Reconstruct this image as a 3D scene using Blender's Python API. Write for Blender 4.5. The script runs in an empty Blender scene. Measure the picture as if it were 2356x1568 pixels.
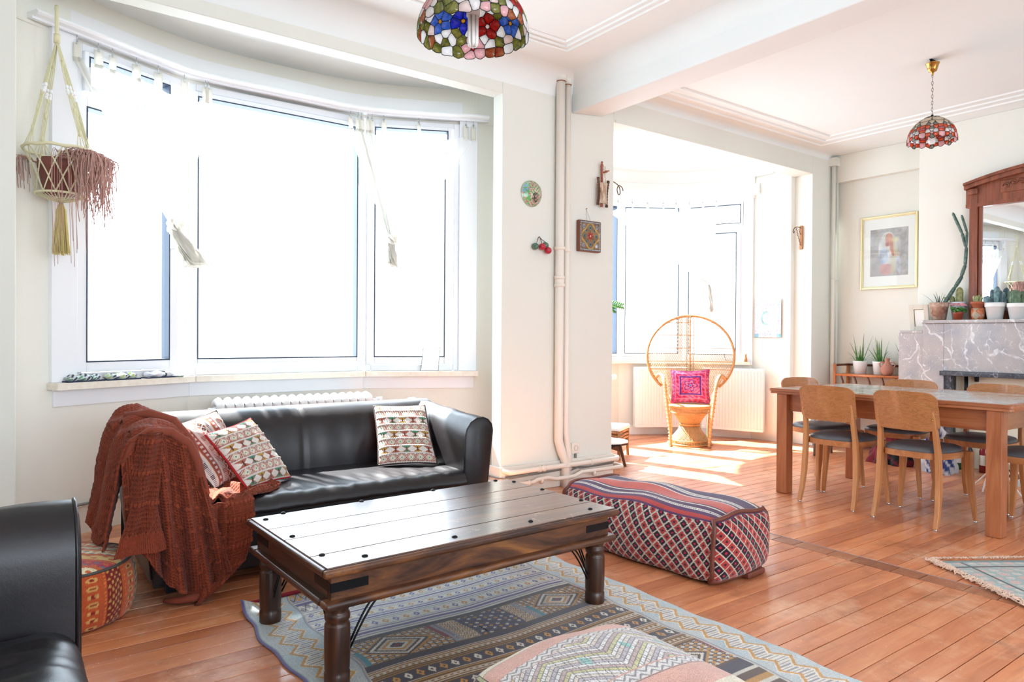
import bpy, bmesh, math, random
import numpy as np
from mathutils import Vector, Matrix, Euler
random.seed(7); RNG = np.random.default_rng(7)
PI = math.pi
scene = bpy.context.scene
COL = scene.collection

# ------------------------------------------------------------------ camera, sky, sun, exposure
cam_data = bpy.data.cameras.new('camera'); cam = bpy.data.objects.new('camera', cam_data); COL.objects.link(cam)
cam.matrix_world = Matrix(((0.80700402, -0.00111005, -0.5905449, 0), (-0.59051265, 0.00910089, -0.80697706, 0),
                           (0.00627026, 0.99995797, 0.00668896, 1.15), (0, 0, 0, 1)))
cam_data.sensor_width = 36; cam_data.lens = 36*1596/2356; cam_data.clip_start = 0.05
scene.camera = cam
scene.view_settings.view_transform = 'Standard'; scene.view_settings.look = 'None'
scene.view_settings.gamma = 1; scene.view_settings.use_curve_mapping = False
scene.view_settings.exposure = -1.08
world = bpy.data.worlds.new('sky'); scene.world = world; world.use_nodes = True
bg = world.node_tree.nodes['Background']; bg.inputs[0].default_value = (0.86, 0.975, 1.11, 1); bg.inputs[1].default_value = 20.0
sun_d = bpy.data.lights.new('sun', 'SUN'); sun = bpy.data.objects.new('sun', sun_d); COL.objects.link(sun)
sun_d.energy = 115; sun_d.angle = math.radians(0.9); sun_d.color = (1.0, 0.98, 0.95)
sun.rotation_euler = Vector((0.15, -0.60, -0.80)).to_track_quat('-Z', 'Y').to_euler()
def portal(name, loc, sx, sy, tgt):
    d = bpy.data.lights.new(name, 'AREA'); d.shape = 'RECTANGLE'; d.size = sx; d.size_y = sy; d.energy = 1
    d.cycles.is_portal = True
    o = bpy.data.objects.new(name, d); COL.objects.link(o); o.location = loc
    o.rotation_euler = Vector(tgt).to_track_quat('-Z', 'Y').to_euler()
portal('portal_bay', (1.6, 5.15, 1.85), 3.1, 2.0, (0, -1, 0))
portal('portal_bay', (5.5, 6.15, 1.85), 2.9, 2.0, (0, -1, 0))
portal('portal_back', (1.1, -3.3, 1.6), 3.8, 2.1, (0, 1, 0))
portal('portal_back', (5.5, -3.3, 1.6), 1.2, 2.1, (0, 1, 0))

# ------------------------------------------------------------------ helpers
def lin(h):
    h = h.lstrip('#'); c = [int(h[i:i+2], 16)/255 for i in (0, 2, 4)]
    return tuple(x/12.92 if x <= 0.04045 else ((x+0.055)/1.055)**2.4 for x in c)
def LC(h): return np.array(lin(h))
def mat(name, col='#808080', rough=0.6, metal=0.0, spec=0.5, **kw):
    m = bpy.data.materials.new(name); m.use_nodes = True; nt = m.node_tree
    p = nt.nodes['Principled BSDF']
    p.inputs['Base Color'].default_value = (*(lin(col) if isinstance(col, str) else col), 1)
    p.inputs['Roughness'].default_value = rough; p.inputs['Metallic'].default_value = metal
    p.inputs['Specular IOR Level'].default_value = spec
    for k, v in kw.items(): p.inputs[k.replace('_', ' ')].default_value = v
    return m
def N(m, t, **inp):
    n = m.node_tree.nodes.new(t)
    for k, v in inp.items():
        k2 = k.replace('_', ' ')
        if k2 in n.inputs: n.inputs[k2].default_value = v
        else: setattr(n, k, v)
    return n
def LK(m, a, b): m.node_tree.links.new(a, b)
def coords(m, scale=(1, 1, 1), world_space=False, rnd=False):
    if world_space:
        g = N(m, 'ShaderNodeNewGeometry').outputs['Position']
    else:
        g = N(m, 'ShaderNodeTexCoord').outputs['Object']
    mp = N(m, 'ShaderNodeMapping'); mp.inputs['Scale'].default_value = scale; LK(m, g, mp.inputs['Vector'])
    if rnd:
        oi = N(m, 'ShaderNodeObjectInfo'); mu = N(m, 'ShaderNodeMath', operation='MULTIPLY'); mu.inputs[1].default_value = 37.0
        LK(m, oi.outputs['Random'], mu.inputs[0]); cb = N(m, 'ShaderNodeCombineXYZ')
        for i in range(3): LK(m, mu.outputs[0], cb.inputs[i])
        LK(m, cb.outputs[0], mp.inputs['Location'])
    return mp.outputs[0]
def noise(m, vec, scale=5, detail=4, rough=0.55, dist=0.0):
    n = N(m, 'ShaderNodeTexNoise'); n.inputs['Scale'].default_value = scale; n.inputs['Detail'].default_value = detail
    n.inputs['Roughness'].default_value = rough; n.inputs['Distortion'].default_value = dist
    LK(m, vec, n.inputs['Vector']); return n.outputs['Fac']
def ramp(m, fac, stops):
    r = N(m, 'ShaderNodeValToRGB'); e = r.color_ramp.elements
    while len(e) < len(stops): e.new(0.5)
    for el, (p, c) in zip(e, stops):
        el.position = p; el.color = (*(lin(c) if isinstance(c, str) else c), 1)
    LK(m, fac, r.inputs[0]); return r.outputs[0]
def P(m): return m.node_tree.nodes['Principled BSDF']
def bump(m, h, strength=0.3, dist=0.01):
    b = N(m, 'ShaderNodeBump'); b.inputs['Strength'].default_value = strength; b.inputs['Distance'].default_value = dist
    LK(m, h, b.inputs['Height']); LK(m, b.outputs[0], P(m).inputs['Normal']); return b
def mixc(m, fac, a, b, mode='MIX'):
    x = N(m, 'ShaderNodeMix', data_type='RGBA', blend_type=mode)
    if isinstance(fac, (int, float)): x.inputs[0].default_value = fac
    else: LK(m, fac, x.inputs[0])
    for v, i in ((a, 6), (b, 7)):
        if isinstance(v, str): x.inputs[i].default_value = (*lin(v), 1)
        else: LK(m, v, x.inputs[i])
    return x.outputs[2]
def wood(name, stops, axis=0, scale=1.0, rough=0.4, stretch=12, bumpy=0.15, world_space=False, rnd=True, coat=0.0, spec=0.5):
    m = mat(name, rough=rough, spec=spec); s = [14*scale]*3; s[axis] = 14*scale/stretch
    v = coords(m, s, world_space, rnd); f = noise(m, v, 1.6, 6, 0.62, 1.2)
    LK(m, ramp(m, f, stops), P(m).inputs['Base Color'])
    s2 = [160*scale]*3; s2[axis] = 9*scale
    f2 = noise(m, coords(m, s2, world_space, rnd), 1.0, 2)
    if bumpy: bump(m, f2, bumpy, 0.004)
    P(m).inputs['Coat Weight'].default_value = coat; P(m).inputs['Coat Roughness'].default_value = 0.15
    return m
def attr_mat(name, rough=0.9, weave=900, strength=0.35, sheen=0.2, spec=0.2):
    m = mat(name, rough=rough, spec=spec); a = N(m, 'ShaderNodeAttribute', attribute_name='Col')
    v = coords(m, (1, 1, 1)); f = noise(m, v, weave*0.35, 2)
    f3 = noise(m, v, 14, 3)
    c = mixc(m, 1.0, a.outputs['Color'], ramp(m, f, [(0.25, (0.62,)*3), (0.7, (1.0,)*3)]), 'MULTIPLY')
    c = mixc(m, 1.0, c, ramp(m, f3, [(0.3, (0.85,)*3), (0.7, (1.0,)*3)]), 'MULTIPLY')
    LK(m, c, P(m).inputs['Base Color']); bump(m, f, strength, 0.004)
    P(m).inputs['Sheen Weight'].default_value = sheen
    return m

class MB:
    """collects shapes into one mesh"""
    def __init__(s): s.v = []; s.f = []; s.sm = []; s.n = 0
    def add(s, v, f, smooth=False, M=None):
        v = [Vector(p) for p in v]
        if M is not None: v = [M @ p for p in v]
        s.v += [tuple(p) for p in v]; s.f += [tuple(i+s.n for i in q) for q in f]; s.sm += [smooth]*len(f); s.n += len(v); return s
    def box(s, x0, y0, z0, x1, y1, z1, M=None):
        v = [(x, y, z) for z in (z0, z1) for y in (y0, y1) for x in (x0, x1)]
        return s.add(v, [(0, 2, 3, 1), (4, 5, 7, 6), (0, 1, 5, 4), (2, 6, 7, 3), (0, 4, 6, 2), (1, 3, 7, 5)], False, M)
    def prism(s, pts, z0, z1, M=None, smooth=False):
        """pts: outline in xy, extruded along z"""
        n = len(pts); v = [(x, y, z0) for x, y in pts]+[(x, y, z1) for x, y in pts]
        f = [(i, (i+1) % n, (i+1) % n+n, i+n) for i in range(n)]
        s.add(v, f, smooth, M); s.add(v, [tuple(range(n))[::-1], tuple(range(n, 2*n))], False, M); return s
    def tube(s, pts, r, seg=8, closed=False, M=None, flat=None):
        pts = [Vector(p) for p in pts]; n = len(pts); rs = r if isinstance(r, (list, tuple)) else [r]*n
        v = []; up = None
        for i, p in enumerate(pts):
            a = pts[(i-1) % n] if (closed or i > 0) else p; b = pts[(i+1) % n] if (closed or i < n-1) else p
            t = (b-a); t = t.normalized() if t.length > 1e-9 else Vector((0, 0, 1))
            if up is None: up = Vector((0, 0, 1)) if abs(t.z) < 0.9 else Vector((1, 0, 0))
            x = t.cross(up); x = x.normalized() if x.length > 1e-6 else t.orthogonal().normalized(); y = x.cross(t).normalized(); up = y
            for k in range(seg):
                q = 2*PI*k/seg; v.append(p+(x*math.cos(q)+y*math.sin(q)*(flat or 1))*rs[i])
        f = []
        for i in range(n if closed else n-1):
            for k in range(seg):
                j = (i+1) % n; f.append((i*seg+k, i*seg+(k+1) % seg, j*seg+(k+1) % seg, j*seg+k))
        if not closed: f += [tuple(range(seg))[::-1], tuple(range((n-1)*seg, n*seg))]
        return s.add(v, f, True, M)
    def lathe(s, prof, seg=24, M=None, caps=True, rfun=None):
        """prof: (r, z) list"""
        v = []; f = []; n = len(prof)
        for r, z in prof:
            for k in range(seg):
                q = 2*PI*k/seg; rr = r*(rfun(q, z) if rfun else 1); v.append((rr*math.cos(q), rr*math.sin(q), z))
        for i in range(n-1):
            for k in range(seg): f.append((i*seg+k, i*seg+(k+1) % seg, (i+1)*seg+(k+1) % seg, (i+1)*seg+k))
        s.add(v, f, True, M)
        if caps:
            for i in (0, n-1):
                if prof[i][0] > 1e-4: s.add([v[i*seg+k] for k in range(seg)], [tuple(range(seg))], False, M)
        return s
    def grid(s, X, closed_u=False, M=None, smooth=True):
        """X: array (nu, nv, 3)"""
        nu, nv = X.shape[:2]; v = X.reshape(-1, 3).tolist(); f = []
        for i in range(nu if closed_u else nu-1):
            i2 = (i+1) % nu
            for j in range(nv-1): f.append((i*nv+j, i2*nv+j, i2*nv+j+1, i*nv+j+1))
        return s.add(v, f, smooth, M)
    def build(s, name, m, parent=None, loc=None, rot=None, bevel=0, seg=2, sub=0, thick=0, **props):
        me = bpy.data.meshes.new(name); me.from_pydata(s.v, [], s.f)
        me.polygons.foreach_set('use_smooth', s.sm); me.materials.append(m); me.update()
        o = bpy.data.objects.new(name, me); COL.objects.link(o); finish(o, parent, loc, rot, bevel, seg, sub, thick, props)
        return o
def finish(o, parent=None, loc=None, rot=None, bevel=0, seg=2, sub=0, thick=0, props={}):
    if loc is not None: o.location = loc
    if rot is not None: o.rotation_euler = rot
    if parent is not None: o.parent = parent
    if props.pop('wc', False): o.location = -parent.location
    if thick:
        md = o.modifiers.new('solid', 'SOLIDIFY'); md.thickness = thick; md.offset = 0
    if bevel:
        md = o.modifiers.new('bevel', 'BEVEL'); md.width = bevel; md.segments = seg; md.limit_method = 'ANGLE'; md.angle_limit = math.radians(40)
        md.harden_normals = False
        for p in o.data.polygons: p.use_smooth = True
        if not any(m.type == 'SUBSURF' for m in o.modifiers): 
            wn = o.modifiers.new('wn', 'WEIGHTED_NORMAL'); wn.keep_sharp = False
    if sub:
        md = o.modifiers.new('sub', 'SUBSURF'); md.levels = sub; md.render_levels = sub
    for k, v in props.items(): o[k] = v
    return o
def thing(name, label, cat, loc=(0, 0, 0), rz=0, group=None):
    o = bpy.data.objects.new(name, None); COL.objects.link(o); o.location = loc; o.rotation_euler = (0, 0, rz)
    o['label'] = label; o['category'] = cat
    if group: o['group'] = group
    return o
def tag(o, label, cat, group=None):
    o['label'] = label; o['category'] = cat
    if group: o['group'] = group
    return o
def struct_empty(name):
    o = bpy.data.objects.new(name, None); COL.objects.link(o); o['kind'] = 'structure'; return o
def dup(root, loc=None, rz=None, label=None):
    r = root.copy(); COL.objects.link(r)
    if loc is not None: r.location = loc
    if rz is not None: r.rotation_euler = (0, 0, rz)
    if label: r['label'] = label
    for ch in list(root.children):
        c = ch.copy(); COL.objects.link(c); c.parent = r
        for g in list(ch.children):
            d = g.copy(); COL.objects.link(d); d.parent = c
    return r
def colour_grid(name, X, colr, m, parent=None, closed_u=False, thick=0, loc=None, rot=None, **props):
    """X (nu,nv,3), colr (nu,nv,3) linear: a dense woven surface with its own printed/woven colours"""
    nu, nv = X.shape[:2]
    me = bpy.data.meshes.new(name)
    i = np.arange(nu if closed_u else nu-1)[:, None]; j = np.arange(nv-1)[None, :]; i2 = (i+1) % nu
    q = np.stack([i*nv+j, i2*nv+j, i2*nv+j+1, i*nv+j+1], -1).reshape(-1, 4)
    return _cm(me, name, X.reshape(-1, 3), q, colr.reshape(-1, 3), m, parent, thick, loc, rot, props)
def _cm(me, name, V, q, colr, m, parent, thick, loc, rot, props):
    me.vertices.add(len(V)); me.vertices.foreach_set('co', np.ascontiguousarray(V, dtype=np.float32).ravel())
    me.loops.add(q.size); me.loops.foreach_set('vertex_index', q.astype(np.int32).ravel())
    me.polygons.add(len(q)); me.polygons.foreach_set('loop_start', np.arange(0, q.size, 4, dtype=np.int32))
    me.polygons.foreach_set('use_smooth', np.ones(len(q), dtype=bool))
    me.update(calc_edges=True)
    at = me.color_attributes.new('Col', 'FLOAT_COLOR', 'POINT')
    at.data.foreach_set('color', np.concatenate([colr, np.ones((len(V), 1))], 1).astype(np.float32).ravel())
    me.materials.append(m); o = bpy.data.objects.new(name, me); COL.objects.link(o)
    return finish(o, parent, loc, rot, 0, 2, 0, thick, props)
def pick(conds, cols, default):
    out = np.zeros(conds[0].shape+(3,))+np.array(default)
    for c, k in zip(conds, cols): out[c] = k
    return out
def tri(x): return np.abs((x % 1.0)-0.5)*2     # 1 at 0, 0 at .5
def spline(pts, n):
    """Catmull-Rom through pts, n samples"""
    p = [Vector(a) for a in pts]; p = [2*p[0]-p[1]]+p+[2*p[-1]-p[-2]]; out = []
    for k in range(n):
        t = k/(n-1)*(len(p)-3); i = min(int(t), len(p)-4); u = t-i; a, b, c, d = p[i:i+4]
        out.append(0.5*((2*b)+(c-a)*u+(2*a-5*b+4*c-d)*u*u+(3*b-3*c+d-a)*u**3))
    return out

# ------------------------------------------------------------------ common materials
def plaster(name, col, rough=0.85):
    m = mat(name, col, rough, spec=0.25); v = coords(m, (1, 1, 1), True)
    LK(m, ramp(m, noise(m, v, 1.1, 3), [(0.2, tuple(x*0.965 for x in lin(col))), (0.8, lin(col))]), P(m).inputs['Base Color'])
    bump(m, noise(m, v, 60, 4), 0.08, 0.004); return m
M_wall = plaster('wall_paint', '#e7e8df'); M_cream = plaster('bay_cream_paint', '#f1efe5'); M_ceil = plaster('ceiling_paint', '#f0f5f3')
M_white = mat('white_gloss_paint', '#f4f4f4', 0.35); M_upvc = mat('window_plastic', '#f3f5f8', 0.25)
M_sill = mat('stone_sill', '#e9dfcf', 0.45); _v = coords(M_sill, (3, 3, 3)); LK(M_sill, ramp(M_sill, noise(M_sill, _v, 9, 6, 0.7), [(0.3, '#e2d6c3'), (0.7, '#f3ece0')]), P(M_sill).inputs['Base Color'])
M_gask = mat('rubber_gasket', '#28364a', 0.5); M_black = mat('black_iron', '#16161a', 0.4, 0.6)
M_chrome = mat('worn_steel', '#b8bcc0', 0.25, 1.0); M_brass = mat('brass', '#b58a4a', 0.22, 1.0)
M_pipe = mat('pipe_paint', '#efe6da', 0.4); M_dark = mat('dark_gap', '#20150f', 0.9)
def glass_mat():
    m = bpy.data.materials.new('window_glass'); m.use_nodes = True; nt = m.node_tree; nt.nodes.clear()
    o = N(m, 'ShaderNodeOutputMaterial'); t = N(m, 'ShaderNodeBsdfTransparent'); t.inputs[0].default_value = (0.96, 0.98, 0.98, 1)
    g = N(m, 'ShaderNodeBsdfGlossy'); g.inputs['Roughness'].default_value = 0.02
    lw = N(m, 'ShaderNodeLayerWeight'); lw.inputs[0].default_value = 0.5; pw_ = N(m, 'ShaderNodeMath', operation='POWER'); pw_.inputs[1].default_value = 5.0; ma = N(m, 'ShaderNodeMath', operation='MULTIPLY_ADD'); ma.inputs[1].default_value = 0.7; ma.inputs[2].default_value = 0.03
    LK(m, lw.outputs['Facing'], pw_.inputs[0]); LK(m, pw_.outputs[0], ma.inputs[0]); mx = N(m, 'ShaderNodeMixShader')
    LK(m, ma.outputs[0], mx.inputs[0]); LK(m, t.outputs[0], mx.inputs[1]); LK(m, g.outputs[0], mx.inputs[2]); LK(m, mx.outputs[0], o.inputs[0]); return m
M_glass = glass_mat()

# ------------------------------------------------------------------ floor
floor = MB().box(-1.5, -3.2, -0.12, 7.6, 6.4, -0.022).build('floor', M_dark, kind='structure')
def plank_mat(name, dark=1.0):
    m = mat(name, rough=0.3, spec=0.85)
    v = coords(m, (0.9, 9, 9), False, True); f = noise(m, v, 2.2, 5, 0.6, 0.8)
    c1 = ramp(m, f, [(0.2, tuple(x*dark for x in lin('#ad6740'))), (0.5, tuple(x*dark for x in lin('#cd8154'))), (0.8, tuple(x*dark for x in lin('#dc9c6e')))])
    oi = N(m, 'ShaderNodeObjectInfo')
    c2 = mixc(m, 1.0, c1, ramp(m, oi.outputs['Random'], [(0, (0.74, 0.62, 0.56)), (0.35, (0.95, 0.90, 0.88)), (0.7, (1.02, 1, 1)), (1, (1.12, 1.12, 1.04))]), 'MULTIPLY')
    wv = coords(m, (1, 1, 1), True); w = noise(m, wv, 1.7, 6, 0.7)
    wear = ramp(m, w, [(0.52, (0, 0, 0)), (0.66, (0.75,)*3)])
    c3 = mixc(m, wear, c2, '#e2b08c')
    d = noise(m, wv, 3.1, 7, 0.75); dk = ramp(m, d, [(0.30, (0.60,)*3), (0.46, (1,)*3)])
    c4 = mixc(m, 1.0, c3, dk, 'MULTIPLY')
    sp = noise(m, wv, 95, 2, 0.5); c5 = mixc(m, ramp(m, sp, [(0.70, (0,)*3), (0.74, (0.8,)*3)]), c4, '#e8c9b4')
    LK(m, c5, P(m).inputs['Base Color'])
    r = ramp(m, noise(m, wv, 2.3, 6, 0.65), [(0.3, (0.36,)*3), (0.7, (0.58,)*3)])
    rb = N(m, 'ShaderNodeRGBToBW'); LK(m, r, rb.inputs[0]); LK(m, rb.outputs[0], P(m).inputs['Roughness'])
    bump(m, noise(m, coords(m, (4, 60, 60), False, True), 1.5, 4), 0.06, 0.002)
    P(m).inputs['Coat Weight'].default_value = 0.45; P(m).inputs['Coat Roughness'].default_value = 0.13
    return m
M_plank = plank_mat('varnished_pine_floorboard'); M_plankd = plank_mat('dark_floorboard', 0.55)
W_ = 0.0932
def plank(x0, x1, y0, y1, m, dz=0.0):
    b = MB().box(-(x1-x0)/2, -(y1-y0)/2, -0.02, (x1-x0)/2, (y1-y0)/2, 0)
    o = b.build('floorboard', m, floor, loc=((x0+x1)/2, (y0+y1)/2, dz), bevel=0.0015, seg=1)
    return o
y = 0.47; k = 0
while y < 6.3:
    g = 0.0024 + 0.0022*random.random()
    xs = [-1.3]
    if y < 4.2:
        if y < 1.6: xs = [1.5, 3.535]
        else: xs = [-1.3, 3.535] if random.random() < 0.5 else [-1.3, random.uniform(1.2, 2.6), 3.535]
        for a, b in zip(xs, xs[1:]): plank(a, b-0.002, y+g/2, y+W_-g/2, M_plank, -0.0008*random.random())
    elif y < 4.95: plank(0.0, 3.3, y+g/2, y+W_-g/2, M_plank)
    xs = [3.655] if y < 4.2 else ([4.13] if y < 4.7 else [4.3])
    if random.random() < 0.45: xs.append(random.uniform(4.9, 6.2))
    xs.append(7.6 if y < 4.2 else 6.95)
    for a, b in zip(xs, xs[1:]): plank(a, b-0.002, y+g/2, y+W_-g/2, M_plank, -0.0008*random.random())
    y += W_; k += 1
y = 0.4
while y < 4.1:
    l = random.uniform(0.12, 0.24); plank(3.542, 3.648, y+0.002, min(y+l, 4.1)-0.002, M_plankd, -0.002*random.random()); y += l
MB().box(3.6492, 0.4, -0.02, 3.6545, 4.1, -0.0012).build('joint_filler', mat('grey_filler', '#8e9096', 0.7), floor)
b = MB(); yy = -3.1
while yy < 0.46:
    b.box(-1.3, yy+0.001, -0.02, 3.59, yy+W_-0.001, 0); b.box(3.6, yy+0.001, -0.02, 7.6, yy+W_-0.001, 0); yy += W_
b.box(-1.3, 0.47, -0.02, 1.49, 1.58, 0)
b.build('board_field', M_plank, floor, kind='stuff')

# ------------------------------------------------------------------ shell
WY = 4.10; CZ = 3.146; HZ = 2.905
wf = MB()
wf.box(-1.4, WY, 0, 0.044, 4.22, CZ).box(2.905, WY, 0, 4.02, 4.22, CZ).box(6.97, WY, 0, 7.6, 4.31, CZ)
wf.box(0.044, WY, HZ, 2.905, 4.22, CZ).box(4.02, WY, HZ, 6.97, 4.31, CZ).box(4.02-0.10, 4.20, 0, 4.02, 4.31, CZ)
wf.build('wall_front', M_wall, kind='structure', bevel=0.006)
MB().box(7.45, 3.07, 0, 7.65, 4.2, CZ).build('wall_right', M_wall, kind='structure', bevel=0.006)
MB().box(7.37, 3.07, 2.855, 7.45, 4.1, CZ).build('wall_bulkhead', M_wall, kind='structure', bevel=0.004)
MB().box(7.06, -3.2, 0, 7.65, 3.07, CZ).build('wall_chimney', M_wall, kind='structure', bevel=0.006)
MB().box(-1.5, -3.2, 0, -1.35, 4.2, CZ).build('wall_left', M_wall, kind='structure')
MB().box(-1.4, -3.3, 0, -0.8, -3.15, CZ).box(3.0, -3.3, 0, 4.9, -3.15, CZ).box(6.1, -3.3, 0, 7.6, -3.15, CZ).box(-1.4, -3.3, 2.65, 7.6, -3.15, CZ).box(-1.4, -3.3, 0, 7.6, -3.15, 0.6).build('wall_back', M_wall, kind='structure')
MB().box(-1.5, -3.3, CZ, 7.65, 4.32, CZ+0.15).build('ceiling', M_ceil, kind='structure')
# dropped beam between the two rooms
bv = [(3.56, 2.885), (3.89, 2.925), (3.89, CZ), (3.56, CZ)]
MB().add([(x, y, z) for y in (-3.2, WY) for x, z in bv], [(0, 1, 2, 3), (7, 6, 5, 4), (0, 4, 5, 1), (1, 5, 6, 2), (2, 6, 7, 3), (3, 7, 4, 0)]).build('beam', M_ceil, kind='structure', bevel=0.012, seg=3)
# cove between ceiling and the walls of the near room
def cove(path, r=0.16, seg=8):
    b = MB(); X = np.zeros((len(path), seg+1, 3))
    for i, (px, py, nx, ny) in enumerate(path):
        for j in range(seg+1):
            a = PI/2*j/seg; X[i, j] = (px+nx*r*(1-math.sin(a)), py+ny*r*(1-math.sin(a)), CZ-r*(1-math.cos(a)) if False else CZ-r+r*math.cos(a)*0+r*(1-math.cos(PI/2-a))*0)
            X[i, j] = (px+nx*r*(1-math.cos(a)), py+ny*r*(1-math.cos(a)), CZ-r+r*math.sin(a))
    b.grid(X); return b
cove([(-1.35, WY, 0, -1), (3.56, WY, 0, -1)]).build('trim_1', M_ceil, kind='structure')
cove([(3.56, WY, -1, 0), (3.56, -3.1, -1, 0)], 0.12).build('trim_2', M_ceil, kind='structure')
cove([(3.89, WY, 0, -1), (7.45, WY, 0, -1)], 0.05).build('trim_3', M_ceil, kind='structure')
# raised moulding strips on the ceiling
def strip(name, x0, y0, x1, y1, w=0.022, d=0.011):
    if abs(x1-x0) > abs(y1-y0): prof = lambda s, z: None
    b = MB(); h = w/2
    if abs(x1-x0) > abs(y1-y0): pts = [(y0-h, CZ), (y0-h*0.5, CZ-d), (y0+h*0.5, CZ-d), (y0+h, CZ)]; X = np.array([[(x, q, z) for q, z in pts] for x in (x0, x1)])
    else: pts = [(x0-h, CZ), (x0-h*0.5, CZ-d), (x0+h*0.5, CZ-d), (x0+h, CZ)]; X = np.array([[(q, y, z) for q, z in pts] for y in (y0, y1)])
    b.grid(X, smooth=False); b.build(name, M_ceil, kind='structure')
n = 4
for o_ in (0, 0.054, 0.108):
    strip('trim_%d' % n, -1.0-o_, 3.592+o_, 3.063+o_, 3.592+o_); n += 1
    strip('trim_%d' % n, 3.063+o_, 3.592+o_, 3.063+o_, -2.6-o_); n += 1
for o_ in (0, 0.115, 0.23):
    strip('trim_%d' % n, 3.89, 3.692+o_, 6.564+o_*1.08, 3.692+o_, 0.03, 0.014); n += 1
    strip('trim_%d' % n, 6.564+o_*1.08, 3.692+o_, 6.564+o_*1.08, -2.6, 0.026, 0.012); n += 1
# baseboards
MB().box(2.905, 4.08, 0, 4.02, WY, 0.20).box(2.885, 4.08, 0, 2.905, 4.22, 0.20).build('baseboard_front', M_pipe, kind='structure', bevel=0.004)
MB().box(6.97, 4.08, 0, 7.44, WY, 0.14).build('baseboard_corner', M_white, kind='structure', bevel=0.004)
MB().box(7.43, 3.07, 0, 7.45, 4.1, 0.14).box(7.04, 2.9, 0, 7.06, 3.07, 0.14).build('baseboard_right', M_white, kind='structure', bevel=0.004)
# bead along the header of the far bay
MB().box(4.03, 4.085, HZ-0.005, 6.93, WY, HZ+0.022).build('trim_%d' % n, M_wall, kind='structure', bevel=0.004)

def poly_wall(b, pts, z0, z1, th=0.12):
    """upright wall along a polyline seen from the room (pts left to right), thickness outwards"""
    P2 = [Vector((p[0], p[1])) for p in pts]; nrm = []
    for i in range(len(P2)):
        a = P2[max(i-1, 0)]; c = P2[min(i+1, len(P2)-1)]; d = (c-a).normalized(); nrm.append(Vector((-d.y, d.x)))
    out = [p+q*th for p, q in zip(P2, nrm)]
    for i in range(len(P2)-1):
        q = [P2[i], P2[i+1], out[i+1], out[i]]
        v = [(p.x, p.y, z) for z in (z0, z1) for p in q]
        b.add(v, [(0, 1, 2, 3)[::-1], (4, 5, 6, 7), (0, 1, 5, 4), (1, 2, 6, 5), (2, 3, 7, 6), (3, 0, 4, 7)])
def arcpts(c, r, a0, a1, n): return [(c[0]+r*math.cos(a0+(a1-a0)*i/(n-1)), c[1]+r*math.sin(a0+(a1-a0)*i/(n-1))) for i in range(n)]
A1, B1, C1, D1 = (.214, 4.627), (.986, 4.999), (2.232, 4.999), (3.005, 4.627)
SZ = 0.877; WT = 2.80   # sill top, window head
EL, ER = (-0.02, 4.51), (3.24, 4.51)
wb = MB(); poly_wall(wb, [(0.02, 4.22), EL, A1], 0, 3.12); poly_wall(wb, [D1, ER, (3.0, 4.2)], 0, 3.12)
poly_wall(wb, [A1, B1, C1, D1], 0, SZ-0.035)
top1 = [Vector(p) for p in spline([(*EL, 0), (0.45, 4.80, 0), (1.0, 5.03, 0), (1.61, 5.09, 0), (2.22, 5.03, 0), (2.77, 4.80, 0), (*ER, 0)], 33)]
poly_wall(wb, [(p.x, p.y-0.03) for p in top1], WT+0.02, 3.12)
wb.build('wall_bay_near', M_cream, kind='structure')
MB().prism([(-0.1, 4.2), (3.35, 4.2), (3.35, 4.6), (2.3, 5.25), (0.9, 5.25), (-0.1, 4.6)], 3.10, 3.2).build('ceiling_bay_near', M_ceil, kind='structure')
# far bay: nearly half round
BC = (5.5, 4.52); BR = 1.42
J = [(6.896, 4.78), (6.542, 5.484), (5.88, 5.888), (5.12, 5.888), (4.458, 5.484), (4.104, 4.78)]
wb = MB()
a_end = math.atan2(4.31-4.52, 1.40); a_J = math.atan2(0.26, 1.396)
poly_wall(wb, [(6.97, 4.30), (6.86, 4.30)]+arcpts(BC, BR, a_end, a_J, 5)[1:], 0, 3.12) if False else None
poly_wall(wb, list(reversed([(6.99, 4.305), (6.90, 4.305)]+arcpts(BC, BR, a_end+0.02, a_J, 5))), 0, 3.12)
poly_wall(wb, [(PI and 11.0-x, y) for x, y in [(6.99, 4.305), (6.90, 4.305)]+arcpts(BC, BR, a_end+0.02, a_J, 5)], 0, 3.12)
poly_wall(wb, list(reversed(J)), 0, SZ-0.035)
poly_wall(wb, list(reversed(arcpts(BC, BR-0.02, a_J-0.02, PI-a_J+0.02, 33))), 2.74, 3.12)
wb.build('wall_bay_far', M_cream, kind='structure')
MB().prism([(3.9, 4.29), (7.1, 4.29), (7.1, 5.2), (6.4, 6.05), (4.6, 6.05), (3.9, 5.2)], 3.10, 3.2).build('ceiling_bay_far', M_ceil, kind='structure')
X = np.array([[(BC[0]+(BR-0.02-q)*math.cos(a), BC[1]+(BR-0.02-q)*math.sin(a), z) for q, z in ((0, 2.98), (0.03, 2.99), (0.035, 3.03), (0.07, 3.05), (0.08, 3.10))] for a in np.linspace(0.0, PI, 41)])
MB().grid(X, smooth=True).build('trim_20', M_ceil, kind='structure')
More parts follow.
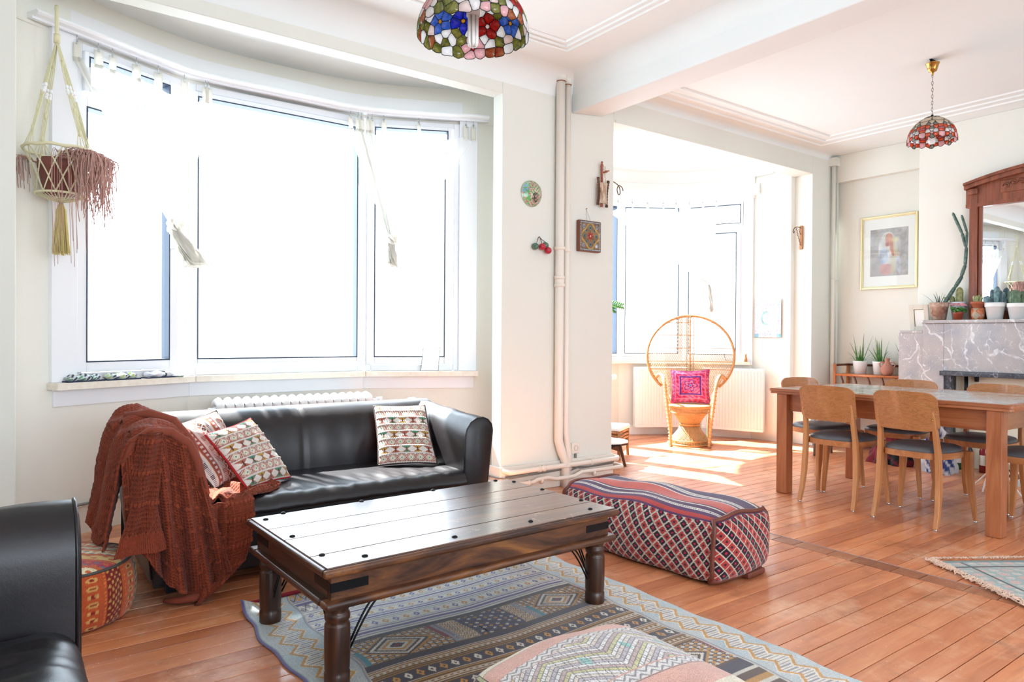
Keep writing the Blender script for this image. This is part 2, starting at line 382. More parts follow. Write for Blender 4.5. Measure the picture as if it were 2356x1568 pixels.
# ------------------------------------------------------------------ windows
def ring(b, x0, z0, x1, z1, w, y0, y1):
    b.box(x0, y0, z0, x0+w, y1, z1).box(x1-w, y0, z0, x1, y1, z1).box(x0+w, y0, z0, x1-w, y1, z0+w).box(x0+w, y0, z1-w, x1-w, y1, z1)
def window(n, p0, p1, frame, panes, casing=None, mull=()):
    d = Vector((p1[0]-p0[0], p1[1]-p0[1])); Ln = d.length
    e = struct_empty('window_%d' % n); e.location = (p0[0], p0[1], 0); e.rotation_euler = (0, 0, math.atan2(d.y, d.x))
    x0, z0, x1, z1 = frame
    b = MB(); ring(b, x0, z0, x1, z1, 0.045, -0.005, 0.07); b.build('frame', M_upvc, e, bevel=0.004)
    for p in panes:
        gx0, gz0, gx1, gz1, w = p[:5]; wl = p[5] if len(p) > 5 else w
        b = MB(); b.box(gx0-wl, -0.028, gz0-w, gx0, 0.05, gz1+w).box(gx1, -0.028, gz0-w, gx1+w, 0.05, gz1+w).box(gx0, -0.028, gz0-w, gx1, 0.05, gz0).box(gx0, -0.028, gz1, gx1, 0.05, gz1+w)
        b.build('sash', M_upvc, e, bevel=0.005)
        b = MB(); ring(b, gx0-0.004, gz0-0.004, gx1+0.004, gz1+0.004, 0.0085, -0.0295, 0.045); b.build('gasket', M_gask, e)
        MB().box(gx0, 0.012, gz0, gx1, 0.018, gz1).build('pane', M_glass, e)
    if casing:
        for c0, c1 in casing: MB().box(c0, -0.035, SZ, c1, 0.09, WT+0.06).build('casing', M_upvc, e, bevel=0.003)
    # solid infill between frame and neighbours
    for m0, m1 in mull: MB().box(m0, 0.0, SZ, m1, 0.08, WT+0.04).build('mullion', M_upvc, e, bevel=0.003)
    return e
w1 = window(1, A1, B1, (0.115, SZ, 0.845, WT+0.02), [(0.175, 0.988, 0.70, 2.455, 0.06), (0.19, 2.575, 0.70, 2.745, 0.03)], [(-0.02, 0.118)])
w2 = window(2, B1, C1, (0.0, SZ, 1.245, WT+0.02), [(0.055, 0.988, 1.185, 2.731, 0.035)])
w3 = window(3, C1, D1, (0.015, SZ, 0.74, WT+0.02), [(0.088, 0.988, 0.625, 2.441, 0.06), (0.088, 2.575, 0.645, 2.75, 0.03)], [(0.738, 0.878)])
MB().box(0.0, -0.001, 1.0, 0.01, 0.02, 1.02).box(-0.035, -0.06, 2.30, -0.02, -0.03, 2.42).build('hinge', M_upvc, w3)
MB().box(0.70, -0.055, 1.70, 0.725, -0.03, 1.83).box(0.705, -0.085, 1.80, 0.72, -0.05, 1.815).build('window_handle', M_upvc, w1, bevel=0.004)
# far bay windows
Jl = list(reversed(J)); nw = 4
for i in range(5):
    p0, p1 = Jl[i], Jl[i+1]; Ln = math.dist(p0, p1)
    if i in (0, 4):
        if i == 4: window(nw, p0, p1, (0.01, SZ, 0.70, WT), [(0.07, 0.955, 0.61, 2.36, 0.05), (0.07, 2.47, 0.655, 2.68, 0.03)], [(0.69, Ln+0.01)])
        else: window(nw, p0, p1, (Ln-0.70, SZ, Ln-0.01, WT), [(Ln-0.61, 0.955, Ln-0.07, 2.36, 0.05), (Ln-0.655, 2.47, Ln-0.07, 2.68, 0.03)], [(-0.01, Ln-0.69)])
    else: window(nw, p0, p1, (0.0, SZ, Ln, WT), [(0.065, 0.958, Ln-0.07, 2.68, 0.035)])
    nw += 1
# back of the house: unseen window frames behind the camera, openings sized for the fill light
for k, (a, c) in enumerate(((-0.8, 3.0), (4.9, 6.1))):
    e = struct_empty('window_%d' % nw); nw += 1; b = MB(); ring(b, a, 0.6, c, 2.65, 0.07, -3.28, -3.2); b.box((a+c)/2-0.04, -3.28, 0.6, (a+c)/2+0.04, -3.2, 2.65); b.build('frame', M_upvc, e)
# stone sills and aprons
def offset_poly(pts, d):
    P2 = [Vector(p) for p in pts]; out = []
    for i, p in enumerate(P2):
        a = P2[max(i-1, 0)]; c = P2[min(i+1, len(P2)-1)]
        n1 = (P2[i]-a).normalized() if i > 0 else (c-P2[i]).normalized(); n2 = (c-P2[i]).normalized() if i < len(P2)-1 else n1
        m_ = (Vector((n1.y, -n1.x))+Vector((n2.y, -n2.x))).normalized(); k_ = 1/max(0.5, m_.dot(Vector((n1.y, -n1.x)))); out.append(p+m_*d*k_)
    return out
def sill_run(pts, d, z0, z1, name, m, bev=0.004, ends=(0, 0)):
    P2 = [Vector(p) for p in pts]
    if ends[0]: P2[0] = P2[0]-(P2[1]-P2[0]).normalized()*ends[0]
    if ends[1]: P2[-1] = P2[-1]+(P2[-1]-P2[-2]).normalized()*ends[1]
    fr = offset_poly(P2, d); sl = struct_empty(name)
    for i in range(len(P2)-1):
        q = [P2[i], P2[i+1], fr[i+1], fr[i]]; b = MB()
        b.prism([(p.x, p.y) for p in reversed(q)], z0, z1); b.build('sill_board', m, sl, bevel=bev)
    return sl
sill_run([A1, B1, C1, D1], 0.115, SZ-0.038, SZ, 'sill_near', M_sill, 0.008, (0.03, 0.03))
sill_run([A1, B1, C1, D1], 0.018, SZ-0.135, SZ-0.04, 'trim_21', M_upvc, 0.002)
sill_run(Jl, 0.10, SZ-0.035, SZ, 'sill_far', M_sill, 0.006)
sill_run(Jl, 0.02, 0, 0.10, 'baseboard_far', M_white, 0.004)
sill_run([EL, A1, B1, C1, D1, ER], 0.02, 0, 0.155, 'baseboard_near', M_pipe, 0.004)
# curved curtain boards with fascia
def sweep(name, path, prof, m, parent=None, **kw):
    """prof: (inward, z) closed loop swept along xy path (left to right)"""
    off = [offset_poly([(p[0], p[1]) for p in path], d) for d, z in prof]
    X = np.array([[(off[j % len(prof)][i].x, off[j % len(prof)][i].y, prof[j % len(prof)][1]) for j in range(len(prof)+1)] for i in range(len(path))])
    b = MB(); b.grid(X, smooth=False)
    for i in (0, len(path)-1): b.add([tuple(X[i, j]) for j in range(len(prof))], [tuple(range(len(prof)))])
    return b.build(name, m, parent, **kw)
rail1 = thing('curtain_rail', 'white curved curtain board running above the near bay windows with hooks under it', 'curtain rail')
rp1 = [(p.x, p.y) for p in spline([(0.06, 4.63, 0), (0.214, 4.70, 0), (0.95, 5.03, 0), (1.61, 5.06, 0), (2.25, 5.03, 0), (3.005, 4.70, 0), (3.12, 4.65, 0)], 49)]
rw = offset_poly(rp1, 0.0)
sweep('board', rp1, [(0.0, 2.842), (0.185, 2.842), (0.20, 2.850), (0.20, 2.857), (0.19, 2.858), (0.185, 2.868), (0.0, 2.868)], M_white, rail1)
sweep('fascia', rp1[3:-3], [(0.02, 2.868), (0.05, 2.868), (0.05, 2.995), (0.02, 2.995)], M_white, rail1)
sweep('track', rp1, [(0.12, 2.830), (0.14, 2.830), (0.14, 2.8421), (0.12, 2.8421)], M_upvc, rail1)
rail2 = thing('curtain_rail', 'white curved curtain board above the far bay windows behind the wicker chair', 'curtain rail')
rp2 = arcpts(BC, BR+0.02, PI-a_J+0.06, a_J-0.06, 41)
sweep('board', rp2, [(0.0, 2.772), (0.15, 2.772), (0.16, 2.785), (0.15, 2.797), (0.0, 2.797)], M_white, rail2)
sweep('fascia', rp2, [(0.03, 2.797), (0.05, 2.797), (0.05, 2.90), (0.03, 2.90)], M_white, rail2)

# ------------------------------------------------------------------ sheer curtains
def cloth_mat(name, col, trans=0.5, alpha=1.0):
    m = bpy.data.materials.new(name); m.use_nodes = True; nt = m.node_tree; nt.nodes.clear()
    o = N(m, 'ShaderNodeOutputMaterial'); d = N(m, 'ShaderNodeBsdfDiffuse'); d.inputs[0].default_value = (*lin(col), 1)
    t = N(m, 'ShaderNodeBsdfTranslucent'); t.inputs[0].default_value = (*lin(col), 1); mx = N(m, 'ShaderNodeMixShader'); mx.inputs[0].default_value = trans
    LK(m, d.outputs[0], mx.inputs[1]); LK(m, t.outputs[0], mx.inputs[2])
    tr = N(m, 'ShaderNodeBsdfTransparent'); m2 = N(m, 'ShaderNodeMixShader'); m2.inputs[0].default_value = alpha
    LK(m, tr.outputs[0], m2.inputs[1]); LK(m, mx.outputs[0], m2.inputs[2]); LK(m, m2.outputs[0], o.inputs[0]); return m
M_sheer = cloth_mat('sheer_cotton', '#fbfaf6', 0.55, 0.55); M_fold = cloth_mat('gathered_cotton', '#f4f2ea', 0.5, 0.62); M_tab = cloth_mat('cotton_tab', '#f6f3ea', 0.35, 0.95)
def curtain(label, rail, ts, zr, drop, knot, tail, parent_name='curtain', zc=0.10, fall=1.0, wid=0.03, big=1.0):
    """tabs clipped under the rail at parameters ts (0..1), cloth swept together into a hanging knot"""
    c = thing(parent_name, label, 'curtain')
    inner = offset_poly(rail, 0.13)
    def rpt(t):
        s = t*(len(inner)-1); i = min(int(s), len(inner)-2); q = inner[i].lerp(inner[i+1], s-i); return Vector((q.x, q.y, zr))
    tops = [rpt(t) for t in ts]
    for i, p in enumerate(tops):
        MB().tube([p+Vector((0, 0, 0.0)), p+Vector((0, 0, -0.03))], 0.002, 5).box(p.x-0.006, p.y-0.004, p.z-0.055, p.x+0.006, p.y+0.004, p.z-0.028).build('clip', M_chrome, c)
        d = Vector((inner[-1].x-inner[0].x, 0, 0)).normalized(); w = 0.036+0.014*random.random(); tw = random.uniform(-0.3, 0.3)
        X = np.array([[[p.x+w*(u-0.5)*math.cos(tw), p.y-0.004+w*(u-0.5)*math.sin(tw)+0.004*math.sin(7*v), p.z-0.045-0.105*v] for v in np.linspace(0, 1, 5)] for u in np.linspace(0, 1, 4)])
        MB().grid(X).build('tab', M_tab, c, thick=0.002)
    nu = 60; nv = 50; X = np.zeros((nu, nv, 3)); K = Vector(knot)
    for i in range(nu):
        t = i/(nu-1); s = t*(len(tops)-1); a = min(int(s), len(tops)-2); f = s-a; top = tops[a].lerp(tops[a+1], f); top.z -= 0.125+0.035*math.sin(PI*f)
        for j in range(nv):
            v = j/(nv-1); q = v**fall; sag = drop*math.sin(PI*min(1, v))*(0.6+0.4*math.sin(PI*t))
            p = top.lerp(K, q); p.z -= sag*0.5; rr = wid*(0.5+0.5*v)
            p.x += math.cos(t*26)*rr*0.5*(1-q)+(t-0.5)*wid*q; p.y += math.sin(t*26)*rr*(1-q)*0.7+math.sin(t*19)*0.015*q-0.03*math.sin(PI*v)
            X[i, j] = p
    MB().grid(X).build('drape', M_sheer, c)
    # knot and tail
    for k, i0 in enumerate((0, 1, 2, 3)):   # denser gathered folds running down into the knot
        top = tops[i0]+Vector((0.004*k, -0.012, -0.13)); X = np.zeros((7, 30, 3))
        for i in range(7):
            for j in range(30):
                v = j/29; p = top.lerp(K, v); u = i/6-0.5; w = 0.030*(1-v)**0.7*0.7+0.009; X[i, j] = (p.x+u*2*w*0.8, p.y+0.008*math.cos(u*14+k)-0.02*math.sin(PI*v), p.z-0.04*math.sin(PI*v))
        MB().grid(X).build('fold', M_fold, c, thick=0.001)
    T = Vector(tail); rt = Vector((0.807, -0.59, 0)); rq = random.Random(len(label))
    for k in range(7):
        off = rt*rq.uniform(-0.03, 0.03)*big+Vector((0, rq.uniform(-0.02, 0.02), rq.uniform(-0.03, 0.02))); tw = rq.uniform(-1.2, 1.2); w0 = rq.uniform(0.014, 0.026)*big; X = np.zeros((9, 16, 3))
        for i in range(9):
            for j in range(16):
                v = j/15; p = K.lerp(T, v)+off*v; u = i/8-0.5; a = tw+v*1.5; w = w0*(0.6+0.9*v)*(1+0.25*math.sin(v*9+k)); X[i, j] = p+(rt*math.cos(a)+Vector((0.59, 0.8, 0))*math.sin(a))*u*2*w+Vector((0, 0.008*math.cos(u*16), 0))
        MB().grid(X).build('tail', M_tab, c, thick=0.0015)
    for k in range(5):
        a0 = k*1.2; MB().tube([K+rt*(0.024*big*math.cos(a0+q))+Vector((0, 0.022*math.sin(a0+q), 0.035-0.028*q+0.01*k)) for q in np.linspace(0, 2.4, 10)], [0.004, 0.009, 0.012, 0.013, 0.013, 0.013, 0.012, 0.011, 0.008, 0.004], 6).build('knot_fold', M_tab, c)
    return c
KL, TL, KR, TR = (0.865, 4.76, 1.81), (0.965, 4.75, 1.60), (2.335, 4.72, 1.84), (2.36, 4.71, 1.67)
curtain('sheer white curtain clipped over the left windows of the near bay, knotted halfway down', rp1, [0.185, 0.213, 0.23, 0.258, 0.285, 0.322, 0.358, 0.364], 2.832, 0.12, KL, TL, fall=0.85, big=1.9)
curtain('sheer white curtain tied in a knot over the right window of the near bay', rp1, [0.632, 0.648, 0.655, 0.668, 0.675, 0.695, 0.745, 0.82, 0.838], 2.832, 0.05, KR, TR, fall=0.8, big=1.25)
curtain('sheer white curtain twisted into a tail over the far bay windows', rp2, [0.52, 0.57, 0.62, 0.67, 0.72, 0.76, 0.80, 0.84, 0.88], 2.768, 0.05, (6.56, 5.12, 1.76), (6.57, 5.11, 1.46), fall=0.9)

# ------------------------------------------------------------------ radiators
def column_radiator():
    t = thing('column_radiator', 'white cast iron column radiator below the near bay windows behind the sofa', 'radiator', (1.12, 4.76, 0))
    n = 18; w = 0.0605
    prof = []
    for i in range(n):
        b = MB(); x = i*w
        for yy in (-0.055, 0.0, 0.055): b.tube([(x, yy, 0.12), (x, yy, 0.68)], 0.019, 8)
        out = [(x, -0.075, 0.66), (x, -0.06, 0.70), (x, 0, 0.715), (x, 0.06, 0.70), (x, 0.075, 0.66)]
        b.tube(out, 0.026, 10); b.tube([(x, q[1], 0.80-q[2]) for q in out], 0.026, 8)
        b.build('section', M_white, t)
    b = MB(); b.tube([(-0.06, 0, 0.66), (0, 0, 0.66)], 0.016, 10); b.tube([(n*w-w, 0, 0.67), (n*w+0.04, 0, 0.67)], 0.016, 10)
    b.lathe([(0.0, -0.02), (0.024, -0.02), (0.026, 0.02), (0.0, 0.02)], 16, Matrix.Translation((n*w+0.05, 0, 0.67))@Matrix.Rotation(PI/2, 4, 'Y'))
    b.box(0.05, -0.05, 0, 0.09, 0.05, 0.12).box(n*w-0.15, -0.05, 0, n*w-0.11, 0.05, 0.12)
    b.build('valve', M_white, t, bevel=0)
    return t
column_radiator()
def panel_radiator(label, p0, p1, z0, z1, meter=None, into=0.10):
    d = Vector((p1[0]-p0[0], p1[1]-p0[1])); Ln = d.length
    t = thing('panel_radiator', label, 'radiator', (p0[0], p0[1], 0), math.atan2(d.y, d.x))
    n = int(Ln/0.036); pr = []
    h = 0.030
    pts = [(0, -into)]
    for i in range(n):
        x = 0.02+i*(Ln-0.04)/n; g = (Ln-0.04)/n
        pts += [(x+g*0.10, -into), (x+g*0.24, -into-0.008), (x+g*0.76, -into-0.008), (x+g*0.90, -into)]
    pts += [(Ln, -into), (Ln, -into+h), (0, -into+h)]
    MB().prism(pts, z0+0.03, z1-0.03).build('panel', M_white, t)
    b = MB(); b.box(0, -into-0.006, z0, Ln, -into+h, z0+0.032).box(0, -into-0.006, z1-0.032, Ln, -into+h, z1); b.box(0, -into+h, z0+0.05, Ln, -into+h+0.03, z1-0.05); b.build('rim', M_white, t, bevel=0.004)
    b = MB(); b.box(-0.004, -into-0.004, z0+0.005, 0.0, -0.02, z1-0.005).box(Ln, -into-0.004, z0+0.005, Ln+0.004, -0.02, z1-0.005); b.build('side_cover', M_white, t)
    g = MB()
    for i in range(int(Ln/0.02)): g.box(i*0.02+0.004, -into+0.004, z1-0.001, i*0.02+0.012, -0.025, z1+0.004)
    g.box(0, -0.028, z1-0.004, Ln, -0.022, z1+0.004); g.build('grille', M_white, t)
    b = MB(); b.box(0.15, -0.03, z0+0.05, 0.19, 0, z1-0.06).box(Ln-0.19, -0.03, z0+0.05, Ln-0.15, 0, z1-0.06); b.build('bracket', M_white, t)
    if meter is not None:
        MB().box(meter-0.018, -into-0.035, z1-0.22, meter+0.018, -into-0.008, z1-0.10).build('heat_meter', M_upvc, t, bevel=0.006)
    return t
def fp(i, s): 
    p0, p1 = Vector(Jl[i]), Vector(Jl[i+1]); return tuple(p0+(p1-p0).normalized()*s)
panel_radiator('white ribbed panel radiator with a small heat meter, right of the wicker chair', (6.62, 5.22), (6.885, 4.60), 0.10, 0.80, 0.17)
panel_radiator('white ribbed panel radiator left of the wicker chair', (5.97, 5.74), (6.50, 5.42), 0.10, 0.80, None)
r3 = thing('radiator_valve', 'white thermostat valve on a pipe beside the pier edge in the far bay', 'valve', (5.0, 5.10, 0.74))
MB().tube([(-0.4, 0.12, 0), (0.0, 0, 0)], 0.011, 8).build('pipe', M_brass, r3)
MB().lathe([(0.0, -0.02), (0.018, -0.02), (0.026, 0.0), (0.027, 0.045), (0.02, 0.05), (0.0, 0.05)], 16, Matrix.Rotation(PI/2, 4, 'Y')).build('knob', M_white, r3)

# ------------------------------------------------------------------ heating pipes on the pier
def pipes():
    t = thing('heating_pipe', 'thick cream painted riser pipe with collars, left of the two on the pier', 'pipe', (3.413, 4.055, 0))
    MB().tube([(0, 0, 3.13), (0, 0, 0.45), (0, 0, 0.36), (0.03, 0, 0.27), (0.065, 0, 0.20), (0.07, 0, 0.14), (0.07, 0, 0.0)], 0.034, 16).build('tube', M_pipe, t)
    b = MB()
    for z in (1.823, 1.60, 1.54): b.tube([(0, 0, z-0.012), (0, 0, z+0.012)], 0.041, 16)
    b.tube([(0, 0, 1.53), (0, 0, 1.61)], 0.037, 16); b.tube([(0.07, 0, 0.06), (0.07, 0, 0.075)], 0.04, 16); b.tube([(0.07, 0, 0.15), (0.07, 0, 0.165)], 0.04, 16)
    b.build('collar', M_pipe, t)
    MB().tube([(0, 0, 3.09), (0, 0, 3.13), (0.005, 0.02, 3.17), (0.01, 0.06, 3.19)], [0.044, 0.046, 0.046, 0.044], 16).build('elbow', M_wall, t)
    MB().tube([(0, 0, 3.084), (0, 0, 3.092)], 0.0365, 16).build('rust_ring', mat('rust', '#8a4a26', 0.8), t)
    t = thing('heating_pipe', 'thinner cream painted riser pipe, right of the two on the pier', 'pipe', (3.487, 4.06, 0))
    MB().tube([(0, 0, 3.13), (0, 0, 0.42), (0.02, 0, 0.30), (0.03, 0, 0.24), (0.03, 0, 0.12)], 0.026, 14).build('tube', M_pipe, t)
    b = MB(); b.tube([(0, 0, 1.80), (0, 0, 1.825)], 0.033, 14); b.build('collar', M_pipe, t)
    MB().tube([(0, 0, 3.08), (0, 0, 3.12), (0, 0.02, 3.15), (0, 0.05, 3.17)], [0.034, 0.036, 0.036, 0.034], 14).build('elbow', M_wall, t)
    MB().tube([(0, 0, 3.074), (0, 0, 3.082)], 0.0285, 16).build('rust_ring', bpy.data.materials['rust'], t)
    for k, (z, r, nm) in enumerate(((0.165, 0.019, 'upper'), (0.075, 0.016, 'lower'))):
        t = thing('floor_pipe', '%s cream pipe running along the foot of the pier' % nm, 'pipe', (2.95, 4.05, z))
        if k == 0: pts = [(-0.04, 0.25, 0.0), (-0.04, 0.03, 0.01), (0.0, -0.01, 0), (0.08, -0.01, 0.0), (0.42, -0.01, 0.0), (0.60, -0.01, 0.0), (1.08, -0.01, 0.0), (1.11, 0.02, 0), (1.12, 0.22, 0)]
        else: pts = [(-0.06, 0.25, 0), (-0.06, 0.03, 0), (-0.02, -0.02, 0), (0.20, -0.02, 0), (0.24, -0.02, 0.015), (0.34, -0.02, 0.02), (0.42, -0.02, 0.0), (0.60, -0.02, 0.0), (0.68, -0.02, 0.025), (1.12, -0.02, 0.02), (1.15, 0.02, 0.02), (1.16, 0.22, 0.02)]
        MB().tube(pts, r, 10).build('tube', M_pipe, t)
        b = MB()
        for x in ((0.26, 0.30, 0.78) if k == 0 else (0.15, 0.27, 0.80)): b.tube([(x, -0.01-0.01*k, 0.0), (x+0.016, -0.01-0.01*k, 0.0)], r*1.35, 12)
        b.build('collar', M_pipe, t)
    t = thing('power_cable', 'grey electric cables clipped along the foot of the pier between the pipes', 'cable', (2.93, 4.065, 0.125))
    MB().tube([(-0.06, 0.25, 0), (-0.05, 0.02, 0), (0.0, -0.01, -0.005), (0.3, 0.0, 0.0), (0.55, 0, 0.005), (0.62, 0, -0.01), (0.70, -0.01, 0.01), (0.82, -0.01, 0.0), (1.08, 0, 0.01)], 0.006, 6).tube([(0.0, 0.005, 0.005), (0.3, 0.01, 0.012), (0.6, 0.0, 0.02), (0.72, 0.0, -0.004), (1.08, 0.01, -0.004)], 0.005, 6).build('cable', mat('grey_cable', '#7d7c78', 0.5), t)
    t = thing('wall_socket', 'cream wall socket with a grey cable low on the pier', 'socket', (3.618, 4.10, 0.278))
    MB().box(-0.042, -0.012, -0.044, 0.042, 0, 0.044).build('plate', M_pipe, t, bevel=0.005)
    MB().lathe([(0.021, 0.0), (0.021, 0.005), (0.018, 0.005), (0.017, -0.004), (0, -0.004)], 20, Matrix.Translation((0.002, -0.011, 0))@Matrix.Rotation(PI/2, 4, 'X')).build('outlet', mat('socket_ring', '#cdbfae', 0.5), t)
    b = MB(); b.tube([(-0.006, -0.007, 0.003), (-0.006, -0.011, 0.003)], 0.0026, 8); b.tube([(0.008, -0.007, 0.003), (0.008, -0.011, 0.003)], 0.0026, 8); b.build('pin_hole', M_dark, t)
    MB().tube([(0, -0.008, -0.044), (0, -0.008, -0.10)], 0.011, 8).build('cable', bpy.data.materials['grey_cable'], t)
    t = thing('corner_pipe', 'pair of slim white pipes running up the corner beside the fireplace wall', 'pipe', (7.36, 4.05, 0))
    MB().tube([(-0.04, 0.01, 3.05), (-0.04, 0.01, 0.0)], 0.021, 12).tube([(0.03, 0.01, 3.05), (0.03, 0.01, 0.0)], 0.016, 12).build('tube', M_wall, t)
    MB().box(-0.075, -0.03, 3.03, 0.065, 0.05, 3.12).tube([(-0.04, 0.01, 1.78), (-0.04, 0.01, 1.80)], 0.027, 12).tube([(0.03, 0.01, 1.78), (0.03, 0.01, 1.80)], 0.022, 12).build('collar', M_wall, t, bevel=0)
    t = thing('skirting_cable', 'dark cable running along the top of the skirting behind the round pouf', 'cable', (0, 0, 0))
    q = offset_poly([EL, A1, B1], 0.03); MB().tube([(p.x, p.y, 0.17) for p in q], 0.009, 8).build('cable', bpy.data.materials['grey_cable'], t)
pipes()
# ------------------------------------------------------------------ leather sofa and armchair
M_leather = mat('dark_brown_leather', '#2c2226', 0.40, spec=0.42)
_v = coords(M_leather, (1, 1, 1)); _f = noise(M_leather, _v, 220, 3); _g = noise(M_leather, _v, 5, 4, 0.6, 0.6)
LK(M_leather, ramp(M_leather, _g, [(0.3, '#0f0d10'), (0.7, '#1b1619')]), P(M_leather).inputs['Base Color'])
_h = N(M_leather, 'ShaderNodeMath', operation='MULTIPLY_ADD'); _h.inputs[1].default_value = 0.12; LK(M_leather, _f, _h.inputs[0]); LK(M_leather, _g, _h.inputs[2]); bump(M_leather, _h.outputs[0], 0.18, 0.010)
P(M_leather).inputs['Coat Weight'].default_value = 0.12; P(M_leather).inputs['Coat Roughness'].default_value = 0.3
def arm_bm(x0, sgn, y0, y1, rise=0.055):
    """x0 = inner face; sgn +1 right arm"""
    pr = [(0, 0.25), (0, 0.50), (0.004, 0.57), (0.018, 0.625), (0.045, 0.662), (0.085, 0.684), (0.125, 0.686), (0.16, 0.672), (0.184, 0.645), (0.192, 0.61), (0.186, 0.55), (0.165, 0.38), (0.135, 0.10), (0.125, 0.055), (0.01, 0.055)]
    ys = np.linspace(y0, y1, 14); X = np.zeros((len(ys), len(pr)+1, 3))
    for i, y in enumerate(ys):
        t = (y-y0)/(y1-y0)
        for j in range(len(pr)+1):
            dx, z = pr[j % len(pr)]; z2 = z+(rise*t if z > 0.45 else 0)+0.003*math.sin(y*23+j)
            X[i, j] = (x0+sgn*dx, y, z2)
    b = MB(); b.grid(X)
    for i in (0, len(ys)-1):   # slightly puffed end panels
        c = np.mean(X[i, :-1], 0); pts = [tuple(X[i, j]) for j in range(len(pr))]; d = -0.012 if i == 0 else 0.01
        pts2 = [tuple(c+(np.array(p)-c)*0.86+np.array([0, d, 0])) for p in pts]; n_ = len(pts)
        b.add(pts+pts2, [(j, (j+1) % n_, n_+(j+1) % n_, n_+j) for j in range(n_)]+[tuple(range(n_, 2*n_))], True)
    pip = [(x0+sgn*p[0], y0-0.002, p[1]) for p in pr[:13]]
    return b, pip
def seat_bm(x0, x1, y0, y1, zt, zb, front_r=0.07, seed=0):
    rg = np.random.default_rng(seed); nx, ns = 90, 40; X = np.zeros((nx, ns, 3)); ph = rg.uniform(0, 6, 6)
    path = []
    for k in range(12): path.append((y0+0.012, zb+(zt-front_r-zb)*k/11))
    for k in range(9): a = PI/2*k/8; path.append((y0+front_r-front_r*math.cos(a), zt-front_r+front_r*math.sin(a)))
    for k in range(1, ns-20): path.append((y0+front_r+(y1-y0-front_r)*k/(ns-21), zt))
    for i in range(nx):
        x = x0+(x1-x0)*i/(nx-1)
        for j, (y, z) in enumerate(path):
            w = (0.0035*math.sin(x*31+ph[0]+y*9)+0.0025*math.sin(x*67+ph[1]-y*14)+0.002*math.sin(x*113+ph[2]+y*20))*math.exp(-((y-y0-0.14)/0.14)**2)
            X[i, j] = (x, y-0.02*0, z+w-0.012*math.cos(PI*(y-y0)/(y1-y0))*0+0.006*math.sin(PI*(x-x0)/(x1-x0)))
    return MB().grid(X)
def sofa():
    t = thing('sofa', 'dark brown leather three seat sofa with rounded arms under the near bay windows', 'sofa', (1.36, 3.72, 0))
    xl, xr = 0.645, 2.085
    for x0, s in ((xl, -1), (xr, 1)):
        b, pip = arm_bm(x0, s, 3.30, 4.13); b.build('arm', M_leather, t, wc=True)
        MB().tube(pip, 0.0045, 6).build('piping', M_leather, t, wc=True)
    pr = [(3.84, 0.33), (3.835, 0.42), (3.845, 0.52), (3.868, 0.62), (3.90, 0.685), (3.945, 0.725), (4.00, 0.742), (4.06, 0.738), (4.11, 0.71), (4.14, 0.66), (4.15, 0.5), (4.14, 0.06), (3.95, 0.06)]
    xs = np.linspace(xl-0.15, xr+0.15, 120); X = np.zeros((120, len(pr), 3))
    for i, x in enumerate(xs):
        g = math.exp(-((x-1.365)/0.008)**2)
        for j, (y, z) in enumerate(pr):
            k = max(0, 1-abs(j-3)/4.0); w = 0.004*math.sin(x*40+j*0.5)*k*(0.4+0.6*math.sin(x*5)**2)
            X[i, j] = (x, y+g*0.016*(j < 9)+w-0.010*k*math.sin(PI*((x-0.645) % 0.72)/0.72), z-g*0.006*(j > 3)*(j < 9))
    b = MB().grid(X); b.build('backrest', M_leather, t, wc=True)
    MB().tube([(1.365, y+0.010, z-0.004) for y, z in pr[1:9]], 0.004, 6).build('seam', M_leather, t, wc=True)
    seat_bm(xl, xr, 3.265, 3.86, 0.392, 0.265, seed=3).build('seat', M_leather, t, wc=True)
    MB().box(xl, 3.35, 0.05, xr, 4.1, 0.235).build('base', M_leather, t, wc=True, bevel=0.012)
    MB().box(xl, 3.32, 0.235, xr, 3.9, 0.268).build('seat_rail', M_leather, t, wc=True, bevel=0.008)
    for x in (0.60, 2.12):
        for y in (3.40, 4.05): MB().box(x-0.02, y-0.02, 0, x+0.02, y+0.02, 0.056).build('foot', M_black, t, wc=True)
sofa()
def armchair():
    t = thing('leather_armchair', 'dark leather armchair cut off at the lower left corner, same leather as the sofa', 'armchair', (-0.35, 1.5, 0))
    M = Matrix.Rotation(PI/2, 4, 'Z')   # turned so that it faces the middle of the room
    # local sofa frame: front towards -y'  ->  room +x
    def tr(b, dz=0): b.v = [(-v[1]+3.42, v[0]+0.0, v[2]+dz) for v in b.v]; return b
    for x0, s in ((2.02, 1), (0.75, -1)):
        b, pip = arm_bm(x0, s, 3.275, 4.0, 0.0)
        b.v = [(v[0], v[1], v[2]*1.045) for v in b.v]; tr(b).build('arm', M_leather, t, wc=True)
        p = MB().tube([(a, c, d*1.045) for a, c, d in pip], 0.0045, 6); tr(p).build('piping', M_leather, t, wc=True)
    tr(seat_bm(0.75, 2.02, 3.262, 3.86, 0.43, 0.26, 0.10, seed=5)).build('seat', M_leather, t, wc=True)
    pr = [(3.82, 0.40), (3.84, 0.62), (3.90, 0.70), (4.0, 0.74), (4.08, 0.72), (4.12, 0.6), (4.12, 0.06)]
    X = np.array([[(x, y, z) for y, z in pr] for x in np.linspace(0.62, 2.15, 12)]); tr(MB().grid(X)).build('backrest', M_leather, t, wc=True)
    tr(MB().box(0.75, 3.32, 0.05, 2.02, 4.1, 0.262)).build('base', M_leather, t, wc=True, bevel=0.01)
    tr(MB().box(0.73, 3.38, 0, 0.77, 3.42, 0.056).box(2.0, 3.38, 0, 2.04, 3.42, 0.056)).build('foot', M_black, t, wc=True)
armchair()

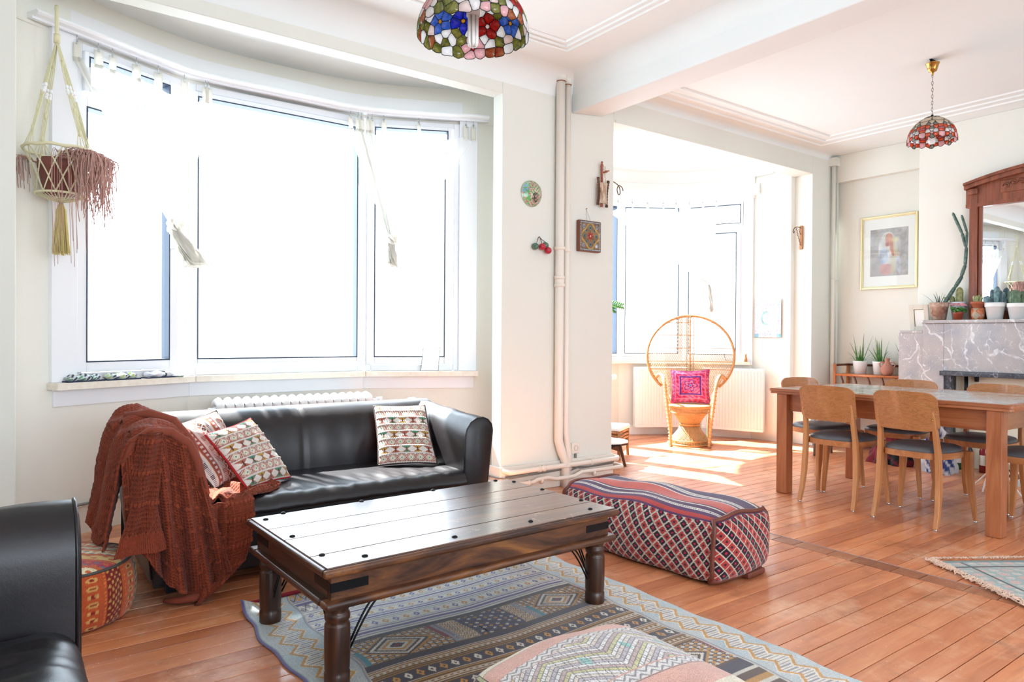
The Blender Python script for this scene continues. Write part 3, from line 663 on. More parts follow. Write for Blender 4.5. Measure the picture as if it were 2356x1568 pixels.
# ------------------------------------------------------------------ cushions
M_kilimf = attr_mat('woven_kilim_cloth'); M_knit = attr_mat('knitted_wool', 0.95, 500, 0.4, 0.08, 0.1)
M_cushback = mat('cushion_backing', '#7a2420', 0.9); M_braid = mat('dark_braid', '#3a2a26', 0.9)
def cushion(label, c, th, cf, nu=150, group=None, backing=None, edge=None, pinch=0.05, name='cushion'):
    c = [np.array(p, float) for p in c]; mid = sum(c)/4
    t = thing(name, label, 'cushion', tuple(mid), group=group)
    n = np.cross(c[1]-c[0], c[3]-c[0]); n /= np.linalg.norm(n)
    if n[1] > 0: n = -n
    U, V = np.meshgrid(np.linspace(0, 1, nu), np.linspace(0, 1, nu), indexing='ij')
    a, b2 = 2*U-1, 2*V-1
    ua = a*(1-pinch*(1-b2**2)); vb = b2*(1-pinch*(1-a**2)); u, v = (ua+1)/2, (vb+1)/2
    Pp = ((1-u)*(1-v))[..., None]*c[0]+(u*(1-v))[..., None]*c[1]+(u*v)[..., None]*c[2]+((1-u)*v)[..., None]*c[3]
    f = (np.clip(1-a**4, 0, 1)*np.clip(1-b2**4, 0, 1))**0.55
    f = f+0.05*np.sin(9*a+4*b2)*np.sin(7*b2+1)*f
    col, rel = cf(U, V)
    X = Pp+n*(f*th+rel*0.004)[..., None]-mid
    colour_grid('cover', X, col, M_kilimf, t)
    Xb = (Pp-n*(f*th*0.8)[..., None]-mid)[::6, ::6]
    MB().grid(Xb).build('backing', backing or M_cushback, t)
    k = [(i, 0) for i in range(0, nu-1, 3)]+[(nu-1, j) for j in range(0, nu-1, 3)]+[(i, nu-1) for i in range(nu-1, 0, -3)]+[(0, j) for j in range(nu-1, 0, -3)]
    MB().tube([Vector((Pp[i, j]-mid).tolist()) for i, j in k], 0.0055, 6, closed=True).build('edge_braid', edge or M_braid, t)
    return t
def pat_triangles(U, V, rows=7, cols=5.0, flip=0):
    r = V*rows; ri = np.floor(r).astype(int); rv = r-ri; x = U*cols
    cream = LC('#efe6dc'); red = LC('#b56a58'); green = LC('#4f9a7c'); must = LC('#c2993f'); brown = LC('#5a3a34')
    out = np.zeros(U.shape+(3,))+cream
    even = (ri+flip) % 2 == 0
    # bow tie triangles
    xx = x % 1.0; d = np.abs(xx-0.5)*2; tri_up = d < np.abs(rv-0.5)*2
    cid = (np.floor(x).astype(int)+ri) % 3
    for k, cc in enumerate((green, must, red)): out[even & tri_up & (cid == k) & (np.abs(rv-0.5) < 0.42)] = cc
    edge = np.abs(d-np.abs(rv-0.5)*2) < 0.10; out[even & edge] = red
    out[even & (np.abs(d-0.0) < 0.09) & (np.abs(rv-0.5) < 0.3)] = brown
    # nested diamonds
    x2 = (U*cols*1.25) % 1.0; m = np.abs(x2-0.5)*2+np.abs(rv-0.5)*2
    out[~even & (np.abs(m-1.0) < 0.13)] = red; out[~even & (np.abs(m-0.62) < 0.11)] = must*0.6+cream*0.4
    out[~even & (m < 0.22)] = green; out[~even & (m > 1.25) & (m < 1.5)] = red*0.8
    ridge = (rv < 0.09) | (rv > 0.93); out[ridge] = cream*0.93; out[(rv > 0.12) & (rv < 0.17)] = red*0.9
    rel = np.where(ridge, 1.0+0.6*np.sin(U*150), 0.0)+0.25*np.sin(U*420)*np.sin(V*420)
    return out, rel
def pat_stars(U, V):
    cream = LC('#ece6de'); red = LC('#b05f50'); dk = LC('#4a2830'); ora = LC('#c9793a')
    out = np.zeros(U.shape+(3,))+cream; r = U*8; ri = np.floor(r).astype(int); rv = r-ri; y = V*11
    fine = (np.sin(V*300) > 0.1) & (rv > 0.2) & (rv < 0.8)
    out[(ri % 4 == 1) & (rv < 0.8)] = red*0.95; out[(ri % 4 == 1) & (np.abs(rv-0.4) < 0.2) & (np.sin(V*95) > 0)] = cream
    st = ri % 4 == 3; yy = y % 1.0; m = np.maximum(np.abs(yy-0.5), np.abs(rv-0.5)); m2 = np.abs(yy-0.5)+np.abs(rv-0.5)
    out[st & (m2 < 0.42)] = dk; out[st & (m < 0.10)] = ora; out[st & (m2 > 0.42) & (m2 < 0.52)] = cream; out[st & (m2 > 0.62)] = red*0.85
    out[(ri % 4 == 0) & fine & (rv < 0.55)] = dk*1.2; out[(ri % 4 == 2) & fine] = red
    out[(ri % 2 == 0) & (rv > 0.86)] = ora
    return out, 0.3*np.sin(U*500)*np.sin(V*500)
def pat_mandala(U, V):
    a, b = (U-0.5)*2, (V-0.5)*2; r = np.sqrt(a*a+b*b); th = np.arctan2(b, a); q = np.maximum(np.abs(a), np.abs(b))
    pink = LC('#e0447c'); rose = LC('#f07a9c'); red = LC('#c8283f'); blue = LC('#40348f'); cy = LC('#3f7fd0')
    out = np.zeros(U.shape+(3,))+pink; n1 = np.sin(a*13+np.sin(b*9)*2)*np.sin(b*14+np.sin(a*8)*2)
    out[n1 > 0.35] = red; out[n1 < -0.45] = rose
    out[(np.abs(q-0.82) < 0.03)] = rose; out[(np.abs(q-0.55) < 0.035)] = blue; out[(np.abs(q-0.62) < 0.02)] = rose
    out[(q > 0.66) & (q < 0.76) & (np.sin(a*22)*np.sin(b*22) > 0.45)] = blue
    pet = 0.30+0.07*np.cos(5*th); out[np.abs(r-pet) < 0.025] = blue; out[(r < pet-0.03)] = rose; out[(r < 0.2) & (np.cos(5*th+1) > 0.2)] = red; out[np.abs(r-0.13) < 0.02] = blue; out[r < 0.06] = cy
    out[np.abs(r-0.44-0.03*np.cos(8*th)) < 0.015] = rose*1.1
    out[(q > 0.88) & (np.sin(a*30)*np.sin(b*30) > 0.5)] = cy*0.7
    return np.clip(out, 0, 1), 0.2*np.sin(U*300)*np.sin(V*300)
cushion('cream kilim cushion with triangle and diamond rows, upright at the right sofa end', [(1.735, 3.66, 0.405), (2.045, 3.53, 0.405), (2.10, 3.78, 0.72), (1.80, 3.87, 0.725)], 0.045, lambda u, v: pat_triangles(u, v, 8, 5, 1))
cushion('red edged cream kilim cushion with triangle rows, leaning in front of the star cushion', [(0.925, 3.37, 0.425), (1.205, 3.60, 0.41), (1.03, 3.70, 0.715), (0.758, 3.46, 0.68)], 0.05, pat_triangles, edge=mat('red_braid', '#a02028', 0.9))
cushion('white and red woven cushion with star bands, tucked behind the red edged one', [(0.80, 3.46, 0.42), (1.02, 3.72, 0.42), (0.885, 3.80, 0.755), (0.60, 3.62, 0.70)], 0.05, pat_stars)

# ------------------------------------------------------------------ knitted blanket
def knit_cols(S, T, rows, base='#93452f', cable=None):
    b = LC(base); rows *= 1.5; k = 0.5+0.5*np.sin(T*rows*2*PI+0.25*np.sin(S*40)); hole = (np.sin(S*260) > 0.2) & (k > 0.72)
    sh = 0.80+0.25*k; out = b*sh[..., None]; out[hole] = b*0.45
    cb = np.clip(np.sin(T*rows*2*PI/7)-0.75, 0, 1)*4; out = out*(1+0.25*cb*np.sin(S*60+T*40))[..., None]; rel = k*0.0020*(1-cb)+0.0010*np.sin(S*260)+cb*0.007*(0.5+0.5*np.sin(S*60+T*40))
    return out, rel
def sheet(name, fn, rows, parent, ns=160, nt=200, base='#93452f', ribs=None):
    S, T = np.meshgrid(np.linspace(0, 1, ns), np.linspace(0, 1, nt), indexing='ij'); X = fn(S, T)
    col, rel = knit_cols(S, T, rows, base)
    if ribs is not None:
        m = T > ribs[0]; w = 0.5+0.5*np.sin(S*ribs[1]*2*PI); c2 = LC(base)*(0.6+0.45*w)[..., None]; col[m] = c2[m]; rel = np.where(m, 0.006*w, rel)
    du = np.gradient(X, axis=0); dv = np.gradient(X, axis=1); n = np.cross(du, dv); n /= np.linalg.norm(n, axis=-1, keepdims=True)+1e-9
    n *= np.where(n[..., 1:2] > 0, -1, 1)
    X = X+n*rel[..., None]; return colour_grid(name, X-np.array(parent.location), col, M_knit, parent, thick=0.008)
def pw(x, xs, ys): return np.interp(x, xs, ys)
def sm(T, pts):
    """smooth interpolation through 3D points, T array"""
    s = np.array([tuple(p) for p in spline(pts, 80)]); t = np.linspace(0, 1, 80)
    return np.stack([np.interp(T, t, s[:, k]) for k in range(3)], -1)
def blanket():
    t = thing('knitted_blanket', 'rust brown cable knit blanket draped over the left sofa arm down to the floor', 'blanket', (0.6, 3.25, 0.0))
    # mantle over the arm
    def mantle(S, T):
        prof = [(0.70, 0, 0.50), (0.685, 0, 0.60), (0.655, 0, 0.672), (0.58, 0, 0.722), (0.50, 0, 0.738), (0.43, 0, 0.705), (0.395, 0, 0.62), (0.375, 0, 0.50), (0.345, 0, 0.36), (0.325, 0, 0.27)]
        Q = sm(T, prof); y = 3.235+S*0.62; fold = 0.012*np.sin(S*17+T*6)+0.008*np.sin(S*31-T*9)
        Q[..., 1] = y+0.03*np.sin(T*9); Q[..., 2] += fold+0.05*S*(Q[..., 2] > 0.45); Q[..., 0] -= 0.02*np.sin(S*14+3*T)*(T > 0.55); return Q
    sheet('mantle', mantle, 26, t, 120, 160)
    MB().tube([(0.69, 3.225, 0.48), (0.675, 3.22, 0.60), (0.64, 3.222, 0.68), (0.57, 3.225, 0.735), (0.49, 3.23, 0.742), (0.425, 3.23, 0.70), (0.395, 3.235, 0.62)], 0.020, 10).build('rolled_hem', mat('knit_plain', '#7f3c2a', 0.95), t, wc=True)
    MB().tube([(0.45, 3.62, 0.77), (0.54, 3.56, 0.785), (0.63, 3.50, 0.75), (0.69, 3.44, 0.66), (0.715, 3.40, 0.55), (0.73, 3.33, 0.43)], [0.022]*6, 10).build('rolled_hem', bpy.data.materials['knit_plain'], t, wc=True)
    # curtain in front of the arm
    def front(S, T):
        xt = 0.385+S*0.315; zt = pw(S, [0, 0.15, 0.45, 0.8, 1], [0.62, 0.69, 0.735, 0.68, 0.50])
        xb = 0.40+S*0.40; zb = pw(S, [0, 0.18, 0.32, 0.5, 0.62, 0.8, 1], [0.30, 0.24, 0.13, 0.07, 0.03, 0.05, 0.12])
        Tt = T**1.02; x = xt*(1-Tt)+xb*Tt; z = zt*(1-Tt)+zb*Tt
        amp = 0.004+0.030*T; y = 3.225-0.045*np.sqrt(T)+amp*np.sin(S*24+0.9*np.sin(T*4))+0.4*amp*np.sin(S*51+T*3); return np.stack([x, y, z], -1)
    sheet('front_fall', front, 34, t, 200, 260)
    def cuff(S, T):
        xc = pw(T, [0, 0.5, 0.8, 1], [0.49, 0.465, 0.455, 0.450]); w = pw(T, [0, 0.4, 0.62, 0.78, 1], [0.045, 0.05, 0.045, 0.065, 0.095])
        z = 0.74-T*0.475+0.0*S; x = xc+(S-0.5)*2*w; y = 3.195-0.030*np.sin(PI*S)-0.035*T+0.012*np.sin(S*9+T*5); return np.stack([x, y, z-0.02*np.abs(S-0.55)*T], -1)
    sheet('cuff', cuff, 18, t, 110, 200, ribs=(0.84, 26))
    # lying on the seat
    def seatp(S, T):
        x = 0.66+S*pw(T, [0, 0.35, 0.7, 1], [0.26, 0.44, 0.36, 0.10]); y = 3.26+T*0.40+0.03*np.sin(S*7)
        z = 0.418+0.012*np.sin(S*16+T*7)+0.010*np.sin(S*33)+0.07*np.exp(-((S)/0.12)**2); return np.stack([x, y, z], -1)
    sheet('seat_fold', seatp, 16, t, 120, 120, '#9a4c36')
    def fall(S, T):
        c = sm(T, [(0.845, 3.30, 0.425), (0.85, 3.245, 0.405), (0.855, 3.222, 0.34), (0.845, 3.21, 0.22), (0.815, 3.20, 0.13), (0.74, 3.17, 0.06), (0.67, 3.16, 0.035)])
        w = pw(T, [0, 0.3, 0.7, 1], [0.07, 0.062, 0.055, 0.05]); a = (S-0.5)*PI*0.9
        c[..., 0] += w*np.sin(a)*pw(T, [0, 0.7, 1], [1, 0.9, 0.35]); c[..., 1] -= 0.032*np.cos(a)-0.01; c[..., 2] += w*np.sin(a)*pw(T, [0, 0.6, 1], [0, 0.25, 0.75]); return c
    sheet('hanging_sleeve', fall, 30, t, 90, 260, ribs=None)
    def side(S, T):
        xt = 0.70+S*0.18; zt = 0.405+0*S; xb = 0.70+S*0.20; zb = pw(S, [0, 0.5, 1], [0.14, 0.20, 0.29])
        z = zt*(1-T)+zb*T; x = xt*(1-T)+xb*T; y = 3.235-0.02*T+0.012*np.sin(S*22+T*2); return np.stack([x, y, z], -1)
    sheet('side_fall', side, 15, t, 90, 110)
    MB().tube([(0.55, 3.24, 0.018), (0.60, 3.20, 0.022), (0.66, 3.18, 0.028), (0.71, 3.19, 0.03), (0.72, 3.22, 0.02)], [0.014, 0.022, 0.026, 0.022, 0.014], 12, flat=0.7).build('floor_bunch', bpy.data.materials['knit_plain'], t, wc=True)
blanket()

# ------------------------------------------------------------------ coffee table
M_old = wood('old_sheesham', [(0.25, '#24150e'), (0.45, '#402519'), (0.62, '#5f3a22'), (0.8, '#80522f')], 0, 0.6, 0.34, 10, 0.12, coat=1.0)
P(M_old).inputs['Coat IOR'].default_value = 1.7; P(M_old).inputs['Coat Roughness'].default_value = 0.22
_wv = coords(M_old, (1, 1, 1)); _sc = noise(M_old, _wv, 9, 8, 0.75, 1.5)
_src = P(M_old).inputs['Base Color'].links[0].from_socket
LK(M_old, mixc(M_old, ramp(M_old, _sc, [(0.60, (0,)*3), (0.66, (0.55,)*3)]), _src, '#a58a78'), P(M_old).inputs['Base Color'])
M_oldy = wood('old_sheesham_crosswise', [(0.25, '#23130c'), (0.5, '#45261a'), (0.8, '#6f4122')], 1, 0.6, 0.38, 10, 0.2, coat=0.3)
M_apr = wood('old_sheesham_side', [(0.30, '#1c100a'), (0.45, '#3f2316'), (0.58, '#6a3f22'), (0.72, '#98622f')], 0, 0.35, 0.42, 4, 0.15, coat=0.1)
M_oldz = wood('old_sheesham_turned', [(0.25, '#1d100a'), (0.5, '#3a1f12'), (0.8, '#6a3c1e')], 2, 0.6, 0.42, 8, 0.2, coat=0.15)
def coffee_table():
    t = thing('coffee_table', 'low dark planked wooden table with iron studs and turned legs on the kilim rug', 'table', (1.46, 2.50, 0.006), math.radians(1.8))
    hx, hy, z = 0.665, 0.395, 0.409
    ys = [-hy+0.015, -0.20, 0.045, 0.20, hy-0.015]; ys = [-hy+0.015, -0.235, 0.0, 0.175, hy-0.015]
    for a, c in zip(ys, ys[1:]): MB().box(-hx+0.015, a+0.0015, z-0.022, hx-0.015, c-0.0015, z).build('plank', M_old, t, bevel=0.003)
    fr = [(-hx, -hy), (hx, -hy), (hx, hy), (-hx, hy)]
    def band(name, hx, hy, z0, z1, w, bev, m=M_apr):
        for q, m_ in (((-hx, -hy, hx, -hy+w), m), ((-hx, hy-w, hx, hy), m), ((-hx, -hy+w, -hx+w, hy-w), M_oldy), ((hx-w, -hy+w, hx, hy-w), M_oldy)):
            MB().box(q[0], q[1], z0, q[2], q[3], z1).build(name, m_, t, bevel=bev, seg=3)
    band('top_edge', hx, hy, z-0.032, z-0.005, 0.022, 0.009)
    MB().box(-hx+0.02, -hy+0.02, z-0.034, hx-0.02, hy-0.02, z-0.022).build('top_board', M_dark, t)
    band('apron', hx-0.035, hy-0.035, z-0.115, z-0.03, 0.025, 0.003)
    band('lower_moulding', hx-0.008, hy-0.008, z-0.140, z-0.113, 0.06, 0.011)
    b = MB()
    for (x, y) in [(-0.61, 0.32), (-0.52, 0.375), (-0.17, 0.375), (0.20, 0.375), (0.57, 0.375), (0.63, 0.30), (0.63, 0.08), (0.63, -0.19), (0.55, -0.33), (0.22, -0.33), (-0.14, -0.33), (-0.50, -0.335), (-0.61, -0.24), (-0.61, 0.03)]:
        MB().lathe([(0.0115, 0), (0.010, 0.004), (0.005, 0.0065), (0.0, 0.007)], 12, Matrix.Translation((x, y, z-0.0005))).build('stud', M_black, t)
    for sx in (-1, 1):
        for sy in (-1, 1):
            x, y = sx*(hx-0.075), sy*(hy-0.075)
            prof = [(0.040, 0), (0.042, 0.004), (0.042, 0.045), (0.038, 0.050), (0.041, 0.058), (0.0425, 0.14), (0.0415, 0.20), (0.040, 0.205), (0.034, 0.212), (0.041, 0.220), (0.042, 0.232), (0.040, 0.240), (0.034, 0.246), (0.038, 0.252), (0.040, 0.27)]
            lg = MB().lathe(prof, 24, Matrix.Translation((x, y, 0))).build('leg', M_oldz, t)
            for ax in (0, 1):
                for rr in (0.0, 0.022):
                    pts = []
                    for k in range(9):
                        a = k/8; p = Vector((0.045+0.115*a+rr*0.9*a, 0.13+0.14*math.sin(a*PI/2)-rr*(1-a)*1.0))
                        d = p[0]; pts.append((x-sx*d if ax == 0 else x, y if ax == 0 else y-sy*d, p[1]))
                    MB().tube(pts, 0.0035, 6).build('iron_bracket', M_black, t)
            # iron corner straps on the apron
            e = 0.0355; b = MB()
            b.box(min(sx*(hx-e), sx*(hx-e-0.13)), min(sy*(hy-e), sy*(hy-e+0.0025)), z-0.088, max(sx*(hx-e), sx*(hx-e-0.13)), max(sy*(hy-e), sy*(hy-e+0.0025)), z-0.058)
            b.box(min(sx*(hx-e), sx*(hx-e+0.0025)), min(sy*(hy-e), sy*(hy-e-0.13)), z-0.088, max(sx*(hx-e), sx*(hx-e+0.0025)), max(sy*(hy-e), sy*(hy-e-0.13)), z-0.058)
            b.build('iron_strap', M_black, t)
coffee_table()

# ------------------------------------------------------------------ kilim rug under the coffee table
def rug_pattern(x, y):
    dk = LC('#2e2a3c'); pur = LC('#5f5796'); och = LC('#c08a35'); crm = LC('#ddd6c9'); gry = LC('#8d8f98'); blu = LC('#a3b9c2'); brn = LC('#4c3324'); mar = LC('#7c2036'); tea = LC('#3f8a96')
    out = np.zeros(x.shape+(3,))+crm
    st = (x*400).astype(int) % 2 == 0; st2 = (y*400).astype(int) % 2 == 0
    # horizontal bands, back to front
    bands = [(2.93, 2.99, 'zz'), (2.90, 2.93, 'pl'), (2.875, 2.90, 'p1'), (2.80, 2.875, 'zg'), (2.77, 2.80, 'pl'), (2.72, 2.77, 'mo'), (2.66, 2.72, 'pl'), (2.62, 2.66, 'mo'), (2.56, 2.62, 'pl'), (2.50, 2.56, 'mo'), (2.425, 2.50, 'pl'), (2.405, 2.425, 'dk'),
             (2.20, 2.405, 'di'), (2.165, 2.20, 'dk'), (2.10, 2.165, 'or'), (2.03, 2.10, 'mo2'), (1.96, 2.03, 'or'), (1.90, 1.96, 'mo2'), (1.83, 1.90, 'or'), (1.76, 1.83, 'mo2'), (1.70, 1.76, 'or'), (1.50, 1.70, 'di'), (1.44, 1.50, 'dk'), (1.0, 1.44, 'or'), (0.6, 1.0, 'di')]
    for y0, y1, k in bands:
        m = (y >= y0) & (y < y1); v = (y-y0)/(y1-y0)
        if k == 'pl':
            out[m] = crm; out[m & (np.abs(v-0.5) < 0.10)] = pur*0.9; out[m & (np.abs(v-0.2) < 0.05)] = gry; out[m & (np.abs(v-0.85) < 0.05)] = pur
        elif k == 'p1': out[m] = pur*0.8
        elif k == 'dk': out[m] = dk
        elif k in ('zz', 'zg'):
            z = tri(x/0.05); out[m] = gry*1.2; out[m & (np.abs(v-z) < 0.22)] = och if k == 'zz' else crm; out[m & (np.abs(v-(1-z)) < 0.10)] = brn
        elif k in ('mo', 'mo2'):
            bgc = crm if k == 'mo' else dk; fc = pur if k == 'mo' else crm; s_ = x/0.045; c_ = np.floor(s_).astype(int); q = s_ % 1
            out[m] = bgc; dd = np.abs(q-0.5)+np.abs(v-0.5)*0.9
            out[m & (dd < 0.32) & (c_ % 2 == 0)] = fc; out[m & (dd < 0.32) & (c_ % 2 == 1)] = och; out[m & (dd < 0.12)] = bgc; out[m & ((v < 0.1) | (v > 0.9))] = brn if k == 'mo2' else gry
        elif k == 'or':
            q = (v*5) % 1; out[m] = brn; out[m & (q < 0.35)] = och*0.8; out[m & (q > 0.8)] = crm*0.8; out[m & (np.abs(v-0.5) < 0.10) & (np.sin(x*260) > 0)] = crm*0.7
        elif k == 'di':
            out[m] = dk*1.3
            s_ = (x-0.99)/0.385; c_ = np.floor(s_).astype(int); q = s_-c_
            diam = m & (c_ % 2 == 0); d = np.abs(q-0.45)*1.3*2+np.abs(v-0.5)*2*0.95
            zz = np.floor(d*9+0.0001).astype(int)
            cols = [mar, dk, crm, och, crm*0.75, brn, crm, dk*1.4, och*0.9]
            for kk, cc in enumerate(cols): out[diam & (zz == kk)] = cc
            hat = diam & (d > 0.99); out[hat] = dk*1.6; out[hat & (np.sin(x*130)*np.sin(y*200) > 0.2)] = och*0.9; out[hat & (np.sin(x*130)*np.sin(y*200) < -0.3)] = crm*0.8
            out[diam & (q > 0.90) & (v > 0.3)] = mar; out[diam & (q < 0.08) & (v < 0.6)] = tea
            star = m & (c_ % 2 == 1); out[star] = dk
            rr_ = (v*8) % 1; out[star & (rr_ < 0.12)] = pur*0.8
            sx_, sy_ = (x/0.03) % 1, rr_; out[star & (np.abs(sx_-0.5)+np.abs(sy_-0.55) < 0.33) & ((np.floor(x/0.03)+np.floor(v*8)).astype(int) % 2 == 0)] = crm*0.85
            out[star & (np.abs(sx_-0.5)+np.abs(sy_-0.55) < 0.33) & ((np.floor(x/0.03)+np.floor(v*8)).astype(int) % 4 == 1)] = och
            side = star & ((q < 0.22) | (q > 0.80)); zq = tri(y/0.03+0.0*x); out[side] = och*0.85; out[side & (((x*90+zq) % 1) < 0.4)] = crm*0.85; out[side & (((x*90+zq) % 1) > 0.8)] = dk
            out[m & ((np.abs(q-0.0) < 0.03) | (np.abs(q-0.97) < 0.02))] = gry; out[m & ((v < 0.05) | (v > 0.95))] = brn
    # end borders with steep zigzag
    for x0, x1, s in ((0.785, 0.99, 1), (2.115, 2.33, -1)):
        m = (x >= x0) & (x < x1); u = (x-x0)/(x1-x0); u = u if s > 0 else 1-u
        out[m] = crm*0.95; z = np.abs(((y/0.105) % 1)-0.5)*2
        w = np.abs(u-(0.22+0.20*z)); out[m & (w < 0.035)] = och
        w2 = np.abs(u-(0.60+0.20*z)); out[m & (w2 < 0.035)] = och
        inner = m & (u > 0.30+0.20*z) & (u < 0.56+0.20*z); out[inner & (np.sin(y*420) > 0.3)] = gry*0.9
        blue = m & ((u < 0.19+0.20*z) | (u > 0.66+0.20*z)); out[blue] = crm*0.8; out[blue & ((np.sin(y*500) > 0.2) | (np.sin(x*480) > 0.5))] = blu
        out[m & (u < 0.04)] = pur*0.75; out[m & (u > 0.04) & (u < 0.07)] = gry; out[m & (u > 0.93)] = gry; out[m & (u > 0.97)] = crm*0.7
    n = np.random.default_rng(2).normal(1, 0.06, x.shape); return np.clip(out*n[..., None]*1.25+0.02, 0, 1)
def kilim_rug():
    nx, ny = 380, 560; xs = np.linspace(0.785, 2.315, nx); ys = np.linspace(0.62, 2.985, ny)
    Xg, Yg = np.meshgrid(xs, ys, indexing='ij'); col = rug_pattern(Xg, Yg)
    Z = 0.005+0.0012*np.sin(Xg*21)*np.sin(Yg*17)
    wx = 0.010*np.sin(Yg*9)+0.006*np.sin(Yg*23); X2 = Xg+wx*np.where(Xg < 1.5, 1, 0.7); Y2 = Yg+0.012*np.sin(Xg*7)
    # curled back left corner and lifted back edge
    d = np.clip((2.985-Yg)/0.06, 0, 1); Z += 0.012*(1-d)**2*np.where(Xg < 1.25, 1, 0.3)
    c = np.clip(1-np.hypot(Xg-0.785, Yg-2.985)/0.10, 0, 1); Z += 0.035*c**1.5
    t = colour_grid('kilim_rug', np.stack([X2-1.55, Y2-1.8, Z], -1), col, attr_mat('flat_rug_weave', 0.65, 900, 0.2, 0.3, 0.4), None, thick=0.004, loc=(1.55, 1.8, 0))
    tag(t, 'flat woven kilim rug with zigzag ends and diamond bands under the low dark table', 'rug')
    MB().tube([(x-1.55, 2.985-1.8+0.012*math.sin(x*7)+0.004, 0.012+0.014*(x < 1.2)) for x in np.linspace(0.80, 1.55, 20)], 0.008, 6).build('red_selvedge', mat('red_selvedge', '#8e1f30', 0.95), t)
kilim_rug()

# ------------------------------------------------------------------ poufs
def pouf_map(p, H, Lx, Ly, puff, sag, lump, e):
    r = (np.abs(p)**e).sum(-1)**(1/e); q = p/r[..., None]
    bul = puff*2*np.stack([q[..., 0]*(1-q[..., 1]**2)*(1-q[..., 2]**2)*0.5, q[..., 1]*(1-q[..., 0]**2)*(1-q[..., 2]**2)*0.5, q[..., 2]*(1-q[..., 0]**2)*(1-q[..., 1]**2)*0.8], -1)
    x = q[..., 0]*Lx/2+bul[..., 0]*Lx; y = q[..., 1]*Ly/2+bul[..., 1]*Lx; z = q[..., 2]*H/2+bul[..., 2]*H
    x = x*(1+0.05*(1-q[..., 2])*0.5)
    z = z+lump*(np.sin(x*19+y*8)+np.sin(y*14-x*6+1))*np.clip(q[..., 2], 0, 1)-sag*np.clip(q[..., 2], 0, 1)*(1-q[..., 0]**2)
    x = x+lump*np.sin(y*16+z*9); y = y+lump*np.sin(x*18+z*12); return x, y, np.maximum(z, -H/2)
def box_pouf(H, Lx, Ly, cf, n=110, puff=0.06, sag=0.0, lump=0.008, parent=None, name='body', e=5.0):
    """closed soft box: six faces joined into one skin; cf(face, X, Y, Z) -> colours"""
    V = []; Q = []; Cc = []; off = 0
    for face in range(5):
        nu = n; nv = n
        u, v = np.meshgrid(np.linspace(-1, 1, nu), np.linspace(-1, 1, nv), indexing='ij')
        if face == 0: p = (u, v, np.ones_like(u))
        elif face == 1: p = (u, -np.ones_like(u), v)
        elif face == 2: p = (u[::-1], np.ones_like(u), v)
        elif face == 3: p = (-np.ones_like(u), -u, v)
        else: p = (np.ones_like(u), u, v)
        x, y, z = pouf_map(np.stack(p, -1), H, Lx, Ly, puff, sag, lump, e)
        Xp = np.stack([x, y, z+H/2], -1); V.append(Xp.reshape(-1, 3)); Cc.append(cf(face, u, v, Lx, Ly, H).reshape(-1, 3))
        i = np.arange(nu-1)[:, None]; j = np.arange(nv-1)[None, :]
        Q.append((np.stack([i*nv+j, (i+1)*nv+j, (i+1)*nv+j+1, i*nv+j+1], -1)+off).reshape(-1, 4)); off += nu*nv
    me = bpy.data.meshes.new(name)
    return _cm(me, name, np.concatenate(V), np.concatenate(Q), np.concatenate(Cc), M_kilimf, parent, 0, None, None, {})
def pouf_lattice(face, u, v, Lx, Ly, H):
    red = LC('#bd4440'); dk = LC('#2e1d2e'); crm = LC('#e4d8c4'); hot = LC('#c82f4a'); pur = LC('#5b3a63')
    if face == 0:   # stripes along y
        x = (u+1)/2; out = np.zeros(u.shape+(3,))+pur*0.9
        for a, c, k in ((0.0, 0.07, red), (0.07, 0.13, pur), (0.13, 0.17, crm), (0.17, 0.24, pur*0.8), (0.24, 0.26, crm), (0.26, 0.285, LC('#2f3560')), (0.285, 0.50, LC('#cc5648')), (0.50, 0.52, crm), (0.52, 0.58, pur), (0.58, 0.66, crm), (0.66, 0.86, pur*0.75), (0.86, 0.90, crm), (0.90, 1.01, LC('#6b2738'))):
            out[(x >= a) & (x < c)] = k
        w = ((x > 0.60) & (x < 0.64)) | ((x > 0.14) & (x < 0.16)); out[w & (np.sin(v*Ly*260) > 0)] = LC('#5a6a9a')
        return np.clip(out*RNG.normal(1, 0.06, u.shape)[..., None], 0, 1)
    L1 = (u*(Lx if face in (1, 2) else Ly)/2); z = v*H/2
    a = (L1+z*0.95)/0.052; b = (L1-z*0.95)/0.052; fa, fb = a % 1, b % 1
    cell = np.floor(a).astype(int) % 2; out = np.zeros(u.shape+(3,)); out[:] = red; out[cell == 0] = dk
    dots = (np.abs(fa-0.5) < 0.14) & (np.abs(fb-0.5) < 0.14); out[dots & (cell == 0)] = hot; out[dots & (cell == 1)] = dk*1.5
    ln = (np.minimum(fa, 1-fa) < 0.085) | (np.minimum(fb, 1-fb) < 0.085)
    if face == 1: ln = (np.minimum(fa, 1-fa) < 0.07) | (np.minimum(fb, 1-fb) < 0.05)
    out[ln] = crm; out[ln & (np.sin(a*40)+np.sin(b*40) < -0.9)] = crm*0.5; out[v > 0.93] = pur
    return np.clip(out*RNG.normal(1, 0.06, u.shape)[..., None], 0, 1)
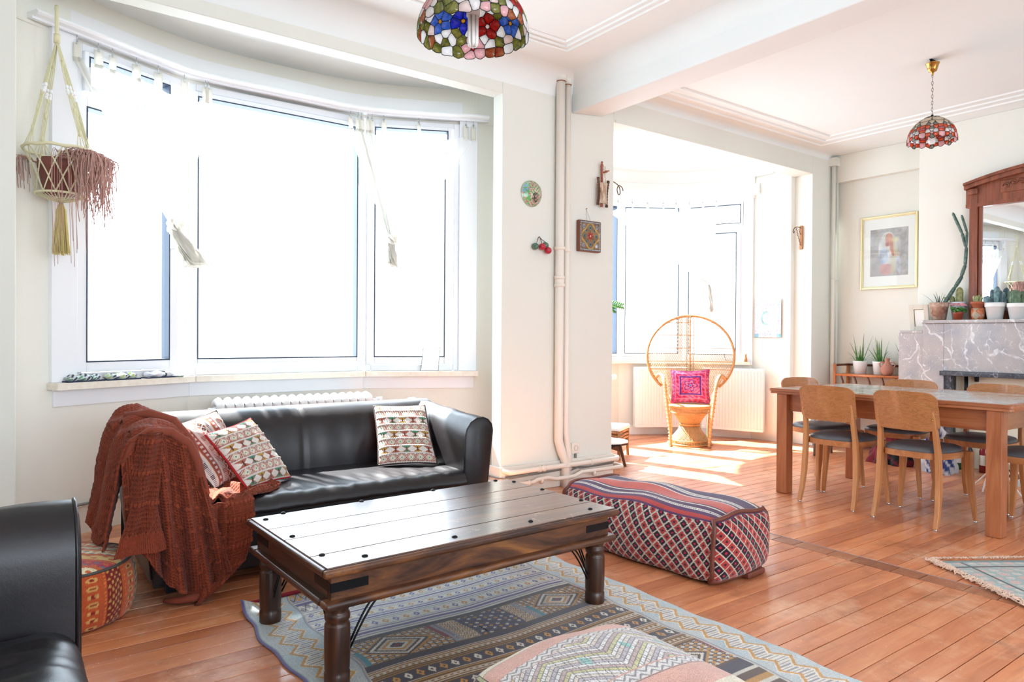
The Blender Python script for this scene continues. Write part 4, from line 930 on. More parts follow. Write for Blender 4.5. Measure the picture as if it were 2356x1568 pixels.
def red_pouf():
    Lx, Ly, H = 0.47, 1.06, 0.31
    t = thing('kilim_floor_pouf', 'long red and purple kilim pouf with diamond lattice sides and leather bound ends', 'pouf', (2.83, 2.53, 0.004), math.radians(4))
    box_pouf(H, Lx, Ly, pouf_lattice, 190, 0.07, 0.0, 0.006, t, e=9.0)
    M_bind = mat('brown_leather_binding', '#6b3527', 0.45)
    for s in (-1, 1):
        sq = []
        for k in range(4):
            c0 = [(-1, -1), (1, -1), (1, 1), (-1, 1)][k]; c1 = [(-1, -1), (1, -1), (1, 1), (-1, 1)][(k+1) % 4]
            sq += [(c0[0]+(c1[0]-c0[0])*q/10, s, c0[1]+(c1[1]-c0[1])*q/10) for q in range(10)]
        x, y, z = pouf_map(np.array(sq, float), H, Lx, Ly, 0.07, 0.0, 0.006, 9.0)
        MB().tube([(a*1.015, b_*1.01, max(0.01, c*1.02+H/2)) for a, b_, c in zip(x, y, z)], 0.011, 8, closed=True).build('leather_binding', M_bind, t)
    MB().box(-0.02, -Ly/2-0.02, 0.0, 0.13, -Ly/2+0.05, 0.028).build('leather_flap', M_bind, t, bevel=0.008)
red_pouf()
def pouf_pastel(face, u, v, Lx, Ly, H):
    crm = LC('#eadfca'); pink = LC('#e3b3a4'); gry = LC('#8f8a8c'); ros = LC('#d68f80'); lil = LC('#a9a2ac'); mint = LC('#9fd8cf'); yel = LC('#d9d3a0')
    x = u*Lx/2; y = (v if face in (0,) else u)*Ly/2; out = np.zeros(u.shape+(3,))+crm
    if face == 0:   # bands run along x; y from far (+) to near (-)
        s = (1-v)/2
        bands = [(0.0, 0.07, crm), (0.07, 0.20, pink), (0.20, 0.27, 'zz'), (0.27, 0.62, 'ch'), (0.62, 0.69, 'zz'), (0.69, 0.85, pink), (0.85, 0.93, crm), (0.93, 1.01, ros)]
        for a, c, k in bands:
            m = (s >= a) & (s < c); w = (s-a)/(c-a)
            if isinstance(k, str) and k == 'zz':
                z = tri(x/0.035); q = (w*2.2+z*0.9) % 1; out[m] = LC('#e8e4e0'); out[m & (q < 0.38)] = gry*1.25; out[m & ((w < 0.08) | (w > 0.92))] = pink*0.9
            elif isinstance(k, str):
                z = tri(x/0.26)*0.085; q = ((y+z)/0.0135); qi = np.floor(q).astype(int) % 6; fq = q % 1; bead = np.abs(np.sin(x*2*PI/0.018+np.floor(q)*1.6))
                base = np.zeros(u.shape+(3,))+LC('#efe9e4')
                for kk, cc in enumerate((LC('#f2efec'), yel, LC('#cdb6b0'), LC('#f0ecea'), LC('#c9c0c6'), LC('#e8dcd0'))): base[qi == kk] = cc
                base[(fq < 0.22) | (bead < 0.22)] = gry*0.9
                d = np.abs(((x/0.13) % 1)-0.5)*2+np.abs(w-0.5)*1.6; base[(d < 0.22) & (fq > 0.22) & (bead > 0.22)] = mint
                out[m] = base[m]
            else: out[m] = k; out[m & ((w < 0.03))] = gry*0.7
        out[s > 0.93] *= 0.95
    else:
        z = v*H/2; q = z/0.014; b = np.abs(np.sin(L_(u, Lx, Ly, face)*2*PI/0.017+np.floor(q)*1.6)); qi = (np.floor(q).astype(int)+np.floor(L_(u, Lx, Ly, face)/0.05).astype(int)) % 4
        for kk, cc in enumerate((LC('#ded6d0'), LC('#6a4a4a'), LC('#cfd0a0'), LC('#b9a6a6'))): out[qi == kk] = cc
        out[((q % 1) < 0.25) | (b < 0.25)] = LC('#4a3a40')
    return np.clip(out*RNG.normal(1, 0.05, u.shape)[..., None], 0, 1)
def L_(u, Lx, Ly, face): return u*(Lx if face in (1, 2) else Ly)/2
t = thing('kilim_floor_pouf', 'square pink and cream beaded kilim pouf in front of the low dark table', 'pouf', (1.175, 1.185, 0.012), math.radians(2))
box_pouf(0.34, 0.53, 0.53, pouf_pastel, 260, 0.06, 0.0, 0.004, t, e=7.0)
def round_pouf():
    t = thing('round_floor_pouf', 'round orange patchwork pouf on the floor between the armchair and the sofa', 'pouf', (0.182, 3.335, 0.002))
    nth, nr = 420, 90; r0, H = 0.268, 0.235
    th = np.linspace(0, 2*PI, nth+1)[:-1]; X = np.zeros((nth, nr, 3)); C = np.zeros((nth, nr, 3))
    prof = [(0.86, 0.0), (0.95, 0.012), (1.0, 0.06), (1.02, 0.12), (1.0, 0.18), (0.965, 0.212), (0.95, 0.222), (0.90, 0.232), (0.75, 0.243), (0.4, 0.252), (0.0, 0.255)]
    s = np.array([tuple(p) for p in spline([(a, b, 0) for a, b in prof], nr)])
    T, K = np.meshgrid(th, np.arange(nr), indexing='ij'); R = s[K, 0]*r0; Z = np.clip(s[K, 1], 0, 1)
    R = R*(1+0.006*np.sin(T*26)*(Z < 0.21)); X = np.stack([R*np.cos(T), R*np.sin(T), Z], -1)
    ora = LC('#c05a2c'); red = LC('#7c2420'); gold = LC('#c79a56'); dk = LC('#2a2622'); crm = LC('#e4d4ae'); grn = LC('#3e4a36'); blu = LC('#5f8fb0'); mag = LC('#a3344c')
    C[:] = ora; k = T/(2*PI)*18; ki = np.floor(k).astype(int); kf = k-ki; side = Z < 0.222
    sub = [ora*0.95, dk, LC('#b5502a'), red*0.9, ora, grn]
    for i_, cc in enumerate(sub): C[side & (ki % 6 == i_)] = cc
    zr = Z/0.031; fl = np.hypot((kf-0.5)*2.6, (zr % 1-0.5)*2); C[side & (fl < 0.62) & (ki % 2 == 0)] = gold; C[side & (fl < 0.3) & (ki % 2 == 0)] = red*1.2
    fl2 = np.sin(kf*22)*np.sin(zr*7); C[side & (ki % 2 == 1) & (fl2 > 0.45)] = gold*0.9; C[side & (ki % 6 == 5) & (fl < 0.7)] = LC('#a88a4a')
    C[side & ((kf < 0.10) | (kf > 0.90))] = ora*0.8; C[side & (kf < 0.05) & (np.sin(Z*500) > 0)] = LC('#d9733c')
    xx, yy = X[..., 0], X[..., 1]; w = (xx*0.5+yy*0.87)/0.062; wi = np.floor(w).astype(int); wf_ = w-wi
    for i_, cc in enumerate((crm, LC('#b9b09a'), crm*0.95, mag, LC('#c9a96a'))): C[~side & (wi % 5 == i_)] = cc
    p2 = np.sin((xx*0.87-yy*0.5)*95)*np.sin(w*8); C[~side & (p2 > 0.5)] = ora; C[~side & (p2 < -0.6) & (wi % 2 == 0)] = LC('#5a6a78'); C[~side & ((wf_ < 0.16) | (wf_ > 0.86))] = ora*0.95
    C = np.clip(C*RNG.normal(1, 0.07, T.shape)[..., None], 0, 1)
    colour_grid('body', X, np.clip(C*1.3, 0, 1), M_kilimf, t, closed_u=True)
    MB().tube([(0.2535*math.cos(a), 0.2535*math.sin(a), 0.225) for a in np.linspace(0, 2*PI, 61)[:-1]], 0.006, 6, closed=True).build('piping', mat('grey_piping', '#4a4844', 0.7), t)
round_pouf()
def fringe_rug():
    """small flat rug lying across the doorway, only its fringed corner in view"""
    c0 = Vector((3.89, 1.60)); ux = Vector((4.30-3.89, 1.335-1.60)).normalized(); uy = Vector((3.60-3.89, 1.12-1.60)).normalized()
    t = thing('fringed_rug', 'small faded pink and teal rug with a tangled cream fringe near the dining table', 'rug', (c0.x, c0.y, 0.003))
    U, V = np.meshgrid(np.linspace(0, 1.3, 260), np.linspace(0.03, 0.9, 180), indexing='ij')
    X = np.stack([ux.x*U+uy.x*V, ux.y*U+uy.y*V, 0.004+0.002*np.sin(U*9)*np.sin(V*11)], -1)
    tea = LC('#a9bdb8'); pk = LC('#dcbcb2'); dk = LC('#4a5252'); crm = LC('#d8d2c6'); out = np.zeros(U.shape+(3,))+tea
    q = np.sin(U*48+np.sin(V*20))*np.sin(V*60); out[q > 0.3] = pk; out[q < -0.5] = crm
    cx, cy = (U-0.42)/0.17, (V-0.36)/0.15; m = np.abs(cx)+np.abs(cy); out[(m < 1.5) & (np.floor(m*4).astype(int) % 2 == 0)] = dk; out[(m < 1.2) & (np.floor(m*5).astype(int) % 2 == 1)] = pk*0.9
    out[(np.abs(V-0.13) < 0.008) | (np.abs(U-0.10) < 0.008)] = dk; out[V < 0.06] = LC('#7c928e')
    colour_grid('weave', X, np.clip(out*RNG.normal(1, 0.08, U.shape)[..., None]*0.9, 0, 1), M_kilimf, t, thick=0.004)
    b = MB(); rr = random.Random(4)
    for i in range(420):   # fringe along both visible edges
        if i < 300: p = uy*rr.uniform(0.0, 0.9); d = (-ux*0.8+uy*rr.uniform(-0.5, 0.5))
        else: p = ux*rr.uniform(0, 0.6); d = -uy*0.7+ux*rr.uniform(-0.5, 0.5)
        l = rr.uniform(0.03, 0.075) if i < 300 else rr.uniform(0.012, 0.022); w = Vector((-d.y, d.x)); pts = []
        for k in range(5): q_ = p+d*l*k/4+w*0.012*math.sin(k*1.7+i); pts.append((q_.x, q_.y, 0.006+0.009*math.sin(k*1.3+i*0.7)**2))
        b.tube(pts, 0.0024, 4)
    b.build('fringe', mat('fringe_cotton', '#e3c3ae', 0.95), t, kind='stuff')
fringe_rug()
# ------------------------------------------------------------------ dining table and chairs
M_oak = wood('warm_oak', [(0.25, '#a86a3c'), (0.5, '#c08350'), (0.75, '#cf9866')], 2, 0.7, 0.42, 14, 0.12, coat=0.2)
M_oakx = wood('warm_oak_x', [(0.25, '#9a5c32'), (0.5, '#b57444'), (0.75, '#c88b5a')], 0, 0.7, 0.42, 14, 0.12, coat=0.2)
M_oaky = wood('red_oak_y', [(0.25, '#8a4a28'), (0.5, '#a5613a'), (0.75, '#bb7a50')], 1, 0.7, 0.40, 14, 0.12, coat=0.25)
M_oakt = wood('red_oak_z', [(0.25, '#8a4a28'), (0.5, '#a5613a'), (0.75, '#bb7a50')], 2, 0.7, 0.40, 14, 0.12, coat=0.25)
M_ply = mat('figured_oak_veneer', '#b87f4e', 0.4); _v = coords(M_ply, (1.0, 2.2, 9), False, True); _f = noise(M_ply, _v, 3.2, 7, 0.62, 2.2)
LK(M_ply, ramp(M_ply, _f, [(0.3, '#9a6238'), (0.5, '#b57a4b'), (0.56, '#9c6638'), (0.7, '#c08a58')]), P(M_ply).inputs['Base Color']); P(M_ply).inputs['Coat Weight'].default_value = 0.2
M_vinyl = mat('grey_vinyl', '#55565a', 0.42); bump(M_vinyl, noise(M_vinyl, coords(M_vinyl), 260, 2), 0.15, 0.003)
def dining_chair(label):
    t = thing('dining_chair', label, 'chair', group='oak dining chairs around the long table')
    def curved_leg(pts, ws):
        b = MB(); n = len(pts)
        for i, ((x, y, z), (wx, wy)) in enumerate(zip(pts, ws)):
            b.add([(x-wx/2, y-wy/2, z), (x+wx/2, y-wy/2, z), (x+wx/2, y+wy/2, z), (x-wx/2, y+wy/2, z)], [])
        for i in range(n-1):
            for k in range(4): b.f.append((i*4+k, i*4+(k+1) % 4, i*4+4+(k+1) % 4, i*4+4+k)); b.sm.append(True)
        b.f.append((3, 2, 1, 0)); b.sm.append(False); b.f.append(tuple(range(n*4-4, n*4))); b.sm.append(False); return b
    for s in (-1, 1):
        # rear leg running up into the back post
        p = [(-0.235, s*0.188, 0.008), (-0.205, s*0.186, 0.10), (-0.185, s*0.182, 0.22), (-0.178, s*0.178, 0.36), (-0.180, s*0.173, 0.46), (-0.195, s*0.167, 0.56), (-0.215, s*0.163, 0.66), (-0.226, s*0.161, 0.705), (-0.229, s*0.161, 0.715)]
        w = [(0.030, 0.026), (0.036, 0.028), (0.040, 0.030), (0.042, 0.030), (0.040, 0.029), (0.034, 0.028), (0.028, 0.026), (0.024, 0.022), (0.014, 0.012)]
        curved_leg(p, w).build('leg', M_oak, t, bevel=0.005)
        p = [(0.185, s*0.232, 0.008), (0.180, s*0.226, 0.08), (0.172, s*0.214, 0.20), (0.168, s*0.204, 0.32), (0.168, s*0.200, 0.445)]
        w = [(0.024, 0.024), (0.027, 0.027), (0.034, 0.032), (0.040, 0.038), (0.042, 0.042)]
        curved_leg(p, w).build('leg', M_oak, t, bevel=0.006)
        for x, y in ((-0.235, s*0.188), (0.185, s*0.232)):
            MB().lathe([(0.011, 0), (0.012, 0.004), (0.010, 0.009)], 12, Matrix.Translation((x, y, 0))).build('glide', M_chrome, t)
    out = []
    for k in range(36):
        a = 2*PI*k/36; q = Vector((math.cos(a), math.sin(a))); e = 3.4 if q.x < 0 else 2.6; r = (abs(q.x)**e+abs(q.y)**e)**(-1/e)
        out.append((q.x*r*0.205-0.003, q.y*r*(0.205+0.018*q.x*r)))
    MB().prism(out, 0.415, 0.452).build('seat_frame', M_oakx, t, bevel=0.004)
    n = 36; rings = [(1.0, 0.452), (1.0, 0.462), (0.96, 0.474), (0.85, 0.482), (0.6, 0.487), (0.3, 0.489), (0.001, 0.490)]
    X = np.array([[(p[0]*0.965*r+0.004, p[1]*0.965*r, z) for r, z in rings] for p in out]); MB().grid(X, closed_u=True).build('seat_pad', M_vinyl, t)
    # curved plywood back, edges sweep forward
    nu, nv = 33, 17; X = np.zeros((2, nu, nv, 3)); hw = 0.192
    for i in range(nu):
        u = -1+2*i/(nu-1)
        for j in range(nv):
            v = -1+2*j/(nv-1); cu = abs(u)**9; zz = 0.705+v*0.118*(1-0.30*cu if v > 0 else 1-0.25*cu)+0.006*(1-u*u)*(v > 0)
            x = -0.200-0.042*(1-u*u)-0.040*(v+1)*0.5
            for k, d in ((0, -0.006), (1, 0.006)): X[k, i, j] = (x+d+0.0, u*hw, zz)
    b = MB(); b.grid(X[0]); b.grid(X[1])
    loop = [(i, 0) for i in range(nu-1)]+[(nu-1, j) for j in range(nv-1)]+[(i, nv-1) for i in range(nu-1, 0, -1)]+[(0, j) for j in range(nv-1, 0, -1)]
    vs = [tuple(X[0][i, j]) for i, j in loop]+[tuple(X[1][i, j]) for i, j in loop]; m = len(loop)
    b.add(vs, [(k, (k+1) % m, m+(k+1) % m, m+k) for k in range(m)]); b.build('backrest', M_ply, t)
    for s in (-1, 1): MB().lathe([(0.006, 0), (0.005, 0.003), (0, 0.004)], 10, Matrix.Translation((-0.236, s*0.163, 0.66))@Matrix.Rotation(-PI/2, 4, 'Y')).build('screw', M_brass, t)
    return t
ch = dining_chair('oak dining chair seen from behind, nearer to the wicker chair, left of its pair')
ch.location = (4.775, 2.565, 0); ch.rotation_euler = (0, 0, math.radians(2))
dup(ch, (4.745, 2.025, 0), math.radians(-2), 'oak dining chair seen from behind, nearer to the fringed rug, right of its pair')
dup(ch, (5.50, 2.53, 0), PI+math.radians(3), 'oak dining chair on the fireplace side of the table, nearer to the plant rack')
dup(ch, (5.50, 1.965, 0), PI-math.radians(2), 'oak dining chair on the fireplace side of the table, in front of the hearth')
dup(ch, (5.20, 2.96, 0), -PI/2-math.radians(14), 'oak dining chair at the far head of the table, by the ribbed radiator')
dup(ch, (5.04, 1.50, 0), PI/2+math.radians(4), 'oak dining chair at the near head of the table, behind the front table leg')
def dining_table():
    t = thing('dining_table', 'long oak dining table with a tiled top and square legs in the far room', 'table', (5.16, 2.27, 0), math.radians(-1.2))
    hx, hy = 0.535, 0.795; z = 0.775
    def rounded(hx, hy, r=0.03):
        o = []
        for cx_, cy_, a0 in ((hx-r, hy-r, 0), (-hx+r, hy-r, PI/2), (-hx+r, -hy+r, PI), (hx-r, -hy+r, 1.5*PI)):
            for k in range(6): o.append((cx_+r*math.cos(a0+PI/2*k/5), cy_+r*math.sin(a0+PI/2*k/5)))
        return o
    MB().prism(rounded(hx, hy), z-0.020, z-0.004).build('top', M_oaky, t, bevel=0.004)
    MB().prism(rounded(hx-0.006, hy-0.006), z-0.038, z-0.0215).build('extension_leaf', M_oaky, t, bevel=0.004)
    for q in ((-hx, -hy, -hx+0.055, hy), (hx-0.055, -hy, hx, hy), (-hx+0.055, -hy, hx-0.055, -hy+0.055), (-hx+0.055, hy-0.055, hx-0.055, hy)):
        MB().box(q[0]+0.012, q[1]+0.012, z-0.006, q[2]-(0.012 if q[2] == hx else 0), q[3]-(0.012 if q[3] == hy else 0), z).build('rim', M_oaky, t, bevel=0.003)
    M_tile = mat('marbled_tile', '#a9b0ac', 0.12, spec=0.6); v = coords(M_tile, (1, 1, 1), False, True); f = noise(M_tile, v, 14, 6, 0.7, 1.5)
    oi = N(M_tile, 'ShaderNodeObjectInfo'); c = mixc(M_tile, 1.0, ramp(M_tile, f, [(0.3, '#8d938f'), (0.5, '#b4b8b4'), (0.58, '#e6e6e2'), (0.7, '#9aa39c')]), ramp(M_tile, oi.outputs['Random'], [(0, (0.72,)*3), (1, (1.1,)*3)]), 'MULTIPLY'); LK(M_tile, c, P(M_tile).inputs['Base Color'])
    MB().box(-hx+0.055, -hy+0.055, z-0.010, hx-0.055, hy-0.055, z-0.0035).build('grout_bed', mat('grout', '#b9b4a8', 0.9), t)
    nx, ny = 6, 10; sx, sy = (2*hx-0.112)/nx, (2*hy-0.112)/ny
    for i in range(nx):
        for j in range(ny):
            x0, y0 = -hx+0.056+i*sx, -hy+0.056+j*sy
            MB().box(-sx/2+0.0015, -sy/2+0.0015, -0.003, sx/2-0.0015, sy/2-0.0015, 0.0005).build('tile', M_tile, t, loc=(x0+sx/2, y0+sy/2, z-0.0005-0.0004*random.random()))
    ax, ay = 0.475, 0.690
    for s in (-1, 1):
        for q in (-1, 1):
            MB().box(s*ax-0.042, q*ay-0.042, 0, s*ax+0.042, q*ay+0.042, z-0.038).build('leg', M_oakt, t, bevel=0.006)
        MB().box(s*(ax+0.0)-0.012-0.01*s, -ay+0.042, z-0.165, s*ax+0.012-0.01*s, ay-0.042, z-0.038).build('apron', M_oaky, t, bevel=0.002)
        MB().box(-ax+0.042, s*ay-0.012-0.01*s, z-0.165, ax-0.042, s*ay+0.012-0.01*s, z-0.038).build('apron', M_oakx, t, bevel=0.002)
dining_table()

# ------------------------------------------------------------------ marble chimney piece
def marble(name, base, vein, dark, sc=1.0, rough=0.18):
    m = mat(name, base, rough, spec=0.6); v = coords(m, (1, 1, 1), False, False)
    w = N(m, 'ShaderNodeTexNoise'); w.inputs['Scale'].default_value = 2.2*sc; w.inputs['Detail'].default_value = 5; LK(m, v, w.inputs['Vector'])
    ad = N(m, 'ShaderNodeMix', data_type='RGBA', blend_type='ADD'); ad.inputs[0].default_value = 0.55; LK(m, v, ad.inputs[6]); LK(m, w.outputs['Color'], ad.inputs[7])
    masks = []
    for s_, th, off in ((4.2*sc, 0.012, 0.0), (10*sc, 0.009, 3.0)):
        vo = N(m, 'ShaderNodeTexVoronoi', feature='DISTANCE_TO_EDGE'); vo.inputs['Scale'].default_value = s_
        mp = N(m, 'ShaderNodeMapping'); mp.inputs['Location'].default_value = (off, off*2, off); mp.inputs['Rotation'].default_value = (0.5, 0.4, 0.3); mp.inputs['Scale'].default_value = (1, 1, 0.55); LK(m, ad.outputs[2], mp.inputs['Vector']); LK(m, mp.outputs[0], vo.inputs['Vector'])
        masks.append(ramp(m, vo.outputs['Distance'], [(0.0, (1,)*3), (th, (0.9,)*3), (th*3, (0,)*3)]))
    n1 = noise(m, v, 3.5*sc, 6, 0.7, 1.0); br = ramp(m, n1, [(0.42, (0,)*3), (0.6, (1,)*3)])
    c = mixc(m, ramp(m, noise(m, v, 6*sc, 5), [(0.4, (0,)*3), (0.65, (0.8,)*3)]), base, dark)
    m1 = mixc(m, 1.0, masks[0], br, 'MULTIPLY'); c = mixc(m, m1, c, vein)
    n2 = ramp(m, noise(m, v, 5*sc, 6, 0.7, 2.0), [(0.48, (0,)*3), (0.62, (0.8,)*3)]); m2 = mixc(m, 1.0, masks[1], n2, 'MULTIPLY'); c = mixc(m, m2, c, vein)
    c = mixc(m, ramp(m, noise(m, v, 90, 2), [(0.66, (0,)*3), (0.72, (0.5,)*3)]), c, vein)
    LK(m, c, P(m).inputs['Base Color']); return m
M_marb = marble('grey_veined_marble', '#b5b0af', '#eff1f3', '#9c9ea6'); M_marbd = marble('dark_marble_edge', '#4d525c', '#9aa0aa', '#383d48', 2.0)
def fireplace():
    t = thing('fireplace', 'stepped grey marble fireplace with white veins and a dark marble lintel', 'fireplace', (6.95, 2.0, 0))
    MB().box(6.85, 2.755, 0.0, 7.06, 2.935, 1.29).build('side_slab', M_marb, t, wc=True, bevel=0.002)
    MB().box(6.846, 1.15, 0.865, 7.06, 2.752, 1.29).build('frieze_slab', M_marb, t, wc=True, bevel=0.002)
    MB().box(6.825, 1.05, 1.292, 7.06, 2.935, 1.322).build('mantel_shelf', M_marb, t, wc=True, bevel=0.005)
    MB().box(6.86, 2.938, 0.0, 7.44, 3.15, 1.205).build('step_slab', M_marb, t, wc=True, bevel=0.002)
    MB().box(6.855, 2.938, 1.205, 7.44, 3.145, 1.228).build('step_cap', M_marb, t, wc=True, bevel=0.003)
    MB().box(6.815, 1.15, 0.822, 7.02, 2.775, 0.864).build('lintel', M_marbd, t, wc=True, bevel=0.004)
    MB().box(6.87, 2.70, 0.0, 6.93, 2.753, 0.822).build('jamb', M_marbd, t, wc=True, bevel=0.004)
    MB().box(6.98, 1.15, 0.0, 7.05, 2.70, 0.865).build('back_panel', mat('cream_firebox', '#e5ddc8', 0.6), t, wc=True)
    MB().tube([(6.93, 2.60, 0.83), (6.93, 2.60, 0.70), (6.95, 2.60, 0.0)], 0.016, 10).build('flue_pipe', M_black, t, wc=True)
    MB().tube([(6.94, 2.52, 0.83), (6.94, 2.52, 0.775)], 0.018, 10).build('flue_pipe', M_black, t, wc=True)
fireplace()
def mirror():
    t = thing('overmantel_mirror', 'arched carved walnut mirror standing on the marble mantelpiece', 'mirror', (7.0, 1.90, 1.322))
    M_wal = wood('carved_walnut', [(0.3, '#5e2e1c'), (0.5, '#7d4128'), (0.75, '#955338')], 2, 0.8, 0.35, 12, 0.15, coat=0.3)
    yl, yr = 2.615, 1.185; yc = (yl+yr)/2; x0 = 7.055
    for s in (1, -1):
        e = yc+s*(yl-yc)
        MB().box(6.995, min(e, e-s*0.065), 1.322, x0, max(e, e-s*0.065), 2.47).build('stile', M_wal, t, wc=True, bevel=0.006)
        MB().box(7.012, min(e-s*0.065, e-s*0.095), 1.38, x0, max(e-s*0.065, e-s*0.095), 2.36).build('inner_moulding', M_wal, t, wc=True, bevel=0.008)
        b = MB(); b.box(6.975, min(e+s*0.012, e-s*0.07), 2.44, x0, max(e+s*0.012, e-s*0.07), 2.50).build('capital', M_wal, t, wc=True, bevel=0.012)
    def arch(z, k): return [(yl+0.03-(yl-yr+0.06)*i/24, z+k*(1-((i-12)/12)**2)) for i in range(25)]
    def bar(name, za, zb, xf, ka, kb, bev=0.004):
        lo, hi = arch(za, ka), arch(zb, kb); P_ = lo+hi[::-1]; v = [(xf, y, z) for y, z in P_]+[(x0, y, z) for y, z in P_]; n = len(P_)
        b = MB(); 
        for i in range(24): b.add([(xf, *lo[i]), (xf, *lo[i+1]), (xf, *hi[i+1]), (xf, *hi[i]), (x0, *lo[i]), (x0, *lo[i+1]), (x0, *hi[i+1]), (x0, *hi[i])], [(0, 1, 2, 3), (3, 2, 6, 7), (0, 4, 5, 1)] + ([(0, 3, 7, 4)] if i == 0 else [])+([(1, 5, 6, 2)] if i == 23 else []))
        b.build(name, M_wal, t, wc=True)
    bar('frieze', 2.36, 2.49, 7.005, 0.0, 0.095); bar('cornice', 2.488, 2.525, 6.955, 0.095, 0.10); bar('cornice', 2.523, 2.545, 6.935, 0.10, 0.105); bar('top_rail', 2.33, 2.362, 6.998, 0.0, 0.0)
    b = MB(); rr = random.Random(3)
    MB().box(6.998, 1.43, 2.425, 7.01, 2.375, 2.535).build('carved_panel', M_wal, t, wc=True, bevel=0.01)
    for k in range(16):
        y = 2.33-0.055*k; z = 2.48+0.02*math.sin(k*1.1)
        b.lathe([(0.0, -0.014), (0.012, -0.006), (0.017, 0), (0.012, 0.006), (0.0, 0.014)], 8, Matrix.Translation((6.995, y, z)))
        b.tube([(6.995, y+0.03*math.cos(q)*(1-q/9), z+0.03*math.sin(q)*(1-q/9)) for q in np.linspace(0, 6, 12)], 0.005, 5)
    b.build('carving', M_wal, t, wc=True, kind='stuff')
    MB().box(7.03, yr+0.09, 1.36, 7.036, yl-0.09, 2.345).build('mirror_glass', mat('silvered_glass', '#f4f5f6', 0.01, 1.0), t, wc=True)
    MB().box(7.0, yr+0.06, 1.322, 7.05, yl-0.06, 1.40).build('bottom_rail', M_wal, t, wc=True, bevel=0.006)
mirror()

# ------------------------------------------------------------------ pots and plants
M_terra = mat('terracotta', '#a4593e', 0.85); M_terral = mat('weathered_terracotta', '#a8846f', 0.9); _v = coords(M_terral); LK(M_terral, ramp(M_terral, noise(M_terral, _v, 14, 5, 0.7, 1), [(0.35, '#8a5c46'), (0.55, '#b39584'), (0.7, '#d6c6ba')]), P(M_terral).inputs['Base Color'])
M_pot = mat('white_glazed_pot', '#f0f0ee', 0.25); M_soil = mat('potting_soil', '#3a2a20', 0.95); M_blue = mat('pale_blue_pot', '#dfe9f2', 0.3); M_plast = mat('brown_plastic_pot', '#8f3f26', 0.45)
def leaf_mat(n, c1, c2, rough=0.45):
    m = mat(n, c1, rough); LK(m, ramp(m, noise(m, coords(m), 30, 3), [(0.35, c1), (0.65, c2)]), P(m).inputs['Base Color']); return m
M_cact = leaf_mat('cactus_green', '#3f5a45', '#6d8a6c'); M_cactb = leaf_mat('blue_cactus', '#2f4a55', '#6f949a'); M_cacty = leaf_mat('olive_cactus', '#6f7a45', '#a9ad78'); M_aloe = leaf_mat('aloe_green', '#3f6b3a', '#6f9a58'); M_spine = mat('cactus_spine', '#cfc8a0', 0.7); M_leaf = leaf_mat('fresh_green', '#2f6b2c', '#5a9c45'); M_dkgrn = leaf_mat('dark_succulent', '#2a4038', '#5a776a')
def pot(t, r, h, m, rim=True, taper=0.72, faceted=0):
    rf = (lambda a, z: 1+0.03*abs(math.cos(faceted*a/2))) if faceted else None
    pr = [(0.0, 0.0), (r*taper, 0.0), (r*(taper+(1-taper)*0.75), h*(0.74 if rim else 0.9))]
    pr += [(r*0.98, h*0.75), (r, h*0.78), (r*1.01, h), (r*0.9, h), (r*0.88, h*0.88)] if rim else [(r, h), (r*0.92, h), (r*0.88, h*0.88)]
    MB().lathe(pr, 32, rfun=rf).build('pot', m, t); MB().lathe([(0.0, h*0.9), (r*0.885, h*0.88)], 24).build('soil', M_soil, t)
def ribbed(b, base, d, r, h, ribs=10, depth=0.12):
    """ribbed cactus column with round tip along direction d"""
    q = Vector(d).to_track_quat('Z', 'Y').to_matrix().to_4x4(); pr = [(r*0.8, 0), (r, h*0.2), (r, h*0.7)]+[(r*math.cos(a), h*0.7+h*0.3*math.sin(a)) for a in np.linspace(0.2, PI/2, 6)]
    b.lathe(pr, ribs*4, Matrix.Translation(base)@q, True, lambda a, z: 1-depth*(0.5-0.5*math.cos(ribs*a)))
def spines(t, items, l=0.006):
    b = MB(); rr = random.Random(9)
    for base, d, r, h, ribs in items:
        q = Vector(d).to_track_quat('Z', 'Y').to_matrix()
        for k in range(ribs):
            for j in range(int(h/0.012)):
                a = 2*PI*k/ribs; z = 0.006+j*0.012; rz = r if z < h*0.7 else r*math.sqrt(max(0, 1-((z-h*0.7)/(h*0.3))**2))
                p = Vector(base)+q@Vector((rz*math.cos(a), rz*math.sin(a), z)); o = q@Vector((math.cos(a), math.sin(a), rr.uniform(-0.5, 0.8)))
                b.tube([p, p+o*l], 0.0006, 3)
    b.build('spines', M_spine, t, kind='stuff')
def cactus_pot(name, label, loc, r, h, m, items, cm, rim=True, taper=0.72, cat='potted plant', sp=True):
    t = thing(name, label, cat, loc); pot(t, r, h, m, rim, taper)
    for it in items:
        b = MB(); ribbed(b, *it[:4], ribs=it[4]); b.build('cactus_stem', cm, t)
    if sp: spines(t, items)
    return t
def blade(b, base, tip, w, curve=0.0, seg=7):
    base, tip = Vector(base), Vector(tip); d = tip-base; side = Vector((-d.y, d.x, 0)); side = side.normalized() if side.length > 1e-4 else Vector((0, 1, 0)); up = Vector((0, 0, 1)); v = []; f = []
    nrm = d.normalized().cross(side)
    for i in range(seg+1):
        s = i/seg; p = base+d*s; p.z += curve*math.sin(PI*s*0.9); ww = w*(1-s**1.6)+0.0006
        v += [p-side*ww, p+nrm*ww*0.45, p+side*ww, p-nrm*ww*0.1]
    for i in range(seg):
        for k in range(4): f.append((i*4+k, i*4+(k+1) % 4, i*4+4+(k+1) % 4, i*4+4+k))
    b.add(v, f, True)
MZ = 1.3225
c = thing('potted_cactus', 'tall segmented cactus leaning up beside the mirror in a weathered terracotta pot', 'potted plant', (6.915, 2.822, MZ)); pot(c, 0.078, 0.16, M_terral)
